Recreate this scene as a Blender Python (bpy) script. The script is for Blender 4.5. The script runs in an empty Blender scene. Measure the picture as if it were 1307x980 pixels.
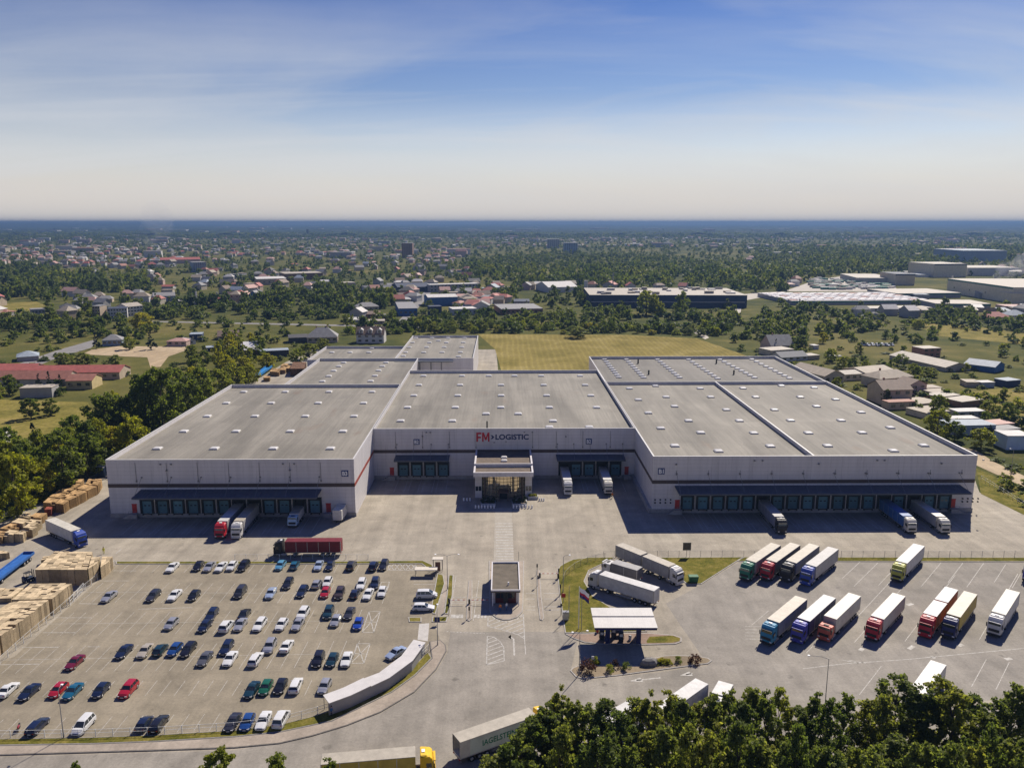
import bpy, math, random
import numpy as np
from mathutils import Vector, Matrix
from mathutils.geometry import tessellate_polygon

# ------------------------------------------------------------------ camera, sky, sun
SC = bpy.context.scene
COL = SC.collection
R = math.radians
CAM_H, FPX, PX, PY = 80.0, 1035.0, 653.5, 490.0
PITCH, YAW = R(11.26), R(0.63)
cam = bpy.data.cameras.new('camera')
cam.sensor_fit = 'HORIZONTAL'; cam.sensor_width = 36.0; cam.lens = 36.0 * FPX / 1307.0
cam.clip_start = 0.5; cam.clip_end = 90000.0
cam_ob = bpy.data.objects.new('camera', cam)
COL.objects.link(cam_ob)
cam_ob.location = (0, 0, CAM_H)
cam_ob.rotation_euler = (math.pi / 2 - PITCH, 0, -YAW)
SC.camera = cam_ob

SUN_EL, SUN_AZ = 43.0, 30.0          # azimuth measured from +Y towards +X
SC.view_settings.view_transform = 'Standard'
SC.view_settings.look = 'None'
SC.view_settings.gamma = 1.0
SC.view_settings.use_curve_mapping = False
SC.view_settings.exposure = 0.5
SC.cycles.max_bounces = 6
SC.cycles.diffuse_bounces = 3
SC.cycles.glossy_bounces = 2
SC.cycles.transmission_bounces = 3
SC.cycles.transparent_max_bounces = 6
SC.cycles.volume_bounces = 0
SC.cycles.caustics_reflective = False
SC.cycles.caustics_refractive = False
SC.cycles.use_denoising = True
SC.cycles.sample_clamp_indirect = 4.0

def N(nt, typ, **kw):
    n = nt.nodes.new(typ)
    for k, v in kw.items():
        if hasattr(n, k) and not k[0].isupper():
            setattr(n, k, v)
        else:
            n.inputs[k].default_value = v
    return n

def ramp(nt, fac, stops):
    r = nt.nodes.new('ShaderNodeValToRGB')
    while len(r.color_ramp.elements) > 1:
        r.color_ramp.elements.remove(r.color_ramp.elements[-1])
    r.color_ramp.elements[0].position = stops[0][0]
    c = stops[0][1]; r.color_ramp.elements[0].color = tuple(c) + (1,) if not isinstance(c, (int, float)) else (c, c, c, 1)
    for p, c in stops[1:]:
        e = r.color_ramp.elements.new(p)
        e.color = tuple(c) + (1,) if not isinstance(c, (int, float)) else (c, c, c, 1)
    nt.links.new(fac, r.inputs[0])
    return r.outputs[0]

def mixc(nt, fac, a, b, mode='MIX'):
    m = nt.nodes.new('ShaderNodeMix'); m.data_type = 'RGBA'; m.blend_type = mode
    for s, v in ((0, fac), (6, a), (7, b)):
        if isinstance(v, (int, float)):
            m.inputs[s].default_value = v
        elif isinstance(v, (tuple, list)):
            m.inputs[s].default_value = tuple(v)[:3] + (1,)
        else:
            nt.links.new(v, m.inputs[s])
    return m.outputs[2]

def math_(nt, op, a, b=None, c=None):
    m = nt.nodes.new('ShaderNodeMath'); m.operation = op
    for s, v in ((0, a), (1, b), (2, c)):
        if v is None: continue
        if isinstance(v, (int, float)): m.inputs[s].default_value = v
        else: nt.links.new(v, m.inputs[s])
    return m.outputs[0]

def noise(nt, vec, scale, detail=4, rough=0.55, dist=0.0):
    n = N(nt, 'ShaderNodeTexNoise', Scale=scale, Detail=detail, Roughness=rough, Distortion=dist)
    nt.links.new(vec, n.inputs['Vector'])
    return n.outputs[0]

def mapped(nt, vec, scale=(1, 1, 1), rot=(0, 0, 0), loc=(0, 0, 0)):
    m = nt.nodes.new('ShaderNodeMapping')
    m.inputs['Scale'].default_value = scale; m.inputs['Rotation'].default_value = rot; m.inputs['Location'].default_value = loc
    nt.links.new(vec, m.inputs['Vector'])
    return m.outputs[0]

world = bpy.data.worlds.new('World'); SC.world = world
world.use_nodes = True
wt = world.node_tree; wt.nodes.clear()
sky = wt.nodes.new('ShaderNodeTexSky'); sky.sky_type = 'NISHITA'; sky.sun_disc = False
sky.sun_elevation = R(SUN_EL); sky.sun_rotation = R(SUN_AZ)
sky.altitude = 100; sky.air_density = 1.0; sky.dust_density = 0.6; sky.ozone_density = 2.5
tc = wt.nodes.new('ShaderNodeTexCoord')
sep = wt.nodes.new('ShaderNodeSeparateXYZ'); wt.links.new(tc.outputs['Generated'], sep.inputs[0])
# thin high cloud: planar projection of the sky dome so that the streaks flatten to the horizon
zc = math_(wt, 'ADD', math_(wt, 'MAXIMUM', sep.outputs[2], 0.0), 0.16)
cx = math_(wt, 'DIVIDE', sep.outputs[0], zc); cy = math_(wt, 'DIVIDE', sep.outputs[1], zc)
cmb = wt.nodes.new('ShaderNodeCombineXYZ'); wt.links.new(cx, cmb.inputs[0]); wt.links.new(cy, cmb.inputs[1])
n1 = noise(wt, mapped(wt, cmb.outputs[0], (0.9, 1.0, 1), (0, 0, 0.25), (4.4, 2.6, 0)), 0.62, 9, 0.57, 0.7)
n2 = noise(wt, mapped(wt, cmb.outputs[0], (0.35, 0.55, 1), (0, 0, -0.2), (7.0, 2.2, 0)), 0.8, 3, 0.5, 0.2)
cl = math_(wt, 'MULTIPLY', ramp(wt, n1, [(0.4, 0.0), (0.5, 0.45), (0.66, 1.0)]), ramp(wt, n2, [(0.32, 0.4), (0.5, 1.0)]))
# bluer overhead, milky near the horizon as the air thickens
grade = ramp(wt, sep.outputs[2], [(0.0, (1.0, 1.0, 1.0)), (0.07, (0.75, 0.82, 0.95)), (0.14, (0.36, 0.48, 0.69)), (0.24, (0.19, 0.32, 0.6)), (0.42, (0.08, 0.21, 0.66)), (1.0, (0.08, 0.24, 0.88))])
blue = mixc(wt, 1.0, sky.outputs[0], grade, 'MULTIPLY')
milk = ramp(wt, sep.outputs[2], [(0.0, 1.0), (0.035, 0.92), (0.085, 0.5), (0.15, 0.13), (0.24, 0.02), (0.4, 0.0)])
col = mixc(wt, milk, blue, (6.5, 6.05, 5.65))
cfac = math_(wt, 'MULTIPLY', cl, ramp(wt, sep.outputs[2], [(0.0, 0.0), (0.04, 0.45), (0.09, 0.75), (0.16, 0.55), (0.24, 0.3), (0.32, 0.2), (1.0, 0.15)]))
col = mixc(wt, cfac, col, (5.7, 5.8, 6.0))
n3 = noise(wt, mapped(wt, cmb.outputs[0], (0.45, 1.9, 1), (0, 0, -0.12), (1.3, 5.1, 0)), 0.9, 8, 0.58, 0.6)
f3 = math_(wt, 'MULTIPLY', ramp(wt, n3, [(0.44, 0.0), (0.68, 1.0)]), ramp(wt, sep.outputs[2], [(0.02, 0.0), (0.06, 0.5), (0.11, 0.5), (0.17, 0.25), (0.24, 0.04), (0.4, 0.0)]))
col = mixc(wt, f3, col, (6.2, 6.3, 6.5))
bg = N(wt, 'ShaderNodeBackground', Strength=0.08)
wt.links.new(col, bg.inputs[0])
wo = wt.nodes.new('ShaderNodeOutputWorld'); wt.links.new(bg.outputs[0], wo.inputs[0])

sun = bpy.data.lights.new('sun', 'SUN'); sun.energy = 5.0; sun.angle = R(0.5); sun.color = (1.0, 0.915, 0.785)
sun_ob = bpy.data.objects.new('sun', sun); COL.objects.link(sun_ob)
sdir = Vector((math.sin(R(SUN_AZ)) * math.cos(R(SUN_EL)), math.cos(R(SUN_AZ)) * math.cos(R(SUN_EL)), math.sin(R(SUN_EL))))
sun_ob.rotation_euler = sdir.to_track_quat('Z', 'Y').to_euler(); sun_ob.location = (60, 100, 200)

# ------------------------------------------------------------------ survey: photo pixel -> ground point
_f = Vector((math.sin(YAW) * math.cos(PITCH), math.cos(YAW) * math.cos(PITCH), -math.sin(PITCH)))
_r = Vector((math.cos(YAW), -math.sin(YAW), 0)); _u = _r.cross(_f)
def gp(px, py, z=0.0):
    d = _f + _r * ((px - PX) / FPX) + _u * ((PY - py) / FPX)
    t = (z - CAM_H) / d.z
    return Vector((d.x * t, d.y * t, z))
def gl(pts, z=0.0): return [gp(x, y, z) for x, y in pts]
def hz(px, pyb, pyt):
    """height of something that stands at ground pixel (px,pyb) and reaches row pyt"""
    p = gp(px, pyb); d = _f + _r * ((px - PX) / FPX) + _u * ((PY - pyt) / FPX)
    return CAM_H + d.z * p.y / d.y
def mpp(px, py): return (gp(px + 1, py) - gp(px, py)).length   # metres per pixel sideways

# ------------------------------------------------------------------ materials
MATS = {}
def mat(name, col, rough=0.8, var=0.12, scale=3.0, spec=0.3, metal=0.0, bump=0.0, bscale=None, world_space=False, tint=None, coat=0.0, hue=None, objrand=0.0):
    if name in MATS: return MATS[name]
    m = bpy.data.materials.new(name); m.use_nodes = True; nt = m.node_tree
    b = nt.nodes['Principled BSDF']
    b.inputs['Roughness'].default_value = rough; b.inputs['Metallic'].default_value = metal
    b.inputs['Specular IOR Level'].default_value = spec; b.inputs['Coat Weight'].default_value = coat
    b.inputs['Coat Roughness'].default_value = 0.08
    if world_space: vec = nt.nodes.new('ShaderNodeNewGeometry').outputs['Position']
    else: vec = nt.nodes.new('ShaderNodeTexCoord').outputs['Object']
    f = noise(nt, vec, scale, 5, 0.6)
    lo = tuple(max(0, c * (1 - var * 1.6)) for c in col); hi = tuple(min(1, c * (1 + var * 1.6)) for c in (tint or col))
    c = ramp(nt, f, [(0.25, lo), (0.75, hi)])
    if objrand:
        oi = nt.nodes.new('ShaderNodeObjectInfo')
        k = ramp(nt, oi.outputs['Random'], [(0, 1 - objrand), (1, 1 + objrand)])
        c = mixc(nt, 1.0, c, k, 'MULTIPLY')
    nt.links.new(c, b.inputs['Base Color'])
    if bump:
        bn = N(nt, 'ShaderNodeBump', Strength=bump, Distance=0.05)
        nt.links.new(noise(nt, vec, bscale or scale * 4, 4), bn.inputs['Height']); nt.links.new(bn.outputs[0], b.inputs['Normal'])
    MATS[name] = m
    return m

def node_mat(name):
    m = bpy.data.materials.new(name); m.use_nodes = True
    nt = m.node_tree; MATS[name] = m
    return m, nt, nt.nodes['Principled BSDF']

# ------------------------------------------------------------------ mesh building
class MB:
    def __init__(s): s.v = []; s.f = []; s.m = []
    def add(s, vs, fs, mi=0):
        o = len(s.v); s.v += [tuple(v) for v in vs]
        s.f += [tuple(i + o for i in f) for f in fs]; s.m += [mi] * len(fs); return s
    def box(s, x0, x1, y0, y1, z0, z1, mi=0):
        return s.add([(x0, y0, z0), (x1, y0, z0), (x1, y1, z0), (x0, y1, z0), (x0, y0, z1), (x1, y0, z1), (x1, y1, z1), (x0, y1, z1)],
                     [(3, 2, 1, 0), (4, 5, 6, 7), (0, 1, 5, 4), (1, 2, 6, 5), (2, 3, 7, 6), (3, 0, 4, 7)], mi)
    def bbox(s, x0, x1, y0, y1, z0, z1, b=0.05, mi=0):
        """box with bevelled edges: stacked octagonal rings"""
        def ring(i, z):
            a0, a1, c0, c1 = x0 + i, x1 - i, y0 + i, y1 - i
            return [(a0 + b, c0, z), (a1 - b, c0, z), (a1, c0 + b, z), (a1, c1 - b, z), (a1 - b, c1, z), (a0 + b, c1, z), (a0, c1 - b, z), (a0, c0 + b, z)]
        rs = [ring(b, z0), ring(0, z0 + b), ring(0, z1 - b), ring(b, z1)]
        return s.loft(rs, True, True, mi)
    def loft(s, rings, cap0=True, cap1=True, mi=0, closed=True):
        n = len(rings[0]); vs = [p for r in rings for p in r]; fs = []
        for i in range(len(rings) - 1):
            for j in range(n if closed else n - 1):
                k = (j + 1) % n
                fs.append((i * n + j, i * n + k, (i + 1) * n + k, (i + 1) * n + j))
        if cap0: fs.append(tuple(range(n - 1, -1, -1)))
        if cap1: fs.append(tuple((len(rings) - 1) * n + j for j in range(n)))
        return s.add(vs, fs, mi)
    def cyl(s, p0, p1, r0, r1=None, n=10, mi=0, cap=True):
        r1 = r0 if r1 is None else r1
        p0 = Vector(p0); p1 = Vector(p1); d = (p1 - p0).normalized()
        a = d.orthogonal().normalized(); b = d.cross(a)
        rg = lambda p, r: [p + (a * math.cos(2 * math.pi * i / n) + b * math.sin(2 * math.pi * i / n)) * r for i in range(n)]
        return s.loft([rg(p0, r0), rg(p1, r1)], cap, cap, mi)
    def tube(s, pts, r, n=6, mi=0):
        for a, b in zip(pts[:-1], pts[1:]):
            rr = r if not isinstance(r, (list, tuple)) else r[0]
            s.cyl(a, b, rr, None, n, mi)
        return s
    def prism(s, poly, z0, z1, mi=0, top=True, bottom=False):
        """poly: list of (x,y); triangulated caps"""
        n = len(poly)
        area = sum(poly[i][0] * poly[(i + 1) % n][1] - poly[(i + 1) % n][0] * poly[i][1] for i in range(n))
        if area < 0: poly = poly[::-1]
        vs = [(p[0], p[1], z0) for p in poly] + [(p[0], p[1], z1) for p in poly]
        fs = [(i, (i + 1) % n, (i + 1) % n + n, i + n) for i in range(n)]
        if top or bottom:
            for t in tessellate_polygon([[Vector((p[0], p[1], 0)) for p in poly]]):
                a, b, c = (Vector((poly[i][0], poly[i][1], 0)) for i in t)
                if (b - a).cross(c - a).z < 0: t = t[::-1]
                if top: fs.append(tuple(i + n for i in t))
                if bottom: fs.append(tuple(t[::-1]))
        return s.add(vs, fs, mi)
    def build(s, name, mats, parent=None, smooth=False, **kw):
        me = bpy.data.meshes.new(name)
        me.from_pydata(s.v, [], s.f)
        for m in (mats if isinstance(mats, (list, tuple)) else [mats]): me.materials.append(m)
        if any(s.m): me.polygons.foreach_set('material_index', s.m)
        if smooth: me.polygons.foreach_set('use_smooth', [True] * len(s.f))
        me.update()
        return link(name, me, parent, **kw)

def link(name, me, parent=None, **kw):
    o = bpy.data.objects.new(name, me); COL.objects.link(o)
    if parent is not None: o.parent = parent
    for k, v in kw.items(): o[k] = v
    return o

def thing(name, label, cat, loc=(0, 0, 0), rz=0.0, group=None):
    o = bpy.data.objects.new(name, None); COL.objects.link(o)
    o.empty_display_size = 0.5
    o.location = loc; o.rotation_euler = (0, 0, rz)
    o['label'] = label; o['category'] = cat
    if group: o['group'] = group
    return o
def tag(o, label, cat, group=None, kind=None):
    o['label'] = label; o['category'] = cat
    if group: o['group'] = group
    if kind: o['kind'] = kind
    return o
def kids(o): return [c for c in KIDS.get(o.name, [])]
KIDS = {}
def index_kids():
    KIDS.clear()
    for o in COL.objects:
        if o.parent is not None: KIDS.setdefault(o.parent.name, []).append(o)
def dup(root, loc, rz, label=None, group=None, swap=None, scale=None):
    """copy of a thing with copies of its parts and sub-parts; swap: {material name: material} set per object"""
    def one(o, par):
        c = o.copy(); COL.objects.link(c)
        if par is not None: c.parent = par
        if swap and c.data is not None:
            for sl in c.material_slots:
                if sl.material and sl.material.name in swap:
                    nm = swap[sl.material.name]; sl.link = 'OBJECT'; sl.material = nm
        for ch in KIDS.get(o.name, []): one(ch, c)
        return c
    r = one(root, None)
    r.location = loc; r.rotation_euler = (0, 0, rz)
    if scale is not None: r.scale = scale if isinstance(scale, (tuple, list)) else (scale,) * 3
    if label: r['label'] = label
    if group: r['group'] = group
    return r
def sheet(name, pts, z, m, kind='structure'):
    mb = MB(); poly = [(p[0], p[1]) for p in pts]
    n = len(poly); fs = []
    for t in tessellate_polygon([[Vector((p[0], p[1], 0)) for p in poly]]):
        a, b, c = (Vector((poly[i][0], poly[i][1], 0)) for i in t)
        fs.append(t[::-1] if (b - a).cross(c - a).z < 0 else t)
    mb.add([(p[0], p[1], z) for p in poly], fs)
    return mb.build(name, m, kind=kind)
def inset(poly, d):
    n = len(poly); out = []
    area = sum(poly[i][0] * poly[(i + 1) % n][1] - poly[(i + 1) % n][0] * poly[i][1] for i in range(n))
    sg = 1 if area > 0 else -1
    for i in range(n):
        p = Vector(poly[i][:2]); a = Vector(poly[i - 1][:2]); b = Vector(poly[(i + 1) % n][:2])
        e1 = (p - a).normalized(); e2 = (b - p).normalized()
        n1 = Vector((-e1.y, e1.x)) * sg; n2 = Vector((-e2.y, e2.x)) * sg
        m = (n1 + n2)
        m = m.normalized() / max(0.5, m.normalized().dot(n1)) if m.length > 1e-4 else n1
        out.append((p.x + m.x * d, p.y + m.y * d))
    return out
def kerbed(name, pts, m_top, m_kerb, h=0.12, w=0.22, z0=0.0):
    poly = [(p[0], p[1]) for p in pts]
    k = MB().prism(poly, z0, z0 + h, top=True).build('kerb', m_kerb, kind='structure')
    t = sheet(name, [(x, y) for x, y in inset(poly, w)], z0 + h + 0.02, m_top)
    return t
def strip(mb, pts, w, z):
    """painted line of width w along world points"""
    for a, b in zip(pts[:-1], pts[1:]):
        a = Vector((a[0], a[1])); b = Vector((b[0], b[1])); d = (b - a)
        if d.length < 1e-3: continue
        d.normalize(); n = Vector((-d.y, d.x)) * w / 2
        mb.add([(a.x - n.x, a.y - n.y, z), (b.x - n.x, b.y - n.y, z), (b.x + n.x, b.y + n.y, z), (a.x + n.x, a.y + n.y, z)], [(0, 1, 2, 3)])
def text_mesh(body, size, bold=0.0, depth=0.0, align='CENTER', sx=1.0):
    cu = bpy.data.curves.new('lettering', 'FONT'); cu.body = body; cu.size = size; cu.align_x = align; cu.align_y = 'CENTER'
    cu.offset = bold; cu.extrude = depth; cu.resolution_u = 3
    o = bpy.data.objects.new('lettering', cu); COL.objects.link(o)
    dg = bpy.context.evaluated_depsgraph_get()
    me = bpy.data.meshes.new_from_object(o.evaluated_get(dg))
    bpy.data.objects.remove(o); bpy.data.curves.remove(cu)
    if sx != 1.0: me.transform(Matrix.Diagonal((sx, 1, 1, 1)))
    return me
def np_mesh(name, V, F, mats, midx=None, smooth=False):
    me = bpy.data.meshes.new(name); k = F.shape[1]
    me.vertices.add(len(V)); me.vertices.foreach_set('co', np.ascontiguousarray(V, dtype=np.float32).ravel())
    me.loops.add(F.size); me.loops.foreach_set('vertex_index', np.ascontiguousarray(F, dtype=np.int32).ravel())
    me.polygons.add(len(F)); me.polygons.foreach_set('loop_start', np.arange(0, F.size, k, dtype=np.int32))
    me.polygons.foreach_set('loop_total', np.full(len(F), k, dtype=np.int32))
    for m in mats: me.materials.append(m)
    if midx is not None: me.polygons.foreach_set('material_index', midx.astype(np.int32))
    if smooth: me.polygons.foreach_set('use_smooth', np.ones(len(F), dtype=bool))
    me.update(calc_edges=True)
    return me
RNG = np.random.default_rng(7)
random.seed(11)
# ------------------------------------------------------------------ setting: ground, paving, grass, markings
def ground_mat():
    m, nt, b = node_mat('dry_grass_land')
    pos = nt.nodes.new('ShaderNodeNewGeometry').outputs['Position']
    big = noise(nt, pos, 0.006, 4, 0.6); mid = noise(nt, pos, 0.05, 5, 0.6); fine = noise(nt, pos, 0.9, 4, 0.7)
    c = ramp(nt, big, [(0.36, (0.035, 0.048, 0.012)), (0.47, (0.075, 0.082, 0.018)), (0.56, (0.13, 0.118, 0.03)), (0.68, (0.22, 0.175, 0.06))])
    c2 = ramp(nt, mid, [(0.35, (0.03, 0.042, 0.012)), (0.55, (0.085, 0.085, 0.022)), (0.72, (0.2, 0.16, 0.065))])
    c = mixc(nt, 0.5, c, c2)
    c = mixc(nt, 0.5, c, ramp(nt, fine, [(0.25, 0.45), (0.75, 1.5)]), 'MULTIPLY')
    nt.links.new(c, b.inputs['Base Color']); b.inputs['Roughness'].default_value = 0.95; b.inputs['Specular IOR Level'].default_value = 0.05
    return m
def paving_mat(name, base, warm, lanes=0.0, blocks=True):
    m, nt, b = node_mat(name)
    pos = nt.nodes.new('ShaderNodeNewGeometry').outputs['Position']
    big = noise(nt, pos, 0.022, 4, 0.6, 0.4); mid = noise(nt, pos, 0.16, 5, 0.62); fine = noise(nt, pos, 2.2, 4, 0.7)
    st = noise(nt, mapped(nt, pos, (0.35, 0.018, 1)), 1.0, 5, 0.65)
    st2 = noise(nt, mapped(nt, pos, (0.03, 0.5, 1)), 1.0, 4, 0.6)
    c = mixc(nt, ramp(nt, big, [(0.35, 0.0), (0.68, 1.0)]), base, warm)
    def mul(c, f, lo, hi, a=0.3, z=0.7): return mixc(nt, 1.0, c, ramp(nt, f, [(a, lo), (z, hi)]), 'MULTIPLY')
    c = mul(c, mid, 0.8, 1.14); c = mul(c, fine, 0.86, 1.14); c = mul(c, st, 0.86 - lanes, 1.1); c = mul(c, st2, 0.95, 1.04)
    tn = noise(nt, pos, 0.028, 2, 0.4, 1.6); ta = math_(nt, 'ABSOLUTE', math_(nt, 'SUBTRACT', tn, 0.5))
    c = mul(c, ta, 0.93, 1.0, 0.004, 0.03)
    tn2 = noise(nt, mapped(nt, pos, (1, 1, 1), (0, 0, 1.0), (40, 9, 0)), 0.05, 2, 0.4, 1.2); ta2 = math_(nt, 'ABSOLUTE', math_(nt, 'SUBTRACT', tn2, 0.5))
    c = mul(c, ta2, 0.95, 1.0, 0.003, 0.025)
    spots = noise(nt, pos, 0.42, 3, 0.5)
    c = mul(c, spots, 0.62, 1.0, 0.24, 0.33)
    if blocks:
        br = N(nt, 'ShaderNodeTexBrick', Scale=1.0, **{'Mortar Size': 0.012, 'Mortar Smooth': 0.3, 'Brick Width': 2.4, 'Row Height': 1.2})
        br.inputs['Color1'].default_value = (1, 1, 1, 1); br.inputs['Color2'].default_value = (0.955, 0.955, 0.955, 1); br.inputs['Mortar'].default_value = (0.8, 0.8, 0.8, 1)
        nt.links.new(pos, br.inputs['Vector']); c = mixc(nt, 0.5, c, br.outputs[0], 'MULTIPLY')
    nt.links.new(c, b.inputs['Base Color']); b.inputs['Roughness'].default_value = 0.85; b.inputs['Specular IOR Level'].default_value = 0.25
    bn = N(nt, 'ShaderNodeBump', Strength=0.25, Distance=0.02); nt.links.new(fine, bn.inputs['Height']); nt.links.new(bn.outputs[0], b.inputs['Normal'])
    return m
def grass_mat(name, a, bcol, ccol, s=0.25):
    m, nt, b = node_mat(name)
    pos = nt.nodes.new('ShaderNodeNewGeometry').outputs['Position']
    f = noise(nt, pos, s, 5, 0.65, 0.3); g = noise(nt, pos, s * 9, 4, 0.7)
    c = ramp(nt, f, [(0.3, a), (0.5, bcol), (0.7, ccol)])
    c = mixc(nt, 1.0, c, ramp(nt, g, [(0.25, 0.55), (0.75, 1.4)]), 'MULTIPLY')
    nt.links.new(c, b.inputs['Base Color']); b.inputs['Roughness'].default_value = 0.95; b.inputs['Specular IOR Level'].default_value = 0.05
    bn = N(nt, 'ShaderNodeBump', Strength=0.6, Distance=0.15); nt.links.new(g, bn.inputs['Height']); nt.links.new(bn.outputs[0], b.inputs['Normal'])
    return m
G_LAND = ground_mat()
G_YARD = paving_mat('yard_concrete', (0.285, 0.25, 0.195), (0.345, 0.306, 0.242), 0.05)
G_PARK = paving_mat('car_park_paving', (0.218, 0.187, 0.136), (0.262, 0.225, 0.163), 0.0)
G_ROAD = paving_mat('access_road_paving', (0.232, 0.21, 0.176), (0.282, 0.256, 0.216), 0.03)
G_LORRY = paving_mat('lorry_park_paving', (0.224, 0.203, 0.172), (0.27, 0.246, 0.21), 0.0)
G_LAWN = grass_mat('lawn_grass', (0.06, 0.07, 0.012), (0.13, 0.118, 0.022), (0.22, 0.175, 0.05), 0.3)
G_FIELD0 = grass_mat('meadow_grass', (0.1, 0.095, 0.02), (0.19, 0.16, 0.04), (0.27, 0.21, 0.07), 0.06)
G_SIDE = paving_mat('footway_slabs', (0.3, 0.25, 0.2), (0.34, 0.29, 0.235), 0.0)
G_RED = paving_mat('red_block_paving', (0.24, 0.165, 0.125), (0.28, 0.21, 0.165), 0.0)
G_SAND = paving_mat('bare_sand', (0.36, 0.27, 0.16), (0.43, 0.335, 0.21), 0.0, False)
G_BED = paving_mat('planting_gravel', (0.2, 0.155, 0.095), (0.27, 0.21, 0.14), 0.0, False)
G_KERB = mat('kerb_concrete', (0.34, 0.32, 0.29), 0.9, 0.15, 1.5)
G_LINE = None
def line_mat():
    m, nt, b = node_mat('worn_road_paint')
    pos = nt.nodes.new('ShaderNodeNewGeometry').outputs['Position']
    f = noise(nt, pos, 1.6, 5, 0.75)
    c = mixc(nt, ramp(nt, f, [(0.4, 0.0), (0.62, 1.0)]), (0.27, 0.25, 0.215), (0.47, 0.455, 0.42))
    nt.links.new(c, b.inputs['Base Color']); b.inputs['Roughness'].default_value = 0.75
    return m
G_LINE = line_mat()

def field_mat():
    m, nt, b = node_mat('stubble_field')
    pos = nt.nodes.new('ShaderNodeNewGeometry').outputs['Position']
    sp = nt.nodes.new('ShaderNodeSeparateXYZ'); nt.links.new(pos, sp.inputs[0])
    wv = math_(nt, 'SINE', math_(nt, 'ADD', math_(nt, 'MULTIPLY', sp.outputs[0], 1.75), math_(nt, 'MULTIPLY', noise(nt, pos, 0.03, 3), 6.0)))
    f = noise(nt, pos, 0.035, 5, 0.6, 0.5); g = noise(nt, pos, 0.5, 4, 0.7)
    c = ramp(nt, f, [(0.3, (0.15, 0.125, 0.03)), (0.5, (0.225, 0.18, 0.05)), (0.7, (0.29, 0.235, 0.085))])
    c = mixc(nt, 1.0, c, ramp(nt, wv, [(-1.0, 0.9), (0.0, 0.93), (1.0, 1.05)]), 'MULTIPLY')
    c = mixc(nt, 1.0, c, ramp(nt, g, [(0.25, 0.7), (0.75, 1.25)]), 'MULTIPLY')
    nt.links.new(c, b.inputs['Base Color']); b.inputs['Roughness'].default_value = 0.95; b.inputs['Specular IOR Level'].default_value = 0.05
    return m
G_FIELD = field_mat()

# the land: one sheet to the horizon, with low wooded rises far off to the left
def land():
    ys = [-300, 0, 80, 160, 260, 400, 600, 900, 1300, 1900, 2800, 4000, 6000, 9000, 12000, 14000, 16000, 19000, 23000, 28000]
    V, F = [], []
    nx = 81
    for y in ys:
        w = max(700, abs(y) * 1.15 + 600)
        for i in range(nx):
            x = -w + 2 * w * i / (nx - 1); z = -0.03
            if y > 11000:
                t = x / y; k = min(1, (y - 11000) / 4000)
                z += k * (8 * math.sin(t * 9 + 1.3) + 6 * math.sin(t * 23)) * (1 if y < 20000 else 0.6)
                z += k * 42 * max(0, min(1, (-0.28 - t) * 5.0)) * (0.8 + 0.2 * math.sin(t * 40))
                z += k * 20 * max(0, min(1, (t - 0.42) * 5.0))
            V.append((x, y, z))
    for j in range(len(ys) - 1):
        for i in range(nx - 1):
            a = j * nx + i; F.append((a, a + 1, a + nx + 1, a + nx))
    mb = MB(); mb.add(V, F); return mb.build('ground', G_LAND, smooth=True, kind='structure')
land()

YARD = gl([(-420, 800), (-150, 742), (0, 668), (75, 628), (132, 600), (365, 462), (400, 446), (614, 446), (633, 446), (636, 474), (760, 474), (1240, 600), (1250, 628), (1307, 655), (1400, 700), (1560, 800)]) + [Vector((240, 45, 0)), Vector((-240, 45, 0))]
sheet('yard_pavement', YARD, 0.0, G_YARD)
# car park surface and lorry park surface lie on the yard
PARK = gl([(150, 719), (545, 719), (556, 730), (556, 800), (562, 818), (528, 861), (457, 904), (400, 925), (300, 938), (200, 945), (0, 950), (-330, 962), (-200, 900), (18, 838)])
sheet('car_park', PARK, 0.004, G_PARK)
LORRY = gl([(945, 716), (1307, 717), (1540, 718), (1660, 800), (1600, 905), (1307, 890), (1100, 905), (960, 880), (905, 850), (870, 800), (850, 770), (895, 746)])
sheet('lorry_park', LORRY, 0.004, G_LORRY)
ROAD = gl([(-400, 975), (0, 966), (300, 957), (400, 940), (486, 910), (529, 884), (557, 856), (571, 832), (575, 806), (740, 806), (728, 857), (745, 868), (840, 858), (912, 848), (1000, 885), (1100, 908), (1307, 895), (1600, 910), (1600, 1000)]) + [Vector((60, 50, 0)), Vector((-200, 50, 0))]
sheet('access_road', ROAD, 0.008, G_ROAD)

# grass strip, verge and footway round the car park
VERGE_IN = [(-330, 950), (0, 943), (120, 941), (200, 938), (300, 932), (357, 925), (400, 914), (423, 907), (457, 894), (500, 872), (528, 851), (546, 832)]
VERGE_OUT = [(551, 840), (529, 862), (500, 883), (457, 904), (423, 920), (400, 925), (357, 934), (300, 940), (200, 946), (120, 949), (0, 951), (-330, 960)]
kerbed('grass_verge', gl(VERGE_IN + VERGE_OUT), G_LAWN, G_KERB, 0.1, 0.12)
FOOT_OUT = [(-330, 974), (0, 964), (200, 958), (300, 954.5), (357, 949), (400, 939), (443, 926), (486, 909), (529, 883.5), (557, 854.5), (570, 831), (568.6, 823), (562, 817)]
FOOT_IN = [(548, 819), (551, 840.6), (529, 862.6), (500, 883.6), (457, 904.6), (423, 920.6), (400, 925.6), (357, 934.6), (300, 940.6), (200, 946.6), (120, 949.6), (0, 951.6), (-330, 960.6)]
kerbed('footway', gl(FOOT_OUT + FOOT_IN), G_SIDE, mat('dark_kerb', (0.13, 0.12, 0.11), 0.9, 0.2, 2), 0.12, 0.2)
kerbed('grass_strip', gl([(148, 716.5), (300, 716.5), (430, 716.5), (540, 715.5), (552, 721), (554, 727), (546, 726), (538, 719.5), (300, 720), (148, 720)]), G_LAWN, G_KERB)
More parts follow.
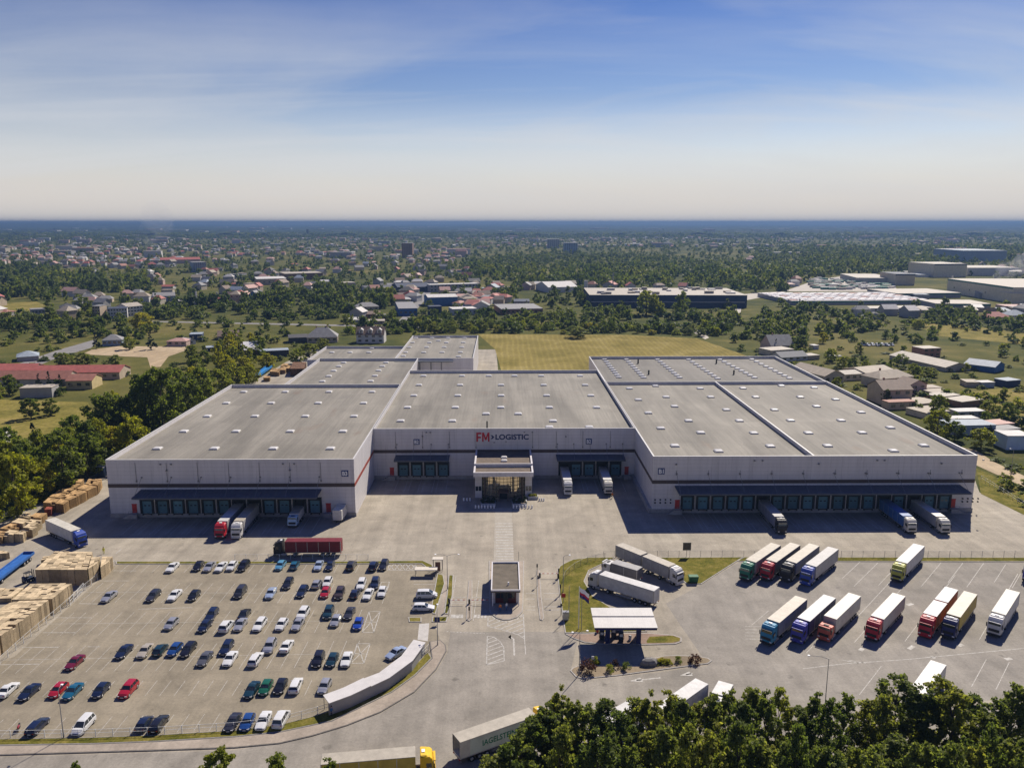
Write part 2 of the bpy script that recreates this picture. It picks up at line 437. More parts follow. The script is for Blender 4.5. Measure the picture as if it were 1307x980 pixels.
kerbed('grass_island', gl([(558, 732), (566, 734), (568, 745), (556, 784), (552, 783), (550, 777)]), G_LAWN, G_KERB)
kerbed('grass_island', gl([(572.5, 734), (579, 734), (578, 760), (572, 784), (566.5, 783), (570, 760)]), G_LAWN, G_KERB)
kerbed('grass_island', gl([(521, 788), (538, 788), (538, 794), (522, 794)]), G_LAWN, G_KERB)
kerbed('grass_island', gl([(552, 787), (572, 787), (570, 793.5), (551, 794)]), G_LAWN, G_KERB)
sheet('footpath', gl([(568, 734.5), (572, 734.5), (569.5, 760), (565.5, 783), (561, 783), (565, 760)]), 0.012, G_SIDE)
sheet('footpath', gl([(535, 796), (548, 795), (546, 818), (533, 816)]), 0.013, mat('pale_slabs', (0.42, 0.4, 0.37), 0.85, 0.1, 1.0))
# fuel station grass, pads and planted island
kerbed('grass_island', gl([(711, 729), (714, 723), (720, 719), (731, 714), (752, 711.5), (786, 711.5), (752, 728), (746, 742), (757, 761), (776, 773), (820, 800), (826, 806), (756, 808), (721, 808), (717, 779), (713.5, 754)]), G_LAWN, G_KERB)
kerbed('grass_island', gl([(800, 711.5), (880, 711.5), (949, 711), (938, 718), (895, 745.5), (877, 746), (868, 738)]), G_LAWN, G_KERB)
kerbed('grass_strip', gl([(949.5, 711), (1307, 711.5), (1540, 712), (1540, 718), (1307, 717), (940, 716.5)]), G_LAWN, G_KERB)
kerbed('pump_island', gl([(721, 809), (760, 808.5), (826, 808), (860, 810.5), (870, 814), (870, 819), (862, 822), (820, 823), (770, 822.5), (746, 820), (732, 815)]), G_RED, G_KERB, 0.12, 0.25)
sheet('grass_patch', gl([(825, 818.8), (829, 813), (858, 811.6), (868, 815), (867, 818.6), (858, 820.5), (826, 821)]), 0.15, G_LAWN)
kerbed('planted_island', gl([(727.5, 856), (731, 852), (740, 849), (780, 850), (820, 850), (834, 840), (847, 837), (864, 836.3), (891, 837.4), (904, 840), (909, 843.5), (904, 847), (880, 850), (834.7, 856), (790, 862), (745, 866.5), (735, 864)]), G_BED, G_KERB, 0.12, 0.25)
# gate lane islands
kerbed('lane_island', gl([(598, 741), (603, 741), (603, 775), (602.5, 790), (599, 793), (595, 791), (596, 770)]), G_SIDE, G_KERB, 0.14, 0.18)
kerbed('lane_island', gl([(684.5, 728), (689, 728), (691, 760), (694.5, 789), (692.5, 792), (689, 791), (686, 765)]), G_SIDE, G_KERB, 0.14, 0.18)
kerbed('lane_island', gl([(624, 716), (669, 716), (668, 770), (667, 781), (660, 788), (651, 791), (643, 791.5), (634, 789), (626, 783), (624.5, 778)]), G_SIDE, G_KERB, 0.14, 0.2)
# fields and open ground beyond the halls
sheet('stubble_field', gl([(610, 426.5), (700, 427), (800, 427.5), (890, 432), (950, 453), (990, 470), (640, 474), (632, 446)]), 0.02, G_FIELD)
sheet('meadow', gl([(-120, 505), (30, 511), (112, 513), (120, 530), (90, 548), (30, 560), (-120, 580)]), 0.0, G_FIELD0)
sheet('sand_lot', gl([(118, 446), (150, 442), (236, 442), (238, 447), (215, 455), (205, 468), (192, 469), (188, 456), (160, 455), (105, 452)]), 0.02, G_SAND)
sheet('meadow', gl([(1170, 412), (1240, 416), (1330, 428), (1500, 450), (1500, 470), (1307, 440), (1190, 428)]), 0.02, G_FIELD0)
sheet('meadow', gl([(1240, 500), (1307, 492), (1500, 500), (1500, 580), (1307, 545), (1262, 530)]), 0.02, G_FIELD0)
sheet('meadow', gl([(0, 388), (45, 384), (62, 392), (40, 402), (0, 406), (-60, 402)]), 0.02, G_FIELD0)
sheet('dirt_road', gl([(1225, 570), (1246, 575), (1270, 590), (1307, 607), (1420, 660), (1420, 684), (1307, 621), (1262, 601), (1225, 584)]), 0.02, G_SAND)
sheet('grass_verge', gl([(1246, 598), (1262, 604), (1307, 626), (1420, 690), (1420, 712), (1307, 657), (1252, 630)]), 0.03, G_LAWN)
sheet('town_road', gl([(70, 448), (108, 437), (122, 433), (124, 437), (116, 444), (75, 456), (40, 470), (0, 482), (-60, 495), (-60, 484), (0, 472), (30, 462)]), 0.01, mat('town_asphalt', (0.2, 0.19, 0.18), 0.9, 0.15, 0.2, world_space=True))
sheet('town_road', gl([(505, 414), (540, 374), (548, 366), (556, 366), (545, 380), (516, 414)]), 0.01, MATS['town_asphalt'])
sheet('town_road', gl([(935, 398), (925, 382), (934, 377), (965, 374), (1000, 372), (1010, 376), (970, 380), (948, 384), (945, 400)]), 0.01, mat('pale_road', (0.42, 0.38, 0.32), 0.9, 0.1, 0.1, world_space=True))
sheet('town_road', gl([(878, 420), (892, 418), (905, 431), (900, 433)]), 0.022, MATS['pale_road'])
sheet('town_road', gl([(190, 409.5), (420, 414), (560, 418), (560, 420), (420, 416), (190, 411)]), 0.012, MATS['town_asphalt'])
# bare grassy ground under the trees at the lower right
sheet('woodland_floor', [Vector((-14, 60, 0)), Vector((4, 103, 0)), Vector((30, 108, 0)), Vector((70, 111, 0)), Vector((130, 112, 0)), Vector((130, 45, 0)), Vector((-14, 45, 0))], 0.016, G_FIELD0)

# painted markings
mk = MB()
Z = 0.014
def pl(pts, w=0.1): strip(mk, [gp(x, y) for x, y in pts], w, Z)
def stalls(xa, ya, xb, yb, lx, n0=None, step=2.5, depth=4.8, centre=True, skip=()):
    """row of bays: long line from a to b (pixels), short bay lines every step, running to +/- depth"""
    a, b = gp(xa, ya), gp(xb, yb); d = (b - a); L = d.length; d.normalize()
    nrm = Vector((0.03, 1, 0)).normalized()
    if centre: strip(mk, [a, b], 0.09, Z)
    k = 0
    while k * step <= L:
        p = a + d * (k * step)
        if k not in skip:
            for s in lx: strip(mk, [p, p + nrm * depth * s], 0.085, Z)
        k += 1
stalls(165, 719.8, 492, 719.8, (-1,), centre=False)
stalls(103, 755.5, 496, 757.5, (1, -1)); stalls(62, 796, 470, 791.5, (1, -1))
stalls(5, 842, 455, 833.5, (1, -1))
stalls(-20, 889, 395, 887, (1,), centre=False); stalls(-20, 941, 330, 931, (1,), centre=False)
for q in ([(145, 728), (174, 728.3)], [(127, 741), (165, 741)], [(101, 770), (136, 770.5)], [(177, 777), (246, 775)], [(73, 788), (118, 788)], [(55, 807), (96, 807)], [(28, 826), (74, 825.5)], [(0, 848), (50, 847)], [(112, 825), (128, 825)]): pl(q, 0.16)
# yellow-framed bays, hatched bays and gate markings
for q in ([(487, 742.5), (497, 742.5), (491, 761), (480, 761), (487, 742.5)], [(471, 780), (485.5, 780), (477, 806.7), (462, 806.7), (471, 780)], [(456, 821), (472.5, 821), (464.5, 846), (448, 846), (456, 821)], [(463.5, 793.5), (481, 793.5)], [(452, 834), (468, 834)], [(471, 780), (477, 806.7)], [(485.5, 780), (462, 806.7)], [(456, 821), (464.5, 846)], [(472.5, 821), (448, 846)]): pl(q, 0.16)
pl([(495, 727.5), (497, 719), (530, 719.3), (533, 727.5), (495, 727.5)], 0.18)
for i in range(5):
    x = 496 + i * 7.2; pl([(x, 727.5), (x + 7, 719)], 0.18); pl([(x, 719), (x + 7, 727.5)], 0.18)
for y in (736.5, 741, 745.5): pl([(528, y), (556, y)], 0.14)
def hatch(poly, ang, step, w=0.22):
    P = [Vector(p[:2]) for p in gl(poly)]
    strip(mk, P + [P[0]], 0.2, Z)
    d = Vector((math.cos(ang), math.sin(ang))); n = Vector((-d.y, d.x))
    ts = [p.dot(n) for p in P]; t = min(ts) + step * 0.7
    while t < max(ts):
        xs = []
        for i in range(len(P)):
            a, b = P[i], P[(i + 1) % len(P)]; ta, tb = a.dot(n) - t, b.dot(n) - t
            if ta * tb < 0: xs.append((a + (b - a) * (ta / (ta - tb))).dot(d))
        xs.sort()
        for u, v in zip(xs[::2], xs[1::2]): strip(mk, [n * t + d * u, n * t + d * v], w, Z)
        t += step
hatch([(621, 848), (622, 811.5), (630, 812.5), (638, 818), (643, 826), (643.5, 843)], R(35), 1.25)
hatch([(623, 786), (627, 786.5), (636, 791.5), (648, 793.5), (660, 790), (668, 783), (669.5, 815), (662, 810), (640, 803), (622.5, 799)], R(38), 1.3)
pl([(656.5, 836), (655.5, 815), (650, 812)], 0.32); pl([(669.5, 815), (671, 835)], 0.14)
mk.add([tuple(gp(x, y, Z)) for x, y in [(648.5, 812.5), (652, 809.5), (652.5, 815.5)]], [(0, 1, 2), (2, 1, 0)])
for i in range(5): pl([(577 + i * 3.2, 784), (576.4 + i * 3.2, 788.5)], 0.5)
for i in range(4): pl([(607 + i * 4.2, 784), (606.6 + i * 4.2, 788.5)], 0.5)
for y in (762, 766.5, 770): pl([(577, y), (594, y)], 0.16); pl([(603, y), (624, y)], 0.16)
for y in (757, 764, 774, 778): pl([(671, y), (683, y)], 0.18); pl([(694, y), (714, y)], 0.18)
pl([(582, 735), (574, 786)], 0.12); pl([(611, 741), (604, 792)], 0.12)
for i in range(13): pl([(570 + i * 4.2, 805.5 + i * 0.25), (572.6 + i * 4.2, 805.6 + i * 0.25)], 0.15)
# arrows and lines on the right-hand roads
def arrow(x0, y0, x1, y1, w=0.3):
    a, b = gp(x0, y0, Z), gp(x1, y1, Z); d = (b - a).normalized(); n = Vector((-d.y, d.x, 0))
    strip(mk, [a, b - d * 1.2], w, Z); v = [b, b - d * 2.2 + n * 0.75, b - d * 2.2 - n * 0.75]
    mk.add([tuple(q) for q in v], [(0, 1, 2)])
arrow(843, 864.5, 804, 868.6); arrow(884, 859, 868, 861.5)
for (x, y, x2, y2) in ((1158, 772, 1165, 770), (1160, 828, 1166, 824), (1223, 824, 1229, 822), (1098, 830, 1101, 827), (1188, 838, 1194, 839), (1283, 841, 1291, 840)): pl([(x, y), (x2, y2)], 0.8)
def lorry_line(xb, yb, dl=15.5):
    a = gp(xb, yb); d = Vector((0.66, 0.75, 0)).normalized(); strip(mk, [a, a + d * dl], 0.12, Z)
for x, y, dl in ((1075, 738, 13), (1090, 748, 17), (1121, 747, 10), (1176, 748, 17), (1210, 743, 14), (1234, 749, 17), (1269, 743, 13), (1292, 750, 10), (960, 797, 8), (989, 823, 24), (1029, 833, 26), (1060, 824, 40), (1090, 820, 40), (1155, 818, 40), (1250, 816, 40), (1097, 886, 12), (1240, 876, 12), (1271, 880, 12)): lorry_line(x, y, dl)
pl([(1025, 853), (1075, 847), (1160, 841), (1307, 827)], 0.16)
for x in (1075, 1083): pl([(x, 842), (x + 22, 846)], 0.16)
for i in range(5): pl([(951, 799 + i * 4), (975, 799.5 + i * 4)], 0.13)
# crossing in front of the entrance and dashed yard line
for i in range(14): pl([(632.5 + i * 0.05, 668 + i * 3.5), (654.5 + i * 0.1, 668 + i * 3.5)], 0.45)
pl([(148, 706), (155, 700.5)], 0.2); pl([(20, 711), (55, 696)], 0.14); pl([(870, 687), (848, 662)], 0.1)
# bay lines in front of the docks are added with each hall
mk_ob = mk.build('road_markings', G_LINE, kind='structure')
sheet('crossing_paving', gl([(632, 648), (653, 648), (656, 716), (630, 716)]), 0.006, mat('pale_crossing', (0.32, 0.29, 0.238), 0.85, 0.1, 0.5, world_space=True))
# ------------------------------------------------------------------ the warehouse halls
def panel_mat(name, col, line=0.68, rough=0.45):
    m, nt, b = node_mat(name)
    pos = nt.nodes.new('ShaderNodeNewGeometry').outputs['Position']
    sp = nt.nodes.new('ShaderNodeSeparateXYZ'); nt.links.new(pos, sp.inputs[0])
    cb = nt.nodes.new('ShaderNodeCombineXYZ')
    nt.links.new(math_(nt, 'ADD', sp.outputs[0], sp.outputs[1]), cb.inputs[0]); nt.links.new(sp.outputs[2], cb.inputs[1])
    br = N(nt, 'ShaderNodeTexBrick', Scale=1.0, offset=0.0, **{'Mortar Size': 0.035, 'Mortar Smooth': 0.4, 'Brick Width': 8.62, 'Row Height': 1.1})
    br.inputs['Color1'].default_value = tuple(col) + (1,); br.inputs['Color2'].default_value = tuple(c * 0.97 for c in col) + (1,); br.inputs['Mortar'].default_value = tuple(c * line for c in col) + (1,)
    nt.links.new(cb.outputs[0], br.inputs['Vector'])
    f = noise(nt, mapped(nt, pos, (0.5, 0.5, 0.06)), 1.0, 5, 0.6)
    c = mixc(nt, 1.0, br.outputs[0], ramp(nt, f, [(0.3, 0.88), (0.7, 1.04)]), 'MULTIPLY')
    f2 = noise(nt, mapped(nt, pos, (2.2, 2.2, 0.09)), 1.0, 4, 0.6)
    c = mixc(nt, 1.0, c, ramp(nt, f2, [(0.28, 0.8), (0.42, 1.0)]), 'MULTIPLY')
    nt.links.new(c, b.inputs['Base Color']); b.inputs['Roughness'].default_value = rough; b.inputs['Specular IOR Level'].default_value = 0.3
    return m
W_PANEL = panel_mat('white_cladding_panels', (0.6, 0.575, 0.575))
def roof_mat(name, a, bcol):
    m, nt, b = node_mat(name)
    pos = nt.nodes.new('ShaderNodeNewGeometry').outputs['Position']
    big = noise(nt, mapped(nt, pos, (0.11, 0.012, 1)), 1.0, 5, 0.62, 0.3)
    mid = noise(nt, mapped(nt, pos, (0.9, 0.03, 1)), 1.0, 4, 0.6)
    patch = noise(nt, pos, 0.06, 5, 0.65, 0.6); fine = noise(nt, pos, 1.7, 4, 0.7)
    c = ramp(nt, big, [(0.34, a), (0.62, bcol)])
    for f, lo, hi in ((mid, 0.88, 1.1), (patch, 0.86, 1.1), (fine, 0.87, 1.12)):
        c = mixc(nt, 1.0, c, ramp(nt, f, [(0.3, lo), (0.7, hi)]), 'MULTIPLY')
    pb = N(nt, 'ShaderNodeTexBrick', Scale=1.0, **{'Mortar Size': 0.0, 'Brick Width': 11.0, 'Row Height': 26.0})
    pb.inputs['Color1'].default_value = (1.06, 1.06, 1.06, 1); pb.inputs['Color2'].default_value = (0.86, 0.86, 0.86, 1); nt.links.new(pos, pb.inputs['Vector'])
    c = mixc(nt, 1.0, c, pb.outputs[0], 'MULTIPLY')
    # lapped felt strips and rusty run-off stains
    wv = N(nt, 'ShaderNodeTexWave', Scale=0.3, Distortion=0.0); wv.bands_direction = 'X'
    nt.links.new(pos, wv.inputs['Vector'])
    c = mixc(nt, 1.0, c, ramp(nt, wv.outputs['Fac'], [(0.0, 0.86), (0.05, 1.0)]), 'MULTIPLY')
    sta = noise(nt, mapped(nt, pos, (0.16, 0.05, 1)), 1.0, 3, 0.5)
    c = mixc(nt, ramp(nt, sta, [(0.66, 0.0), (0.78, 0.5)]), c, (0.17, 0.12, 0.085))
    nt.links.new(c, b.inputs['Base Color']); b.inputs['Roughness'].default_value = 0.8; b.inputs['Specular IOR Level'].default_value = 0.3
    return m
W_ROOF = roof_mat('roof_felt', (0.165, 0.152, 0.126), (0.25, 0.23, 0.19))
W_ROOFD = roof_mat('dark_roof_felt', (0.125, 0.116, 0.1), (0.17, 0.157, 0.135))
W_COPE = mat('coping_metal', (0.5, 0.485, 0.46), 0.45, 0.06, 0.5, 0.5)
W_BAND = mat('brown_band', (0.075, 0.055, 0.05), 0.6, 0.1, 0.5)
W_BANDR = mat('red_brown_band', (0.28, 0.06, 0.04), 0.6, 0.1, 0.5)  # same brown band, its sunlit tone put into the colour for the end wall
W_PLINTH = mat('concrete_plinth', (0.3, 0.29, 0.28), 0.9, 0.15, 0.7)
W_RUBBER = mat('dock_rubber', (0.02, 0.022, 0.025), 0.8, 0.2, 2)
W_DOOR = mat('dock_door_panel', (0.075, 0.175, 0.235), 0.45, 0.12, 0.8, objrand=0.25)
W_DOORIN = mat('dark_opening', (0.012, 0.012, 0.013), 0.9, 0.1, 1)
W_CANOPY = mat('canopy_sheeting', (0.075, 0.085, 0.105), 0.55, 0.12, 0.6)
W_STEEL = mat('grey_steel', (0.2, 0.2, 0.21), 0.5, 0.1, 2, metal=0.4)
W_REDD = mat('red_steel_door', (0.42, 0.035, 0.03), 0.5, 0.1, 1)
W_DOME = mat('skylight_acrylic', (0.6, 0.58, 0.54), 0.25, 0.06, 1.0, 0.5, objrand=0.06)
W_NAVY = mat('navy_lettering', (0.014, 0.03, 0.105), 0.45, 0.05, 1)
W_RED = mat('red_lettering', (0.42, 0.012, 0.03), 0.45, 0.05, 1)
W_WHITE = mat('white_paint', (0.8, 0.79, 0.77), 0.5, 0.05, 1)
W_BLUESIGN = mat('blue_sign', (0.03, 0.055, 0.16), 0.5, 0.05, 1)

HH = 16.5
X1L = gp(834.3, 582.5, HH).x; X1R = gp(1250.5, 582.2, HH).x; X1M = gp(1040.4, 582.2, HH).x
Y1F = 216.0; Y1B = gp(773.8, 487, HH).y; YRB = gp(860, 454.4, HH).y
X3L = gp(135.4, 586.2, HH).x; X3R = gp(452, 584.6, HH).x; Y3F = 214.3; Y3B = gp(400, 490.4, HH).y
Y2F = 247.5; Y2B = gp(640, 472.5, HH).y
XML = gp(365, 489, 15.7).x; YMB = gp(468, 457.2, 15.7).y
XFM = gp(503.8, 457.5, 15.7).x; XFR = gp(603.8, 457.8, 15.7).x; XFL = gp(388.7, 459.5, 15.7).x
YFLB = gp(463, 440.2, 15.7).y; YFB = gp(560, 428.2, 15.7).y

def fit_text(body, w, h, bold=0.0, depth=0.02):
    me = text_mesh(body, 1.0, bold, depth)
    c = np.empty(len(me.vertices) * 3); me.vertices.foreach_get('co', c); c = c.reshape(-1, 3)
    lo, hi = c.min(0), c.max(0)
    me.transform(Matrix.Translation((-(lo[0] + hi[0]) / 2, -(lo[1] + hi[1]) / 2, 0)))
    me.transform(Matrix.Diagonal((w / (hi[0] - lo[0]), h / (hi[1] - lo[1]), 1, 1)))
    return me
def wall_text(name, body, w, h, m, parent, loc, bold=0.0, rot=(math.pi / 2, 0, 0)):
    me = fit_text(body, w, h, bold); me.materials.append(m)
    o = link(name, me, parent); o.location = loc; o.rotation_euler = rot
    return o

PAR = 1.25   # parapet above the roof deck
def hall(label, xl, xr, yf, yb, h, roofm=None, sky=(), sky_size=(2.3, 2.2), off_front=True, par_sides='LRFB', band=None):
    cxm = (xl + xr) / 2
    t = thing('warehouse_hall', label, 'warehouse', (cxm, yf, 0), 0, None)
    a, b, d = xl - cxm, xr - cxm, yb - yf
    MB().box(a, b, 0, d, -0.05, h - PAR - 0.02).build('wall', W_PANEL, t)
    rf = MB().add([(a, 0, h - PAR), (b, 0, h - PAR), (b, d, h - PAR), (a, d, h - PAR)], [(0, 1, 2, 3)]).build('roof', roofm or W_ROOF, t)
    p = MB(); w = 0.3; e = 0.04
    z0, z1 = h - PAR - 0.25, h
    p.box(a - e, b + e, -e, w, z0, z1 - 0.12); p.box(a - e, b + e, d - w, d + e, z0, z1 - 0.12)
    p.box(a - e, a + w, w + 0.002, d - w - 0.002, z0, z1 - 0.12); p.box(b - w, b + e, w + 0.002, d - w - 0.002, z0, z1 - 0.12)
    p.build('parapet', W_PANEL, t)
    c = MB(); e = 0.09
    c.box(a - e, b + e, -e, w + 0.05, z1 - 0.117, z1); c.box(a - e, b + e, d - w - 0.05, d + e, z1 - 0.117, z1)
    c.box(a - e, a + w + 0.05, w + 0.053, d - w - 0.053, z1 - 0.117, z1); c.box(b - w - 0.05, b + e, w + 0.053, d - w - 0.053, z1 - 0.117, z1)
    c.build('coping', W_COPE, t)
    for px, py in sky:
        q = gp(px, py, h - PAR + 0.3)
        sx, sy = sky_size
        if not (xl + 0.6 < q.x < xr - 0.6 and yf + 0.6 < q.y < yb - 0.6): continue
        o = MB()
        o.box(-sx / 2 - 0.08, sx / 2 + 0.08, -sy / 2 - 0.08, sy / 2 + 0.08, 0, 0.28)
        rings = [[(-sx / 2 * k, -sy / 2 * k, z), (sx / 2 * k, -sy / 2 * k, z), (sx / 2 * k, sy / 2 * k, z), (-sx / 2 * k, sy / 2 * k, z)] for k, z in ((1, 0.283), (0.95, 0.42), (0.7, 0.54), (0.3, 0.58))]
        o.loft(rings, False, True)
        s = o.build('skylight', W_DOME, t); s.location = (q.x - cxm, q.y - yf, h - PAR)
    return t, cxm, a, b, d
def face_band(t, a, b, d, z0=8.55, z1=9.6, front=True, left=True, right=True, mr=None):
    m = MB(); e = 0.05
    if front: m.box(a - e, b + e, -e, 0.02, z0, z1)
    if left: m.box(a - e, a + 0.02, 0.024, d, z0, z1)
    m.build('wall_band', W_BAND, t)
    if right: MB().box(b - 0.02, b + e, 0.024, d, z0, z1).build('wall_band', mr or W_BAND, t)
def pxl(px, y, z=3.0):
    """world x of photo column px on the vertical plane at depth y"""
    d = _f + _r * ((px - PX) / FPX) + _u * ((PY - 640) / FPX)
    return d.x / d.y * y
def dock(t, x, opened=False):
    """a dock door on the facade of hall t (local x, facade at y=0, facing -y)"""
    m = MB(); w, z0, z1, pr = 1.85, 1.15, 4.75, 0.45
    m.box(x - w, x - w + 0.5, -pr, 0.0, z0, z1); m.box(x + w - 0.5, x + w, -pr, 0.0, z0, z1)
    m.box(x - w, x + w, -pr, 0.0, z1 + 0.003, z1 + 0.75); m.box(x - w - 0.06, x + w + 0.06, -pr - 0.05, 0.0, z1 + 0.753, z1 + 0.83)
    fr = m.build('dock_door', W_RUBBER, t)
    p = MB()
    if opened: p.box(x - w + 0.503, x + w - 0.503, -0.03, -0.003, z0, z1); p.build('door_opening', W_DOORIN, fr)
    else:
        for i in range(6):
            zz = z0 + (z1 - z0) * i / 6
            p.box(x - w + 0.503, x + w - 0.503, -0.07, -0.003, zz + 0.015, zz + (z1 - z0) / 6 - 0.015)
        p.build('door_panel', W_DOOR, fr)
        for sx in (-0.55, 0.55):
            MB().box(x + sx - 0.3, x + sx + 0.3, -0.085, -0.072, z0 + 2.05, z0 + 2.4).build('vision_panel', MATS.get('dark_glass') or mat('dark_glass', (0.02, 0.026, 0.032), 0.08, 0.1, 1, 0.8), fr)
    b = MB()
    for sx in (-1.15, 1.15): b.box(x + sx - 0.15, x + sx + 0.15, -0.62, -0.3, 0.75, 1.14)
    b.box(x - 1.0, x + 1.0, -0.5, -0.3, 0.95, 1.13); b.build('dock_bumper', W_RUBBER, fr)
def canopy(t, xa, xb, dep=6.3, z=7.7, rods=8, slope=0.35):
    m = MB()
    m.loft([[(xa, 0, z), (xa, -dep, z - slope), (xa, -dep, z - slope + 0.4), (xa, 0, z + 0.4)], [(xb, 0, z), (xb, -dep, z - slope), (xb, -dep, z - slope + 0.4), (xb, 0, z + 0.4)]])
    n = int((xb - xa) / 1.1)
    for i in range(n + 1):
        x = xa + (xb - xa) * i / n
        m.loft([[(x - 0.05, -0.01, z + 0.39), (x + 0.05, -0.01, z + 0.39), (x + 0.05, -0.01, z + 0.47), (x - 0.05, -0.01, z + 0.47)], [(x - 0.05, -dep, z - slope + 0.39), (x + 0.05, -dep, z - slope + 0.39), (x + 0.05, -dep, z - slope + 0.47), (x - 0.05, -dep, z - slope + 0.47)]])
    c = m.build('canopy', W_CANOPY, t)
    for i in range(rods):
        x = xa + 0.4 + (xb - xa - 0.8) * i / (rods - 1)
        MB().cyl((x, -0.05, z + 3.9), (x, -dep + 0.5, z - slope + 0.4), 0.05, None, 6).build('tie_rod', W_STEEL, c)
        MB().box(x - 0.2, x + 0.2, -0.25, -0.01, z + 3.75, z + 4.05).build('rod_bracket', W_STEEL, c)
def downpipes(t, xs, z0=10.6, z1=15.6):
    for x in xs:
        m = MB().cyl((x, -0.09, z0), (x, -0.09, z1), 0.055, None, 6); m.box(x - 0.16, x + 0.16, -0.24, -0.055, z0 - 0.5, z0)
        m.build('downpipe', W_STEEL, t)
def stair_door(t, x, sgn=1):
    """red escape door on a concrete landing with steel stairs"""
    d = MB().box(x - 0.65, x + 0.65, -0.09, -0.004, 1.3, 3.7).build('escape_door', W_REDD, t)
    MB().box(x - 0.8, x + 0.8, -0.06, -0.002, 3.703, 3.85).build('door_hood', W_REDD, d)
    s = MB().box(x - 1.1, x + 1.1, -1.6, -0.26, -0.02, 1.25)
    for i in range(6):
        xa = x + sgn * (1.1 + 0.32 * i); xb = x + sgn * (1.1 + 0.32 * (i + 1))
        s.box(min(xa, xb) + 0.001, max(xa, xb) - 0.001, -1.6, -0.26, -0.02, 1.05 - 0.19 * i)
    st = s.build('stair', W_PLINTH, t)
    r = MB(); pts = [(x - 1.05, -1.55, 2.25), (x + 1.05, -1.55, 2.25)]
    r.tube(pts, 0.035); 
    for xx in (-1.05, 0, 1.05): r.cyl((x + xx, -1.55, 1.25), (x + xx, -1.55, 2.25), 0.035, None, 6)
    r.build('handrail', W_STEEL, st)
def lamp_on_wall(t, x, z, m=None):
    o = MB().box(x - 0.22, x + 0.22, -0.42, -0.05, z - 0.14, z + 0.16); o.box(x - 0.09, x + 0.09, -0.051, -0.002, z - 0.3, z + 0.05)
    o.build('wall_lamp', W_STEEL, t)
def plinth(t, a, b, h=1.1, pr=0.22):
    MB().box(a, b, -pr, 0.0, -0.05, h).build('plinth', W_PLINTH, t)
def num_sign(t, x, z, txt):
    m = MB().box(x - 0.95, x + 0.95, -0.1, -0.055, z - 0.9, z + 0.9).build('number_sign', W_BLUESIGN, t)
    wall_text('lettering', txt, 1.35, 1.2, W_WHITE, m, (x, -0.14, z), 0.03)

def grid(rows): return [(x, y) for y, xs in rows for x in xs]
SKY3 = grid([(499.6, (311, 364, 419.8, 474.8)), (513.9, (288.9, 346, 406, 464)), (530.6, (264.6, 325.3, 389.6, 451.8)), (549.8, (234.7, 301.3, 370.4, 437.6)), (571.6, (201, 273.7, 348.8, 421.7))])
z7 = lambda x, y: (380 + x / 3.44, 420 + y / 3.44)
SKY2 = [z7(x, y) for y, xs in ((204, (552, 721, 839, 952, 1069, 1240)), (244, (532, 713, 893, 1080, 1262)), (290, (510, 703, 893, 1093, 1287)), (342, (482, 692, 892, 1105, 1312)), (370, (827, 968)), (401, (452, 679, 1121)), (428, (1105, 1280))) for x in xs]
z8 = lambda x, y: (740 + x / 2.513, 440 + y / 2.513)
SKY1 = [z8(*q) for q in ((159, 139), (243, 131), (188, 175), (277, 166), (386, 139), (420, 166), (220, 217), (304, 196), (470, 207), (260, 266), (349, 242), (512, 242), (305, 322), (388, 280), (558, 281), (445, 339), (611, 323), (523, 138), (646, 130), (751, 136), (564, 166), (707, 166), (820, 174), (624, 207), (759, 196), (902, 215), (676, 241), (838, 241), (996, 264), (733, 281), (905, 280), (1103, 321), (795, 322), (1006, 338))]
SKYR = [z8(x0 + (x1 - x0) * i / 8, y0 + (y1 - y0) * i / 8) for x0, y0, x1, y1 in ((80, 47, 125, 103), (150, 47, 205, 104), (250, 47, 320, 104), (350, 47, 442, 107), (450, 47, 560, 104), (552, 46, 672, 106)) for i in range(9)]
SKYM = [z7(*q) for q in ((201, 146), (180, 162), (158, 182), (136, 205), (108, 228), (387, 146), (371, 162), (355, 181), (339, 204), (320, 227))]
zc3 = lambda x, y: (380 + x / 5.446, 360 + y / 5.446)
SKYFL = [zc3(*q) for q in ((284, 453), (405, 453), (237, 487), (363, 487), (494, 487), (516, 460))]
SKYFH = [zc3(*q) for q in ((820, 388), (933, 388), (1045, 388), (1160, 388), (797, 419), (915, 420), (978, 407), (1033, 419), (1150, 419), (773, 451), (896, 451), (1017, 451), (1140, 451), (748, 486), (875, 487), (1003, 486), (1130, 486), (632, 472), (650, 452), (733, 512), (1118, 515))]

# right front hall
t1, c1, a1, b1, d1 = hall('wide white hall with eighteen dock doors and a roof split by a low dividing wall', X1L, X1R, Y1F, Y1B, HH, W_ROOF, SKY1)
face_band(t1, a1, b1, d1)
dm = X1M - c1
MB().box(dm - 0.17, dm + 0.17, 0.51, d1 - 0.51, HH - PAR - 0.02, HH - 0.1).build('parapet', W_PANEL, t1)
MB().box(dm - 0.24, dm + 0.24, 0.511, d1 - 0.511, HH - 0.097, HH - 0.0).build('coping', W_COPE, t1)
D1 = [pxl(820 + q / 2.97, Y1F) - c1 for q in (170, 228, 285, 342, 399, 456, 512, 569, 626, 683, 741, 798, 855, 913, 970, 1028, 1085, 1143)]
for i, x in enumerate(D1): dock(t1, x, i in (5, 13, 15))
xs = pxl(860.5, Y1F) - c1; xe = pxl(1222, Y1F) - c1
canopy(t1, xs, xe, 6.3, 7.55, 10)
downpipes(t1, [xs + 0.3 + (xe - xs) * i / 9 for i in range(10)], 11.6, 12.4)
for q in (122, 657, 1117): lamp_on_wall(t1, pxl(820 + q / 2.97, Y1F) - c1, 14.2)
for q in (415, 445, 875, 902, 1272): lamp_on_wall(t1, pxl(820 + q / 2.97, Y1F) - c1, 15.2)
plinth(t1, a1 - 0.2, b1 + 0.2)
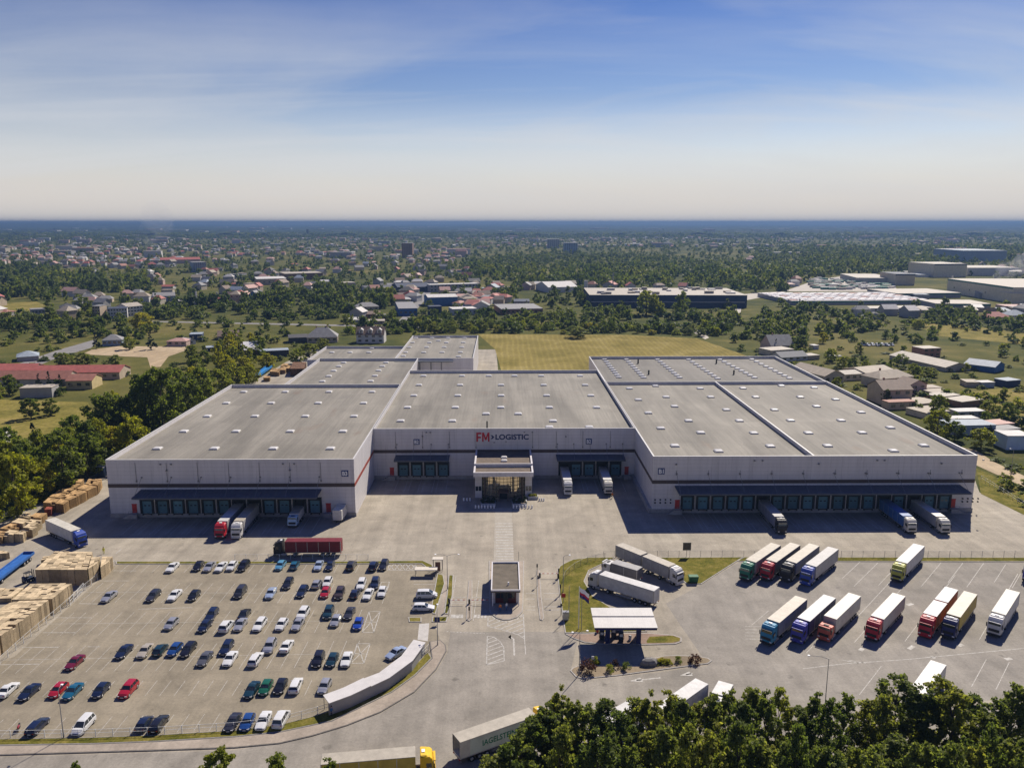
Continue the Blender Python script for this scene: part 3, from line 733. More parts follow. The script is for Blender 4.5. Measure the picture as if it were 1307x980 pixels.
stair_door(t1, pxl(864.5, Y1F) - c1, -1); stair_door(t1, pxl(1216.5, Y1F) - c1, 1)
num_sign(t1, pxl(842.5, Y1F) - c1, 12.2, 'B1')
for cx0 in (pxl(846, Y1F) - c1, pxl(1238, Y1F) - c1):
    m = MB()
    for i in range(4):
        for j in range(2): m.cyl((cx0 - 2.2 + i * 1.45, -0.2, 3.0 + j * 0.9), (cx0 - 2.2 + i * 1.45, 0.01, 3.0 + j * 0.9), 0.24, None, 8)
    m.build('wall_vent', W_RUBBER, t1)
MB().box(a1 - 0.9, a1, 0.0, Y2F - Y1F, -0.05, 1.4).build('plinth', W_PLINTH, t1)
# right rear hall
tr, cr, ar, br, dr = hall('dark roofed rear hall with six diagonal lines of close white skylights', X1L, X1R, Y1B + 0.01, YRB, HH - 0.1, W_ROOFD, SKYR, (2.2, 1.9))
for q in ((187, 60), (221, 95), (438, 60), (494, 95)):
    p = gp(740 + q[0] / 2.513, 440 + q[1] / 2.513, HH - PAR)
    MB().cyl((p.x - cr, p.y - Y1B, HH - PAR - 0.1), (p.x - cr, p.y - Y1B, HH - PAR + 1.9), 0.35, None, 8).build('roof_vent', W_RUBBER, tr)
# centre hall
t2, c2, a2, b2, d2 = hall('central hall set back behind the glass entrance, carrying the big red and navy sign', X3R + 0.01, X1L - 0.01, Y2F, Y2B, HH, W_ROOF, SKY2)
MB().box(a2, b2, -0.05, 0.02, 8.55, 9.6).build('wall_band', W_BAND, t2)
DL = [pxl(q, Y2F) - c2 for q in (516.2, 533, 549.8, 566.6)]; DR = [pxl(540 + q / 4.667, Y2F) - c2 for q in (838, 907, 985, 1062, 1140)]
for x in DL: dock(t2, x)
for i, x in enumerate(DR): dock(t2, x, i in (0, 3))
canopy(t2, pxl(507, Y2F) - c2, pxl(575, Y2F) - c2, 5.2, 7.5, 4); canopy(t2, pxl(709, Y2F) - c2, pxl(794, Y2F) - c2, 5.2, 7.5, 5)
downpipes(t2, [pxl(380 + q / 3.44, Y2F) - c2 for q in (437, 554, 670, 785, 1030, 1132, 1247)] + [pxl(777, Y2F) - c2])
lamp_on_wall(t2, pxl(541, Y2F) - c2, 14.0); lamp_on_wall(t2, pxl(646, Y2F) - c2, 12.2); lamp_on_wall(t2, pxl(721, Y2F) - c2, 13.8); lamp_on_wall(t2, pxl(631, Y2F) - c2, 12.0)
for q in (546, 551, 669, 679): lamp_on_wall(t2, pxl(q, Y2F) - c2, 15.3)
num_sign(t2, pxl(533.5, Y2F) - c2, 12.2, 'B2'); num_sign(t2, pxl(750, Y2F) - c2, 12.2, 'B2')
stair_door(t2, pxl(798.5, Y2F) - c2, 1); stair_door(t2, pxl(501.5, Y2F) - c2, -1)
plinth(t2, a2, pxl(604, Y2F) - c2); plinth(t2, pxl(681, Y2F) - c2, b2)
MB().cyl((pxl(622, Y2F) - c2, 3, HH - PAR - 0.1), (pxl(622, Y2F) - c2, 3, HH + 1.6), 0.22, None, 8).build('roof_vent', W_RUBBER, t2)
sg = MB().box(pxl(608, Y2F) - c2, pxl(676.5, Y2F) - c2, -0.13, -0.055, 11.4, 15.3).build('company_sign', W_PANEL, t2)
fx, fz = pxl(608.7, Y2F) - c2, 12.25
fm = MB(); LW = 0.52
def letter(poly): fm.prism([(fx + x, fz + z) for x, z in poly], 0, 0.05, bottom=True)
letter([(0, 0), (0.55, 0), (0.55, 1.1), (1.45, 1.1), (1.45, 1.65), (0.55, 1.65), (0.55, 2.4), (1.6, 2.4), (1.6, 2.95), (0, 2.95)])
letter([(1.8, 0), (2.3, 0), (2.3, 1.9), (2.75, 0.5), (3.2, 0.5), (3.65, 1.9), (3.65, 0), (4.15, 0), (4.15, 2.95), (3.55, 2.95), (2.975, 1.35), (2.4, 2.95), (1.8, 2.95)])
fo = fm.build('red_lettering', W_RED, sg); fo.location = (0, -0.135, 0); fo.rotation_euler = (math.pi / 2, 0, 0)
wall_text('navy_lettering', 'LOGISTIC', 10.5, 1.78, W_NAVY, sg, (pxl(653.6, Y2F) - c2, -0.17, 13.75), 0.034)
xc = pxl(628.9, Y2F) - c2
MB().prism([(xc - 0.62, -0.62), (xc - 0.05, 0.0), (xc - 0.62, 0.62), (xc - 0.02, 0.62), (xc + 0.62, 0.0), (xc - 0.02, -0.62)], 0, 0.04, bottom=True).build('arrow_mark', W_NAVY, sg)
KA = COL.objects[-1]; KA.location = (0, -0.135, 13.72); KA.rotation_euler = (math.pi / 2, 0, 0)
# left front hall
t3, c3, a3, b3, d3 = hall('left front hall with twelve dock doors and a sunlit end wall beside the yard', X3L, X3R, Y3F, Y3B, HH, W_ROOF, SKY3)
face_band(t3, a3, b3, d3, mr=W_BANDR)
D3 = [pxl(130 + q / 3.734, Y3F) - c3 for q in (215, 289, 362, 435, 508, 582, 654, 727, 798, 870, 943, 1016)]
for i, x in enumerate(D3): dock(t3, x, i in (6, 7, 10))
canopy(t3, pxl(182, Y3F) - c3, pxl(411, Y3F) - c3, 6.3, 7.55, 7)
downpipes(t3, [pxl(130 + q / 3.734, Y3F) - c3 for q in (175, 322, 468, 615, 760, 905, 1050)])
for q in (295, 346, 874, 927): lamp_on_wall(t3, pxl(130 + q / 3.734, Y3F) - c3, 15.2)
for q in (322, 905): lamp_on_wall(t3, pxl(130 + q / 3.734, Y3F) - c3, 13.4)
plinth(t3, a3 - 0.2, b3 + 0.2)
stair_door(t3, pxl(171, Y3F) - c3, -1); stair_door(t3, pxl(419, Y3F) - c3, 1)
num_sign(t3, pxl(441.8, Y3F) - c3, 12.4, 'B3')
# the stepped halls behind
tm, cm_, am, bm_, dm_ = hall('low middle hall stepped in behind the left front hall', XML, X3R - 0.02, Y3B + 0.02, YMB, 15.7, W_ROOF, SKYM)
face_band(tm, am, bm_, dm_, front=False, right=False)
tf, cf, af, bf, df = hall('small far left hall with a blue shaded side wall', XFL, XFM - 0.02, YMB + 0.02, YFLB, 15.0, W_ROOF, SKYFL)
tg, cg, ag, bg_, dg_ = hall('farthest hall at the edge of the yellow field with bare white front panels', XFM, XFR, YMB + 0.02, YFB, 15.7, W_ROOF, SKYFH)
for q in (870, 945, 1015): MB().box(pxl(380 + q / 5.446, YMB) - cg - 0.25, pxl(380 + q / 5.446, YMB) - cg + 0.25, -0.3, -0.03, 6.0, 14.2).build('downpipe', W_STEEL, tg)
MB().box(ag, pxl(581, YMB) - cg, -3.2, -0.03, 14.2, 14.6).build('canopy', W_CANOPY, tg)
# bay lines on the paving in front of the docks
bl = MB()
for (c, y, xs_) in ((c1, Y1F, D1), (c3, Y3F, D3), (c2, Y2F, DL + DR)):
    for x in xs_:
        for s in (-1.5, 1.5): strip(bl, [(c + x + s, y - 0.9), (c + x + s, y - 13)], 0.13, 0.014)
bl.build('dock_bay_lines', G_LINE, kind='structure')

# ------------------------------------------------------------------ entrance pavilion
GLS, nt, b = node_mat('bronze_solar_glass')
b.inputs['Base Color'].default_value = (0.82, 0.7, 0.48, 1); b.inputs['Metallic'].default_value = 0.75; b.inputs['Roughness'].default_value = 0.06
E_ROOF = mat('brown_roof_gravel', (0.13, 0.1, 0.075), 0.9, 0.2, 0.8, bump=0.3)
YP0 = 225.2; YPM = 232.5
xa, xb = gp(604.2, 604, 8.8).x, gp(681.0, 604, 8.8).x
cxp = (xa + xb) / 2; hw = (xb - xa) / 2
tp = thing('entrance_pavilion', 'glass fronted entrance block with white rimmed brown roofs under the big sign', 'entrance', (cxp, YP0, 0))
D = Y2F - YP0 - 0.05; dM = YPM - YP0
MB().box(-hw + 0.5, hw - 0.5, dM + 0.2, D, 8.3, 9.0).build('roof', E_ROOF, tp)
MB().box(-hw + 0.5, hw - 0.5, 0.5, dM - 0.2, 8.2, 8.5).build('roof', E_ROOF, tp)
f = MB()
f.box(-hw, hw, 0.0, 0.5, 7.75, 9.05); f.box(-hw, -hw + 0.5, 0.503, dM - 0.2, 7.75, 9.05); f.box(hw - 0.5, hw, 0.503, dM - 0.2, 7.75, 9.05)
f.box(-hw, hw, dM - 0.198, dM + 0.2, 7.75, 9.55); f.box(-hw, -hw + 0.5, dM + 0.203, D, 7.75, 9.55); f.box(hw - 0.5, hw, dM + 0.203, D, 7.75, 9.55)
f.build('roof_rim', W_PANEL, tp)
for yy in (dM + 4.3, dM + 7.8):
    o = MB(); o.loft([[(-0.9 * k, -0.8 * k, z), (0.9 * k, -0.8 * k, z), (0.9 * k, 0.8 * k, z), (-0.9 * k, 0.8 * k, z)] for k, z in ((1, 0), (1, 0.3), (0.7, 0.5), (0.3, 0.55))], False, True)
    s = o.build('skylight', W_DOME, tp); s.location = (0.2, yy, 9.0)
yg = 6.2
# side wings
wl = MB(); wl.box(-hw + 0.3, -hw + 2.3, 4.0, D, -0.05, 7.745); wl.build('side_wall', W_PANEL, tp); MB().box(hw - 2.3, hw - 0.3, 4.0, D, -0.05, 7.745).build('side_wall', W_PANEL, tp)
for s in (-1, 1):
    x0 = s * (hw - 1.3)
    w = MB().box(x0 - 0.85, x0 + 0.85, 3.93, 3.998, 2.2, 3.6).build('window', mat('dark_glass', (0.02, 0.026, 0.032), 0.08, 0.1, 1, 0.8), tp)
    MB().box(x0 - 0.04, x0 + 0.04, 3.9, 3.928, 2.2, 3.6).build('window_frame', W_WHITE, w)
# bowed glass curtain wall
gx = hw - 2.35; n = 12; pts = []
for i in range(n + 1):
    u = -1 + 2 * i / n; pts.append((gx * u, yg - 2.4 * math.cos(u * math.pi / 2), 0))
g = MB(); g.add([(x, y, z) for x, y, _ in pts for z in (0, 8.0)], [(2 * i, 2 * i + 2, 2 * i + 3, 2 * i + 1) for i in range(n)])
cw = g.build('glass_front', GLS, tp)
mu = MB()
for x, y, _ in pts: mu.box(x - 0.04, x + 0.04, y - 0.1, y + 0.05, 0, 8.0)
for j in range(7):
    z = 0.15 + j * 1.15
    for (x0, y0, _), (x1, y1, _) in zip(pts[:-1], pts[1:]):
        mu.loft([[(x0, y0 - 0.1, z), (x0, y0, z), (x0, y0, z + 0.1), (x0, y0 - 0.1, z + 0.1)], [(x1, y1 - 0.1, z), (x1, y1, z), (x1, y1, z + 0.1), (x1, y1 - 0.1, z + 0.1)]])
mu.build('mullion', mat('dark_frame', (0.05, 0.045, 0.04), 0.5, 0.1, 1), cw)
for x in (-gx * 0.86, gx * 0.86): MB().cyl((x, 1.2, 0), (x, 1.2, 7.75), 0.28, None, 12).build('column', mat('dark_column', (0.06, 0.045, 0.04), 0.5, 0.1, 1), tp)
pc = MB(); pc.box(-1.5, 1.5, 0.6, 3.6, 2.6, 2.8); pc.box(-1.4, -1.2, 0.8, 1.0, 0, 2.6); pc.box(1.2, 1.4, 0.8, 1.0, 0, 2.6)
pc.build('porch', mat('brown_porch', (.1, .06, .055), .6, .1, 1), tp)
MB().box(-1.15, 1.15, 3.0, 3.2, 0, 2.7).build('door', mat('dark_glass', (0.02, 0.026, 0.032), 0.08, 0.1, 1, 0.8), tp)
SHRUBM = None
# ------------------------------------------------------------------ vehicles
GLASS = MATS['dark_glass']
TYRE = mat('tyre_rubber', (0.016, 0.016, 0.017), 0.85, 0.2, 4)
RIM = mat('wheel_alloy', (0.42, 0.42, 0.43), 0.35, 0.1, 4, metal=0.6)
LAMP = mat('lamp_glass', (0.7, 0.7, 0.68), 0.1, 0.05, 4, 0.8)
TAIL = mat('tail_lamp', (0.35, 0.01, 0.01), 0.2, 0.05, 4, 0.7)
PLATE = mat('number_plate_white', (0.72, 0.72, 0.7), 0.5, 0.05, 4)
TRIM = mat('dark_trim', (0.022, 0.022, 0.024), 0.6, 0.15, 4)
CHASSIS = mat('chassis_black', (0.03, 0.03, 0.032), 0.75, 0.25, 2)
def paint(name, col, metal=0.25, rough=0.28):
    return mat('paint_' + name, col, rough, 0.04, 0.7, 0.5, metal=metal, coat=0.6)
PAINT = dict(black=paint('black', (0.012, 0.012, 0.014)), navy=paint('navy', (0.012, 0.02, 0.05)), white=paint('white', (0.62, 0.62, 0.61), 0.0), silver=paint('silver', (0.42, 0.42, 0.43), 0.5),
    grey=paint('grey', (0.12, 0.12, 0.125), 0.4), darkgrey=paint('darkgrey', (0.045, 0.045, 0.05), 0.4), red=paint('red', (0.36, 0.012, 0.022), 0.1), maroon=paint('maroon', (0.16, 0.012, 0.03), 0.2), green=paint('green', (0.012, 0.11, 0.055), 0.2),
    teal=paint('teal', (0.012, 0.045, 0.06), 0.3), blue=paint('blue', (0.018, 0.07, 0.24), 0.3), brightblue=paint('brightblue', (0.015, 0.06, 0.36), 0.2), lightblue=paint('lightblue', (0.12, 0.34, 0.5), 0.3), paleblue=paint('paleblue', (0.4, 0.48, 0.6), 0.4),
    beige=paint('beige', (0.5, 0.44, 0.34), 0.3), brown=paint('brown', (0.06, 0.04, 0.03), 0.3), tealblue=paint('tealblue', (0.015, 0.12, 0.2), 0.3))
PROTO_PAINT = PAINT['white']

CARS = dict(  # length, half width, height, belt, windscreen foot, windscreen head, rear window head, rear window foot
    saloon=(4.55, .88, 1.45, .93, -.98, -.22, .82, 1.52, 0.99), hatchback=(4.05, .86, 1.48, .95, -.98, -.3, 1.35, 1.9, .97), estate=(4.65, .88, 1.49, .95, -1.0, -.25, 1.85, 2.2, .98),
    suv=(4.5, .92, 1.7, 1.08, -1.0, -.35, 1.75, 2.12, 1.1), minivan=(4.6, .91, 1.76, 1.05, -1.42, -.5, 1.9, 2.2, 1.1))
def make_car(kind):
    L, w, H, bz, wf, wh, rh, rf, dz = CARS[kind]
    h = L / 2
    t = thing('car', 'parked ' + kind, 'car')
    st = [(-h, .76, .30, .56, .58), (-h + .1, .88, .22, .68, .70), (-h + .4, .96, .18, bz - .2, bz - .15), (wf - .3, .99, .18, bz - .06, bz - .02), (wf, 1.0, .18, bz, bz + .03), (0, 1.0, .18, bz + .01, bz + .03), (rf * .7, 1.0, .18, bz + .03, bz + .04), (rf, .985, .2, dz - .03, dz), (h - .12, .94, .24, dz - .06, dz - .02), (h, .82, .34, dz - .2, dz - .17)]
    rings = []
    for y, k, zl, zs, zt in st:
        a = w * k
        half = [(a * .9, zl), (a, zl + .14), (a, zs - .14), (a * .94, zs), (a * .5, zt)]
        rings.append([(-x, y, z) for x, z in half] + [(x, y, z) for x, z in half[::-1]])
    b = MB().loft(rings)
    # roof panel, pillars and wheel arch lips in body colour
    g0, g1 = w * .93, w * .72
    zr = H - .07
    rr = []
    for y, k, z in ((wh - .06, .96, zr - .02), (wh + .25, 1.0, zr + .035), ((wh + rh) / 2, 1.02, H - .01), (rh - .25, 1.0, zr + .03), (rh + .05, .95, zr - .02)):
        a = g1 * k + .02
        rr.append([(-a, y, z - .05), (-a * .96, y, z), (-a * .5, y, z + .025), (a * .5, y, z + .025), (a * .96, y, z), (a, y, z - .05)])
    b.loft(rr)
    def pillar(y0, y1, ww):
        for s in (-1, 1):
            b.loft([[(s * (g0 + .012), y0 - ww, bz), (s * (g0 + .012), y0 + ww, bz), (s * (g0 - .05), y0 + ww, bz), (s * (g0 - .05), y0 - ww, bz)], [(s * (g1 + .016), y1 - ww, zr), (s * (g1 + .016), y1 + ww, zr), (s * (g1 - .05), y1 + ww, zr), (s * (g1 - .05), y1 - ww, zr)]])
    pillar(wf + .02, wh, .045); pillar(rf - .06, rh - .02, .07 if kind in ('saloon', 'hatchback') else .05); pillar(.28, .26, .045)
    if kind in ('estate', 'minivan', 'suv'): pillar(1.25, 1.2, .04)
    b.build('body', PROTO_PAINT, t, smooth=False)
    n = 5; gl_ = []
    for i in range(n + 1):
        u = i / n; y0 = wf + (wh - wf) * u; y1 = rf + (rh - rf) * u; ww = g0 + (g1 - g0) * u; z = bz - .02 + (zr - bz + .02) * u
        gl_.append([(-ww * .86, y0, z), (ww * .86, y0, z), (ww, y0 + .22, z), (ww, y1 - .12, z), (ww * .88, y1, z), (-ww * .88, y1, z), (-ww, y1 - .12, z), (-ww, y0 + .22, z)])
    MB().loft(gl_).build('windows', GLASS, t)
    wr = .31 if kind not in ('suv',) else .36
    for sy in (-h + .82, h - .82):
        for s in (-1, 1):
            x = s * (w - .075)
            o = MB(); o.cyl((x - s * .11, sy, wr), (x + s * .085, sy, wr), wr, None, 14); wo_ = o.build('wheel', TYRE, t)
            MB().cyl((x + s * .07, sy, wr), (x + s * .095, sy, wr), wr * .66, wr * .6, 10).build('rim', RIM, wo_)
    for s in (-1, 1):
        MB().loft([[(s * w * .5, -h - .005, .5), (s * w * .84, -h + .03, .52), (s * w * .84, -h + .03, .66), (s * w * .5, -h - .005, .64)], [(s * w * .5, -h + .25, .52), (s * w * .93, -h + .3, .54), (s * w * .92, -h + .3, .7), (s * w * .5, -h + .25, .68)]]).build('headlight', LAMP, t)
        MB().box(min(s * w * .6, s * w * .83), max(s * w * .6, s * w * .83), h - .1, h + .012, dz - .34, dz - .17).build('tail_light', TAIL, t)
        MB().bbox(min(s * w, s * (w + .19)), max(s * w, s * (w + .19)), wf + .16, wf + .3, bz - .02, bz + .13, .03).build('mirror', PROTO_PAINT, t)
    MB().box(-.26, .26, -h - .016, -h - .001, .36, .47).build('number_plate', PLATE, t)
    MB().box(-.26, .26, h + .001, h + .016, .52, .63).build('number_plate', PLATE, t)
    MB().box(-w * .55, w * .55, -h - .013, -h + .05, .49, .6).build('grille', TRIM, t)
    return t
PROTO = {k: make_car(k) for k in CARS}
index_kids()
z1_ = lambda x, y: (x / 3.5, 700 + y / 3.5)
z2_ = lambda x, y: (300 + x / 3.5, 700 + y / 3.5)
A, B = z1_, z2_
# (photo point of the car's middle, colour, kind, label)
CARLIST = [
 (A(770,80),'white','saloon','white saloon, leftmost car of the back row beside the grass strip'),
 (A(886,75),'black','hatchback','black hatchback between the first two white cars of the back row'),
 (A(936,77),'silver','saloon','silver saloon just right of the black hatchback in the back row'),
 (A(988,78),'white','saloon','white saloon in the middle of five close cars in the back row'),
 (A(1036,75),'white','hatchback','small white hatchback against the black four by four in the back row'),
 (A(1088,75),'black','suv','black four by four ending the close group of five in the back row'),
 (B(203,72),'lightblue','hatchback','light blue hatchback in the back row below the red lorry'),
 (B(267,70),'tealblue','hatchback','teal blue hatchback next to the light blue one in the back row'),
 (B(374,72),'paleblue','saloon','pale blue saloon in the back row with dark navy car on its right'),
 (B(424,74),'navy','hatchback','navy hatchback touching the pale blue saloon in the back row'),
 (B(520,72),'darkgrey','suv','dark grey four by four standing alone near the right end of the back row'),
 (B(618,74),'navy','suv','navy four by four, last but one car of the back row'),
 (B(664,70),'black','estate','black estate beside the hatched bays, rightmost of the back row'),
 (A(487,210),'silver','saloon','silver saloon standing alone by the fence of the pallet yard, second row'),
 (A(684,207),'darkgrey','estate','dark grey estate, second car from the left in the second row'),
 (A(780,204),'white','saloon','white saloon between two dark cars in the second row'),
 (A(866,206),'black','hatchback','black hatchback right of the white saloon in the second row'),
 (A(1073,192),'darkgrey','minivan','tall dark grey people carrier parked alone in the second row'),
 (B(160,195),'paleblue','saloon','pale blue saloon with empty bays on its left in the second row'),
 (B(236,152),'black','estate','black estate in the upper half of the second row behind the pale saloon'),
 (B(300,188),'navy','estate','navy estate in the second row left of the red car'),
 (B(366,153),'silver','hatchback','silver hatchback parked behind the second row, left of the white one'),
 (B(413,146),'white','hatchback','white hatchback nose to tail behind the bright red car'),
 (B(403,193),'red','hatchback','bright red hatchback in the middle of the second row'),
 (B(467,197),'brown','suv','dark brown four by four right of the bright red hatchback'),
 (B(536,197),'navy','hatchback','navy hatchback in front of a white car near the right end of the second row'),
 (B(564,155),'white','estate','white estate parked back to back with the navy hatchback'),
 (B(625,153),'navy','suv','navy four by four behind the two white cars ending the second row'),
 (B(595,200),'white','saloon','white saloon, last but one at the right end of the second row'),
 (B(657,190),'white','hatchback','white hatchback ending the second row beside the framed bay'),
 (A(765,332),'silver','hatchback','silver hatchback, leftmost car of the third row'),
 (A(946,290),'navy','estate','navy estate parked behind another navy car in the third row'),
 (A(915,342),'navy','hatchback','navy hatchback nearest the camera of the nose to tail navy pair'),
 (A(1012,342),'white','suv','white four by four on the left of the silver saloon in the third row'),
 (A(1092,288),'black','saloon','black saloon parked behind the silver saloon in the third row'),
 (A(1074,335),'silver','saloon','silver saloon in front of a black saloon in the third row'),
 (B(110,335),'white','estate','white estate standing alone between silver cars in the third row'),
 (B(208,335),'white','hatchback','white hatchback left of the nose to tail silver pair in the third row'),
 (B(303,288),'white','suv','white four by four with dark windows behind the silver saloon'),
 (B(281,333),'silver','saloon','silver saloon in front of the white four by four in the third row'),
 (B(417,283),'teal','suv','dark green four by four parked behind the third row'),
 (B(450,318),'silver','hatchback','silver hatchback in front of the dark green four by four'),
 (B(511,285),'darkgrey','saloon','dark grey saloon behind the small bright blue car'),
 (B(550,332),'brightblue','hatchback','small bright blue car beside the framed bay of the third row'),
 (A(334,503),'maroon','saloon','maroon saloon standing alone at the left of the fourth row'),
 (A(553,455),'navy','saloon','navy saloon left of the beige car in the fourth row'),
 (A(648,452),'beige','saloon','beige saloon in the fourth row'),
 (A(717,446),'teal','hatchback','dark teal hatchback between the beige and the blue car'),
 (A(781,446),'blue','hatchback','blue hatchback in the group of five in the fourth row'),
 (A(840,447),'black','estate','black estate right of the blue hatchback in the fourth row'),
 (A(915,487),'grey','saloon','grey saloon in the nearer half of the fourth row'),
 (A(1012,438),'navy','estate','navy estate parked behind a white saloon in the fourth row'),
 (A(1028,487),'white','saloon','white saloon in front of the navy estate in the fourth row'),
 (B(93,488),'white','estate','white estate, nearer of the two white cars left of centre in the fourth row'),
 (B(155,433),'silver','suv','silver four by four behind the white estate in the fourth row'),
 (B(231,430),'white','saloon','white saloon in the farther half of the fourth row, last of its half'),
 (B(371,492),'black','suv','black four by four, first of three cars beside the fourth row framed bay'),
 (B(434,493),'teal','hatchback','dark teal hatchback between a black and a white car by the framed bay'),
 (B(498,490),'white','saloon','white saloon right beside the framed bay of the fourth row'),
 (B(719,462),'paleblue','saloon','pale blue saloon parked askew beside the long white shelter'),
 (A(35,625),'white','saloon','white saloon at the far left end of the fifth row'),
 (A(130,635),'navy','saloon','navy saloon second from the left in the fifth row'),
 (A(260,627),'red','hatchback','red hatchback with a teal blue car on its right in the fifth row'),
 (A(325,632),'tealblue','saloon','teal blue saloon behind the lamp post in the fifth row'),
 (A(450,628),'navy','hatchback','navy hatchback left of the red four by four in the fifth row'),
 (A(573,625),'red','suv','red four by four with empty bays to its right in the fifth row'),
 (B(75,625),'teal','saloon','dark teal saloon left of the green hatchback in the fifth row'),
 (B(137,615),'green','hatchback','green hatchback, the only green car of the fifth row'),
 (B(203,610),'black','hatchback','black hatchback between the green and the white car in the fifth row'),
 (B(272,605),'white','estate','long white estate right of the black hatchback in the fifth row'),
 (B(400,610),'silver','hatchback','silver hatchback at the right end of the fifth row by the shelter'),
 (A(167,787),'navy','estate','navy estate beside the motorbike in the front row'),
 (A(372,785),'white','minivan','white people carrier behind the white fence rail in the front row'),
 (A(645,775),'navy','hatchback','navy hatchback with lit red tail lamp in the front row'),
 (A(710,775),'black','estate','black estate touching the navy hatchback in the front row'),
 (A(1040,770),'darkgrey','saloon','dark grey saloon left of the blue car in the front row'),
 (B(55,770),'blue','hatchback','blue hatchback between dark grey and white cars in the front row'),
 (B(127,763),'white','saloon','white saloon right of the blue hatchback in the front row'),
 (B(207,755),'white','minivan','white people carrier ending the front row on the right'),
]
used = {}
def place_car(px, py, col, kind, label, rz=None, group='cars in the staff car park'):
    p = gp(px, py, 0.75); p.z = 0.005
    if rz is None: rz = R(random.uniform(-3, 3)) + (math.pi if random.random() < 0.22 else 0) + R(-1.5)
    t = PROTO[kind]
    if kind not in used:
        used[kind] = t; t.location = p; t.rotation_euler = (0, 0, rz); t['label'] = label; t['group'] = group
        for o in [t] + KIDS.get(t.name, []):
            if o.data is None: continue
            for sl in o.material_slots:
                if sl.material is PROTO_PAINT: sl.link = 'OBJECT'; sl.material = PAINT[col]
        return t
    return dup(t, p, rz, label, group, swap={n.name: PAINT[col] for n in PAINT.values()} and SwapPaint(PAINT[col]))
class SwapPaint(dict):
    def __init__(s, m): s.m = m
    def __contains__(s, k): return k.startswith('paint_')
    def __getitem__(s, k): return s.m
    def __bool__(s): return True
for (px, py), col, kind, label in CARLIST:
    rz = R(-38) if 'askew' in label else (R(180) if 'tail lamp' in label else None)
    place_car(px, py, col, kind, label, rz)
place_car(*B(856, 203), 'white', 'minivan', 'tall white people carrier parked sideways by the gate hedge, farther of two', R(92))
place_car(*B(842, 259), 'white', 'estate', 'white estate parked sideways by the gate, nearer of two', R(90))

# ---- motorbike
def motorbike(p, rz):
    t = thing('motorbike', 'red and black motorbike parked at the left end of the front row', 'motorbike', p, rz)
    for y in (-.65, .65):
        w = MB()
        for k in range(16):
            a0, a1 = 2 * math.pi * k / 16, 2 * math.pi * (k + 1) / 16
            w.cyl((0, y + .26 * math.cos(a0), .31 + .26 * math.sin(a0)), (0, y + .26 * math.cos(a1), .31 + .26 * math.sin(a1)), .055, None, 6)
        o = w.build('wheel', TYRE, t); MB().cyl((-.04, y, .31), (.04, y, .31), .12, None, 10).build('hub', RIM, o)
    b = MB(); b.bbox(-.16, .16, -.35, .15, .62, .9, .08); b.bbox(-.13, .13, -.72, -.4, .6, .95, .06); b.build('fairing', PAINT['red'], t)
    b = MB(); b.bbox(-.14, .14, .12, .75, .74, .86, .05); b.build('saddle', TRIM, t)
    b = MB(); b.bbox(-.15, .15, -.25, .3, .28, .6, .05); b.build('engine', CHASSIS, t)
    f = MB(); f.cyl((-.08, -.65, .31), (-.08, -.42, .98), .03); f.cyl((.08, -.65, .31), (.08, -.42, .98), .03); f.tube([(-.38, -.3, 1.05), (0, -.42, 1.02), (.38, -.3, 1.05)], .02); f.build('fork', RIM, t)
motorbike(gp(24.5, 931), R(20))

# ---- articulated lorries
def prof(mb, pr, hw, ins=0.07, mi=0):
    """side profile (y,z) swept across the width with eased edges"""
    n = len(pr); cy = sum(p[0] for p in pr) / n; cz = sum(p[1] for p in pr) / n
    ringi = []
    for x, k in ((-hw, ins), (-hw + ins, 0), (hw - ins, 0), (hw, ins)):
        ringi.append([(x, y + (cy - y) / max(.4, math.hypot(cy - y, cz - z)) * k, z + (cz - z) / max(.4, math.hypot(cy - y, cz - z)) * k) for y, z in pr])
    return mb.loft(ringi, True, True, mi)
def lorry_wheel(parent, x, y, s, r=.5, w=.32):
    o = MB().cyl((x - s * w, y, r), (x, y, r), r, None, 16).build('wheel', TYRE, parent)
    MB().cyl((x - s * .02, y, r), (x + s * .03, y, r), r * .55, r * .45, 12).build('rim', RIM, o)
ROOFS = {}
def tmat(name, col): return mat('lorry_' + name, col, 0.5, 0.12, 0.9, 0.35)
LP = dict(white=(.52, .51, .49), grey=(.36, .35, .34), tan=(.4, .36, .29), beige=(.44, .39, .31), darkgrey=(.13, .125, .13), slate=(.2, .21, .27), navy=(.025, .03, .11), yellow=(.5, .36, .06), orange=(.5, .09, .03), bluebox=(.05, .13, .33),
    maroon=(.15, .012, .02), green=(.02, .17, .1), red=(.4, .015, .03), black=(.02, .02, .025), blue=(.03, .07, .33), lime=(.42, .42, .06), teal=(.02, .2, .34), violet=(.06, .06, .34), coral=(.48, .1, .06), cream=(.56, .53, .45), gold=(.68, .42, .01), paleblue=(.35, .5, .62), bodygrey=(.3, .29, .28))
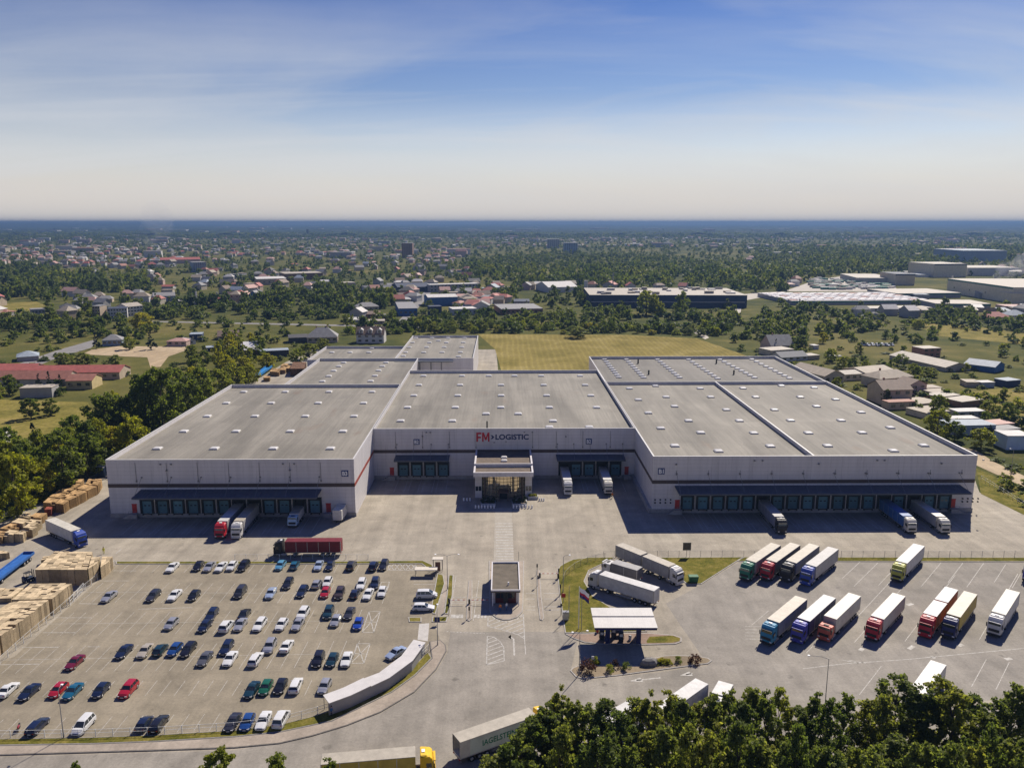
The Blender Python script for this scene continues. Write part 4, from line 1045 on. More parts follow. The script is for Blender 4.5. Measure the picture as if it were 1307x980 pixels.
def lorry(label, p, head, cab='white', side='white', roof='white', boxes=((2.9, 13.5),), cabroof=None, high=True, group='lorries', rear_open=False, bumper='dark', name='lorry', hz_=4.0):
    """p: ground point under the middle of the front bumper, head: direction the cab faces"""
    rz = math.atan2(head[0], -head[1])
    t = thing(name, label, 'lorry', (p[0], p[1], 0.005), rz, group)
    cm, sm, rm = tmat(cab, LP[cab]), tmat(side, LP[side]), tmat('roof_' + roof, tuple(c * .92 for c in LP[roof]))
    bm_ = CHASSIS if bumper == 'dark' else cm
    H = 3.75 if high else 3.0
    c = MB()
    prof(c, [(.04, .75), (0, 1.15), (.0, 1.75), (.12, 2.2), (.34, 2.95), (.5, H - .3), (.85, H), (2.2, H + (.08 if high else 0)), (2.25, 1.0), (1.6, .75)], 1.24, .09)
    if high: prof(c, [(.62, 3.05), (1.05, 3.72), (1.3, 3.93), (2.15, 3.98), (2.2, 3.2)], 1.12, .12)
    cabo = c.build('cab', cm, t)
    # windscreen lies just proud of the raked front
    MB().loft([[(-1.08, .085, 2.02), (1.08, .085, 2.02), (1.02, .31, 2.92), (-1.02, .31, 2.92)], [(-1.08, .13, 2.02), (1.08, .13, 2.02), (1.02, .36, 2.92), (-1.02, .36, 2.92)]]).build('windscreen', GLASS, cabo)
    for s in (-1, 1):
        MB().loft([[(s * 1.252, .5, 2.0), (s * 1.252, 1.35, 2.0), (s * 1.252, 1.35, 2.75), (s * 1.252, .62, 2.75)], [(s * 1.2, .5, 2.0), (s * 1.2, 1.35, 2.0), (s * 1.2, 1.35, 2.75), (s * 1.2, .62, 2.75)]]).build('side_window', GLASS, cabo)
        MB().bbox(min(s * 1.28, s * 1.46), max(s * 1.28, s * 1.46), .1, .28, 1.85, 2.75, .05).build('mirror', TRIM, cabo)
        MB().bbox(min(s * .72, s * 1.14), max(s * .72, s * 1.14), -.03, .1, .78, 1.02, .02).build('headlight', LAMP, cabo)
        MB().bbox(min(s * 1.0, s * 1.22), max(s * 1.0, s * 1.22), 1.75, 3.2, .35, .95, .08).build('fuel_tank', RIM, t) if True else None
    MB().box(-.95, .95, -.022, .06, 1.15, 1.72).build('grille', TRIM, cabo)
    vis = MB().bbox(-1.1, 1.1, -.03, .3, 2.96, 3.1, .03).build('sun_visor', TRIM if cab in ('teal', 'black', 'navy') else cm, cabo)
    MB().bbox(-1.22, 1.22, -.06, .5, .32, .76, .07).build('bumper', bm_, cabo)
    MB().box(-.5, .5, .95, 1.45, H + .0, H + .1).build('roof_hatch', TRIM, cabo) if not high else MB().bbox(-.35, .35, 1.5, 2.0, 3.985, 4.05, .02).build('roof_hatch', W_WHITE, cabo)
    MB().box(-.45, .45, .4, 6.4, .7, .98).build('chassis', CHASSIS, t)
    for s in (-1, 1):
        lorry_wheel(t, s * 1.22, 1.42, s); lorry_wheel(t, s * 1.22, 5.1, s, .5, .55)
        MB().loft([[(s * 1.2, 4.45, .95), (s * .75, 4.45, .95), (s * .75, 4.5, .85), (s * 1.2, 4.5, .85)], [(s * 1.2, 4.75, 1.08), (s * .75, 4.75, 1.08), (s * .75, 4.75, 1.02), (s * 1.2, 4.75, 1.02)], [(s * 1.2, 5.45, 1.08), (s * .75, 5.45, 1.08), (s * .75, 5.45, 1.02), (s * 1.2, 5.45, 1.02)], [(s * 1.2, 5.75, .9), (s * .75, 5.75, .9), (s * .75, 5.7, .85), (s * 1.2, 5.7, .85)]]).build('mudguard', TRIM, t)
    for (y0, ln) in boxes:
        y1 = y0 + ln; zt = hz_
        b = MB()
        if rear_open:
            b.box(-1.27, -1.2, y0, y1, 1.15, zt - .06); b.box(1.2, 1.27, y0, y1, 1.15, zt - .06); b.box(-1.199, 1.199, y0, y0 + .1, 1.15, zt - .06); b.box(-1.199, 1.199, y0 + .101, y1, 1.15, 1.28)
        else: b.bbox(-1.27, 1.27, y0, y1, 1.15, zt - .04, .05)
        tr = b.build('trailer' if ln > 9 else 'box_body', sm, t)
        MB().bbox(-1.28, 1.28, y0 - .01, y1 + .01, zt - .1, zt, .035).build('roof', rm, tr)
        fr = MB()
        for xx in (-1.29, 1.2): fr.box(xx, xx + .09, y1 - .12, y1 + .02, 1.1, zt - .101)
        fr.box(-1.199, 1.199, y1 - .1, y1 + .02, 1.1, 1.2); fr.build('rear_frame', RIM, tr)
        rails = MB()
        for s in (-1, 1):
            rails.box(s * 1.275 - .012, s * 1.275 + .012, y0 + .05, y1 - .15, 1.12, 1.26)
            if side not in ('white', 'cream'):
                k = int(ln / 2.3)
                for i in range(1, k): rails.box(s * 1.275 - .006, s * 1.275 + .006, y0 + ln * i / k - .05, y0 + ln * i / k + .05, 1.262, zt - .15)
        rails.build('side_rail', RIM, tr)
        if not rear_open:
            for s in (-1, 1):
                MB().box(min(0.01 * s, s * 1.19), max(.01 * s, s * 1.19), y1 + .003, y1 + .035, 1.21, zt - .14).build('rear_door', sm, tr)
        for s in (-1, 1): MB().box(min(s * .75, s * 1.2), max(s * .75, s * 1.2), y1 - .05, y1 + .03, .82, .98).build('tail_light', TAIL, tr)
        MB().box(-1.1, 1.1, y1 - .3, y1 - .2, .45, .6).build('underrun_bar', RIM, tr)
        MB().box(-.45, .45, y0 + 1.5, y1 - .1, .85, 1.149).build('subframe', CHASSIS, tr)
        ax = [y1 - 4.6, y1 - 3.3, y1 - 2.0] if ln > 9 else ([y1 - 1.6] if y0 < 5 else [y0 + 1.3, y1 - 1.5])
        for a_ in ax:
            for s in (-1, 1): lorry_wheel(tr, s * 1.22, a_, s, .5, .36)
        if ln > 9:
            for s in (-1, 1):
                MB().box(min(s * 1.19, s * 1.235), max(s * 1.19, s * 1.235), y0 + 4.3, y1 - 5.4, .45, .9).build('side_guard', RIM if side in ('white', 'slate') else W_STEEL, tr)
                MB().box(s * .8 - .07, s * .8 + .07, y0 + 2.6, y0 + 2.75, .1, 1.149).build('landing_leg', CHASSIS, tr)
    return t
HD = Vector((-.675, -.738))
z9 = lambda x, y: (920 + x / 6.533, 690 + y / 6.533)
z10 = lambda x, y: (1120 + x / 6.535, 690 + y / 6.535)
def diag(px, label, **k): return lorry(label, gp(px[0], px[1]), HD, group='lorries in the diagonal lorry park', **k)
diag(z9(192, 338), 'green cabbed lorry with tan roofed trailer, leftmost of the upper lorry row', cab='green', side='bodygrey', roof='tan')
diag(z9(364, 336), 'red cabbed lorry between the green and the black one in the upper row', cab='red', side='darkgrey', roof='tan', bumper='dark')
diag(z9(532, 344), 'black cabbed lorry with tan roofed trailer in the upper lorry row', cab='black', side='slate', roof='tan')
diag(z9(697, 376), 'blue cabbed lorry with pale trailer ending the upper group of four', cab='blue', side='grey', roof='grey', bumper='cab')
diag(z10(152, 346), 'lime green cabbed lorry with white trailer standing alone in the upper row', cab='lime', side='white', roof='white', bumper='dark')
diag(z9(372, 870), 'teal cabbed lorry with beige roofed slate trailer, leftmost of the lower lorry row', cab='teal', side='slate', roof='beige')
diag(z9(627, 858), 'violet blue lorry with ribbed white roof and dark curtain sides', cab='violet', side='navy', roof='white', bumper='cab')
diag(z9(852, 840), 'coral orange cabbed lorry with plain cream white trailer', cab='coral', side='cream', roof='cream', bumper='cab', high=False)
diag((1111, 818.6), 'red cabbed lorry with light grey trailer alone in the lower row', cab='red', side='grey', roof='cream', bumper='dark')
diag(z10(387, 812), 'red lorry and drawbar trailer with two white roofs and orange sides', cab='red', side='orange', roof='white', boxes=((2.6, 7.6), (10.7, 7.9)), bumper='cab')
diag(z10(582, 822), 'navy cabbed lorry with yellow sided beige roofed trailer', cab='navy', side='yellow', roof='beige')
diag(z10(962, 802), 'white cabbed lorry with white trailer at the right of the lower row', cab='white', side='white', roof='cream', bumper='dark')
diag((1312, 743.5), 'lorry cut by the right edge of the picture beside the grass strip', cab='violet', side='white', roof='white')
pr = gp(1198, 845, 4.0)
lorry('white lorry half hidden behind the trees below the lorry park', Vector((pr.x, pr.y)) + HD * 16.4, HD, cab='white', side='white', roof='white', group='lorries in the diagonal lorry park')
# by the fuel station
def two(front, rear):
    a, b_ = gp(*front), gp(*rear); return a, (a - b_).normalized()
a_, h_ = two((868.4, 747.2), (789.8, 713.7))
lorry('white cabbed drawbar lorry with two long grey brown curtain bodies', a_, h_, cab='white', side='bodygrey', roof='tan', boxes=((2.5, 7.8), (10.9, 7.9)), group='lorries by the fuel station', bumper='cab', hz_=4.0)
a_, h_ = two((753.9, 747.4), (834.7, 773))
lorry('long white refrigerated lorry parked beside the fuel canopy', a_, h_, cab='white', side='white', roof='white', group='lorries by the fuel station')
p2 = gp(816, 744); 
lorry('short grey curtain sided lorry wedged between two long lorries', p2 + h_ * 9.3, h_, cab='white', side='darkgrey', roof='bodygrey', boxes=((2.5, 6.8),), group='lorries by the fuel station', high=False, hz_=3.5)
# red lorry along the back of the car park
lorry('dark red lorry standing sideways behind the back row of cars', gp(351, 708.5), Vector((-1, 0)), cab='black', side='maroon', roof='maroon', group='lorries in the yard')
# at the docks, backed square to the doors
def docked(label, hall_c, x, yf, ln, **k): return lorry(label, Vector((hall_c + x, yf - 0.35 - ln)), Vector((k.pop('dx', 0.0), -1)).normalized(), group='lorries backed onto the docks', **k)
docked('red cabbed lorry backed onto the left hall dock', c3, D3[6], Y3F, 16.4, cab='red', side='grey', roof='white')
docked('white cabbed lorry with beige air deflector beside the docked red one', c3, D3[7], Y3F, 16.4, cab='white', side='grey', roof='tan', bumper='cab')
docked('small pale blue box lorry at the left hall dock', c3, D3[10], Y3F, 8.6, cab='paleblue', side='white', roof='grey', boxes=((2.4, 6.0),), high=False, hz_=3.3)
docked('white lorry docked just right of the glass entrance', c2, DR[0], Y2F, 16.4, cab='white', side='grey', roof='white', bumper='cab')
docked('dark grilled lorry with pale cab roof docked in the corner of the central hall', c2, DR[3], Y2F, 16.4, cab='cream', side='grey', roof='white')
docked('black lorry docked at the sixth door of the right hall', c1, D1[5], Y1F, 16.4, cab='black', side='slate', roof='grey')
docked('lorry with bright blue trailer docked at the right hall', c1, D1[13], Y1F, 16.4, cab='cream', side='bluebox', roof='bluebox')
docked('lorry with long pale trailer, last docked at the right hall', c1, D1[15], Y1F, 16.9, cab='cream', side='grey', roof='white')
# on the left of the yard
a_, h_ = two((106.5, 698.5), (67, 680.5))
lorry('blue cabbed lorry with white trailer turning beside the pallet yard', a_, h_, cab='blue', side='white', roof='cream', group='lorries in the yard', bumper='cab')
# lower edge of the picture
h_ = (gp(690, 925) - gp(578, 965)).normalized(); a_ = gp(576.5, 966) + h_ * 16.6 + Vector((h_.y, -h_.x, 0)) * 1.3
hg = lorry('yellow cabbed lorry with green lettering on its open ended pale trailer', a_, h_, cab='gold', side='cream', roof='tan', rear_open=True, group='lorries on the access road')
trl = [o for o in COL.objects if o.parent is hg and o.name.startswith('trailer')][0]
gpan = mat('lorry_pale_green_panel', (.55, .6, .5), .5, .1, .6)
GREENL = mat('green_lettering', (.015, .19, .1), .5, .1, 2)
pan = MB().box(-1.285, -1.272, 4.2, 14.7, 1.3, 3.8).build('side_curtain', gpan, trl)
for body, wd, ht, y_, z_ in (('IAGELSTEINER', 7.2, .95, 11.2, 2.6),):
    me = fit_text(body, wd, ht, .01); me.materials.append(GREENL)
    o = link('lettering', me, pan); o.location = (-1.30, y_ - 2.2, z_); o.rotation_euler = (math.pi / 2, 0, -math.pi / 2)
h_ = (gp(535, 975) - gp(440, 992)).normalized(); a_ = gp(556, 987)
lorry('bright yellow cabbed lorry cut off by the bottom edge of the picture', a_, Vector((1, 0.12)).normalized(), cab='gold', side='yellow', roof='tan', group='lorries on the access road', bumper='cab')
q = gp(877, 882, 4.0); lorry('lorry with white roof showing above the trees, right of the flower bed', q + Vector((-.72, -.69, 0)) * 12, Vector((-.72, -.69)), cab='white', side='white', roof='white', group='lorries behind the trees')
q = gp(801, 902, 4.0); lorry('lorry whose white roof peeps through the trees below the flower bed', q + Vector((-.76, -.65, 0)) * 8, Vector((-.76, -.65)), cab='white', side='white', roof='white', boxes=((2.5, 7.5),), group='lorries behind the trees')
q = gp(921, 884, 2.6); lorry('small white box van standing behind the trees', q + Vector((-.5, -.85, 0)) * 4, Vector((-.5, -.85)), cab='white', side='white', roof='white', boxes=((2.3, 4.2),), group='lorries behind the trees', high=False, hz_=3.2)
# white box trailer by the corner of the left hall
p = gp(431, 668)
t = thing('box_trailer', 'small white box trailer standing by the corner of the left hall', 'trailer', (p.x, p.y + 1, 0), R(-4))
b = MB().bbox(-1.25, 1.25, -1, 4.2, .9, 3.7, .05).build('box_body', tmat('white', LP['white']), t)
MB().bbox(-1.27, 1.27, -1.02, 4.22, 3.6, 3.72, .04).build('roof', tmat('cream', LP['cream']), t)
for s in (-1, 1):
    lorry_wheel(t, s * 1.1, 1.2, s, .42, .3); lorry_wheel(t, s * 1.1, 2.1, s, .42, .3)
MB().box(-.06, .06, -2.2, -1.0, .7, .85).build('drawbar', CHASSIS, t)
# long blue flatbed trailer at the left edge
a0, a1 = gp(38, 712.5), gp(-8, 748)
d_ = (a1 - a0); ln = d_.length; rz = math.atan2(d_.x, -d_.y)
t = thing('flatbed_trailer', 'empty blue flatbed trailer at the left edge beside the pallets', 'trailer', (a0.x, a0.y, 0), rz)
BLUEM = mat('flatbed_blue', (.03, .12, .36), .5, .15, 1)
b = MB().box(-1.25, 1.25, -ln, 0, 1.1, 1.3)
b.build('deck', BLUEM, t)
for s in (-1, 1): MB().box(s * 1.25 - .05, s * 1.25 + .05, -ln, 0, 1.303, 1.75).build('side_board', BLUEM, t)
MB().box(-1.19, 1.19, -.1, 0, 1.303, 1.85).build('headboard', BLUEM, t)
for i in range(4):
    for s in (-1, 1): lorry_wheel(t, s * 1.15, -1.8 - i * 1.3 if i < 3 else -ln + 1.5, s, .5, .3)
# ------------------------------------------------------------------ pallet yard
def pallet_mat(name, col):
    m, nt, b = node_mat(name)
    tcn = nt.nodes.new('ShaderNodeTexCoord'); vec = tcn.outputs['Object']
    sp = nt.nodes.new('ShaderNodeSeparateXYZ'); nt.links.new(vec, sp.inputs[0])
    st = math_(nt, 'FRACT', math_(nt, 'DIVIDE', sp.outputs[2], 0.15))
    gaps = ramp(nt, st, [(0.0, 1.0), (0.42, 1.0), (0.5, 0.28), (0.95, 0.28), (1.0, 1.0)])
    geo = nt.nodes.new('ShaderNodeNewGeometry'); spn = nt.nodes.new('ShaderNodeSeparateXYZ'); nt.links.new(geo.outputs['Normal'], spn.inputs[0])
    up = math_(nt, 'GREATER_THAN', spn.outputs[2], 0.7)
    bx = math_(nt, 'FRACT', math_(nt, 'DIVIDE', sp.outputs[0], 0.2))
    boards = ramp(nt, bx, [(0.0, 0.5), (0.1, 1.0), (0.85, 1.0), (1.0, 0.5)])
    k = mixc(nt, up, gaps, boards)
    f = noise(nt, vec, 1.3, 4, 0.7); r = ramp(nt, geo.outputs['Random Per Island'], [(0, 0.6), (0.5, 1.0), (1, 1.3)])
    c = ramp(nt, f, [(0.3, tuple(x * .8 for x in col)), (0.7, tuple(min(1, x * 1.2) for x in col))])
    c = mixc(nt, 1.0, c, r, 'MULTIPLY'); c = mixc(nt, 1.0, c, k, 'MULTIPLY')
    nt.links.new(c, b.inputs['Base Color']); b.inputs['Roughness'].default_value = 0.85; b.inputs['Specular IOR Level'].default_value = 0.1
    return m
P_PALE = pallet_mat('weathered_pallet_wood', (0.52, 0.41, 0.26))
P_ORNG = pallet_mat('new_pallet_wood', (0.42, 0.27, 0.13))
def pallet_block(name, quad, h, m, label, cell=(1.25, 0.85), group='pallet blocks in the yard', jit=0.25, gap=0.015, drop=0.025, cat='pallets'):
    """quad: four world points of the top outline; filled with columns of pallets of uneven height"""
    q = [Vector((p[0], p[1])) for p in quad]; cen = sum(q, Vector((0, 0))) / 4
    u = (q[1] - q[0] + q[2] - q[3]) / 2; v = (q[3] - q[0] + q[2] - q[1]) / 2
    nu, nv = max(1, round(u.length / cell[0])), max(1, round(v.length / cell[1]))
    mb = MB(); rz = math.atan2(u.y, u.x); ca, sa = math.cos(-rz), math.sin(-rz)
    loc = lambda p: ((p.x - cen.x) * ca - (p.y - cen.y) * sa, (p.x - cen.x) * sa + (p.y - cen.y) * ca)
    for i in range(nu):
        for j in range(nv):
            if random.random() < drop * 0.25: continue
            a, b_ = (i + gap) / nu, (i + 1 - gap) / nu; c, d = (j + gap) / nv, (j + 1 - gap) / nv
            P = lambda s, t: loc(q[0] * (1 - s) * (1 - t) + q[1] * s * (1 - t) + q[2] * s * t + q[3] * (1 - s) * t)
            hh = h - (0.15 * random.randint(0, 1) if random.random() < jit else 0) - (0.6 if random.random() < drop else 0)
            pts = [P(a, c), P(b_, c), P(b_, d), P(a, d)]; dx, dy = random.uniform(-.04, .04), random.uniform(-.04, .04)
            mb.loft([[(x + dx, y + dy, 0) for x, y in pts], [(x + dx, y + dy, hh) for x, y in pts]], False, True)
    o = mb.build(name, m); o.location = (cen.x, cen.y, 0.012); o.rotation_euler = (0, 0, rz)
    return tag(o, label, cat, group)
def blk(px, h, m, label, **k): return pallet_block('pallet_block', [gp(x, y, h) for x, y in px], h, m, label, **k)
blk([(44.4, 726.7), (111, 726.7), (118, 704), (70, 703)], 3.8, P_PALE, 'large flat topped pallet block farthest from the camera in the pallet yard')
blk([(112.5, 726), (124, 718), (128, 710.5), (116.5, 711)], 3.8, P_PALE, 'narrow pallet block stuck to the right side of the large far block')
blk([(128, 724), (139, 716), (143.5, 710), (130, 710)], 2.9, P_PALE, 'lowest pallet block at the corner of the car park fence')
blk([(14.7, 765), (66.5, 764), (92, 743.8), (39, 744.7)], 3.6, P_PALE, 'middle pallet block between the far block and the long near block')
blk([(-60, 810), (1, 811), (62, 765.5), (17, 766.5)], 3.8, P_PALE, 'long pallet block running out of the left edge of the picture')
blk([(-120, 850), (-62, 860), (-1, 812.5), (-58, 811)], 3.8, P_PALE, 'nearest pallet block, mostly beyond the left edge of the picture')
blk([(52, 714), (62, 711.5), (64, 709), (55, 710)], 1.5, P_PALE, 'small low pile of pallets behind the large far block')
blk([(-20, 764), (14, 763), (30, 750), (0, 750)], 1.0, P_PALE, 'low grey pile of pallets left of the middle block')
# stacks along the trees
L = 'stack of new orange pallets in the long row between trees and left hall'
g_ = 'orange pallet stacks beside the left hall'
row = [((55, 641), (70, 642), (76, 636), (62, 634.5)), ((70.5, 642), (81, 643.5), (88, 638.5), (77, 636.5)), ((63, 633.5), (77, 635.5), (85, 630), (71, 628)), ((78, 636), (88.5, 638), (99, 633.5), (86, 630.5)), ((72, 627), (86, 629), (95, 623), (81, 622)), ((87, 630), (99.5, 633), (111, 627), (97, 624)), ((83, 621), (96, 622.5), (103, 617), (91, 616)), ((98, 623), (111.5, 626), (124, 620), (108, 618)), ((92, 615), (103, 616), (107, 611), (97, 611)), ((109, 617), (125, 619), (130, 611), (113, 611))]
for i, qd in enumerate(row):
    blk(qd, 2.7, P_ORNG, L, group=g_, cell=(1.25, .9), drop=.05)
L2 = 'low untidy stack of weathered pallets by the tree verge'
g2 = 'weathered pallet stacks at the left edge'
for i, (qd, h) in enumerate([([(24, 658), (36, 660), (44, 654.5), (34, 653.5)], 1.8), ([(37, 660), (52, 661), (60, 654.5), (45, 654.5)], 1.9), ([(14, 666), (29, 668), (38, 663), (24, 661)], 1.7), ([(30, 668), (45, 669.5), (53.5, 663.5), (39, 662.5)], 2.2), ([(0, 674), (12, 675.5), (26, 669), (13, 667.5)], 1.6), ([(27, 674), (41, 676), (50, 670), (36, 668.5)], 2.2), ([(3, 681), (16, 682), (24, 677), (12, 676)], 2.3), ([(-14, 684), (2, 684.5), (9, 678), (-6, 677)], 2.0), ([(18, 681), (29, 681.5), (33, 677.5), (25, 676.5)], 2.3), ([(-10, 706), (8, 706), (16, 703), (0, 702.5)], 1.6)]):
    blk(qd, h, P_ORNG if i % 3 == 1 else P_PALE, L2, group=g2, cell=(1.25, .85), drop=.15)
for qd, h in (([(344, 474), (356, 474.5), (358, 470.5), (347, 470)], 2.4), ([(356, 472), (364, 472), (367, 468), (359, 468)], 2.2), ([(366, 470), (372, 470), (374, 466.5), (368, 466)], 2.2), ([(336, 482), (344, 482), (345, 480), (338, 479.5)], 2.0), ([(358, 467), (366, 466.5), (368, 464), (361, 464)], 1.8)):
    blk(qd, h, P_ORNG, 'pallet stack in the lane far behind the left hall', group='pallet stacks in the rear lane', cell=(1.25, .9), drop=.05)
blk([(370, 470.5), (388, 470.5), (391, 462), (374, 462)], 4.0, pallet_mat('dark_crate_wood', (.16, .09, .055)), 'dark brown crate block against the far left hall', group='crates', drop=0, jit=0)
blk([(56.5, 650), (65, 650), (67, 646.5), (59.5, 646.5)], 1.9, pallet_mat('red_brown_crates', (.25, .07, .05)), 'red brown crates at the near end of the orange pallet row', group='crates', cell=(.8, .6))

def container(label, px, h, w, l, rz, col, name='shipping_container'):
    p = gp(*px); m = mat('container_' + str(col), col, .55, .12, 1)
    t = thing(name, label, 'container', (p.x, p.y, 0), rz)
    b = MB().bbox(-w / 2, w / 2, 0, l, .05, h, .04)
    n = int(l / .3)
    for i in range(1, n):
        y = l * i / n
        for s in (-1, 1): b.box(s * w / 2 - .025, s * w / 2 + .025, y - .05, y + .05, .2, h - .2)
    for i in range(1, 8): b.box(-w / 2 + w * i / 8 - .05, -w / 2 + w * i / 8 + .05, -.025, .02, .2, h - .2)
    b.build('body', m, t)
    for s in (-1, 1): MB().box(min(s * .05, s * (w / 2 - .08)), max(s * .05, s * (w / 2 - .08)), l + .003, l + .05, .15, h - .12).build('door', m, t)
    MB().box(-w / 2 + .05, w / 2 - .05, .05, l - .05, h + .002, h + .03).build('roof', mat('container_roof', (.42, .4, .37), .6, .15, .8), t)
    return t
container('navy container behind the pallets at the corner of the left hall', (127.5, 609), 3.2, 2.9, 6, R(-3), (.02, .04, .09))
# forklift in the pallet yard
p = gp(36.5, 742)
t = thing('forklift', 'dark forklift standing between the large far pallet block and the blue trailer', 'forklift', (p.x, p.y, 0), R(150))
b = MB(); b.bbox(-.6, .6, -1.0, 1.2, .35, 1.1, .1); b.bbox(-.55, .55, .6, 1.25, 1.1, 1.5, .1); b.build('body', mat('forklift_blue', (.03, .05, .1), .5, .1, 2), t)
c = MB()
for x in (-.5, .5):
    for y in (-.7, .7): c.cyl((x, y, 1.1), (x * .9, y * .8, 2.2), .05, None, 6)
c.bbox(-.6, .6, -.75, .75, 2.2, 2.28, .02); c.build('cage', CHASSIS, t)
ma = MB(); ma.box(-.4, -.3, -1.25, -1.1, .1, 2.6); ma.box(.3, .4, -1.25, -1.1, .1, 2.6); ma.box(-.3, .3, -1.22, -1.12, 1.0, 1.1); ma.build('mast', W_STEEL, t)
for x in (-.3, .3): MB().box(x - .06, x + .06, -2.3, -1.25, .12, .17).build('fork', W_STEEL, t)
for x in (-1, 1):
    for y in (-.8, .85): lorry_wheel(t, x * .62, y, x, .32, .25)
MB().bbox(-.25, .25, -.1, .4, 1.1, 1.3, .04).build('seat', TRIM, t)
a0, a1 = gp(345, 470.5), gp(320, 489)
d_ = a1 - a0; ln = min(26, d_.length)
t = thing('flatbed_trailer', 'bright blue flatbed in the lane far behind the left hall', 'trailer', (a0.x, a0.y, 0), math.atan2(d_.x, -d_.y))
MB().box(-1.4, 1.4, -ln, 0, 1.0, 1.35).build('deck', mat('sky_blue_paint', (.02, .19, .45), .5, .1, 1), t)
for s in (-1, 1): MB().box(s * 1.4 - .05, s * 1.4 + .05, -ln, 0, 1.353, 2.3).build('side_board', MATS['sky_blue_paint'], t)
for i in range(4):
    for s in (-1, 1): lorry_wheel(t, s * 1.2, -2 - i * 1.4 if i < 2 else -ln + 1 + (i - 2) * 1.4, s, .5, .3)

# ------------------------------------------------------------------ long white shelter beside the car park
H_S = 2.35
inn = [(412.4, 887.5), (438.6, 877.8), (464, 865.4), (484, 857.9), (512.3, 836.5), (528, 815.8)]
out = [(420, 898), (448.2, 887.7), (473.7, 875.5), (497, 864.5), (526.7, 842.7), (543.3, 819.3)]
S_ROOF = mat('shelter_roof_sheet', (.52, .5, .48), .45, .06, .6); S_WALL = mat('shelter_wall_panel', (.3, .3, .31), .35, .08, .5)
ti = [gp(x, y, H_S) for x, y in inn]; to = [gp(x, y, H_S) for x, y in out]
t = thing('bicycle_shelter', 'long bent white roofed shelter between the car park and the road', 'shelter', (0, 0, 0))
base = (ti[2] + to[2]) / 2; t.location = (base.x, base.y, 0)
for i in range(5):
    a, b_, c, d = ti[i], ti[i + 1], to[i + 1], to[i]
    dz = .14 if i in (0, 1) else 0.0
    q = [(p.x - base.x, p.y - base.y) for p in (a, b_, c, d)]
    m = MB(); m.loft([[(x, y, H_S - .12 + dz) for x, y in q], [(x, y, H_S + dz) for x, y in q]])
    m.build('roof_panel', S_ROOF, t)
    n = (Vector(q[0]) - Vector(q[3])).normalized() * .25
    x0, y0, x1, y1 = q[3][0] + n.x, q[3][1] + n.y, q[2][0] + n.x, q[2][1] + n.y
    MB().loft([[(x0, y0, 0), (x0 + n.x * .2, y0 + n.y * .2, 0), (x0 + n.x * .2, y0 + n.y * .2, H_S - .123 + dz), (x0, y0, H_S - .123 + dz)], [(x1, y1, 0), (x1 + n.x * .2, y1 + n.y * .2, 0), (x1 + n.x * .2, y1 + n.y * .2, H_S - .123 + dz), (x1, y1, H_S - .123 + dz)]]).build('wall_panel', S_WALL, t)
    for p in (q[0], q[3]):
        k = Vector(p) + (n if p is q[3] else -n) * 1.3
        MB().cyl((k.x, k.y, 0), (k.x, k.y, H_S - .125 + dz), .05, None, 8).build('post', W_STEEL, t)

# ------------------------------------------------------------------ fences
F_WHITE = mat('white_fence_paint', (.62, .62, .6), .5, .06, 2); F_GREY = mat('galvanised_fence', (.3, .3, .3), .5, .1, 2, metal=.3)
def mesh_mat(name, col, cov):
    m = bpy.data.materials.new(name); m.use_nodes = True; nt = m.node_tree; MATS[name] = m
    b = nt.nodes['Principled BSDF']; b.inputs['Base Color'].default_value = col + (1,); b.inputs['Roughness'].default_value = .6
    vec = nt.nodes.new('ShaderNodeTexCoord').outputs['UV'] if False else nt.nodes.new('ShaderNodeNewGeometry').outputs['Position']
    sp = nt.nodes.new('ShaderNodeSeparateXYZ'); nt.links.new(vec, sp.inputs[0])
    fx = math_(nt, 'FRACT', math_(nt, 'MULTIPLY', math_(nt, 'ADD', sp.outputs[0], sp.outputs[1]), 8)); fz = math_(nt, 'FRACT', math_(nt, 'MULTIPLY', sp.outputs[2], 5))
    w = math_(nt, 'MAXIMUM', math_(nt, 'LESS_THAN', fx, cov), math_(nt, 'LESS_THAN', fz, cov))
    nt.links.new(w, b.inputs['Alpha']); return m
F_MESH = mesh_mat('wire_mesh', (.36, .36, .34), .07)
def fence(label, pts, h=1.4, step=2.6, m=F_GREY, mesh=True, rails=(1.0,), group=None, pw=.05, mm=None):
    P = [Vector((p[0], p[1], 0)) for p in pts]; o0 = P[0].copy()
    t = thing('fence', label, 'fence', o0, 0, group)
    ds = [(b - a).length for a, b in zip(P[:-1], P[1:])]; n = min(98, max(2, int(sum(ds) / step)))
    def at(s):
        for (a, b, d) in zip(P[:-1], P[1:], ds):
            if s <= d + 1e-6: return a + (b - a) * (s / d)
            s -= d
        return P[-1]
    nodes = [at(sum(ds) * i / n) - o0 for i in range(n + 1)]
    me = None
    for q in nodes:
        if me is None:
            o = MB().box(-pw, pw, -pw, pw, 0, h).build('post', m, t); me = o.data; o.location = q
        else:
            o = link('post', me, t); o.location = q
    for k in rails:
        r = MB()
        for a, b in zip(nodes[:-1], nodes[1:]): r.cyl(a + Vector((0, 0, h * k - .04)), b + Vector((0, 0, h * k - .04)), pw * .55, None, 4)
        r.build('rail', m, t)
    if mesh:
        w = MB()
        for a, b in zip(nodes[:-1], nodes[1:]): w.add([(a.x, a.y, .05), (b.x, b.y, .05), (b.x, b.y, h - .05), (a.x, a.y, h - .05)], [(0, 1, 2, 3)])
        w.build('wire_panel', mm or F_MESH, t)
    return t
fence('white mesh fence on the verge along the near side of the car park', gl([(-120, 945), (0, 941), (120, 939.5), (200, 936.5), (300, 930.5), (357, 923.5), (400, 912), (424, 905), (458, 892.5), (501, 870), (529, 849), (547, 830)]), 1.3, 2.6, F_WHITE, True, (1.0, .55))
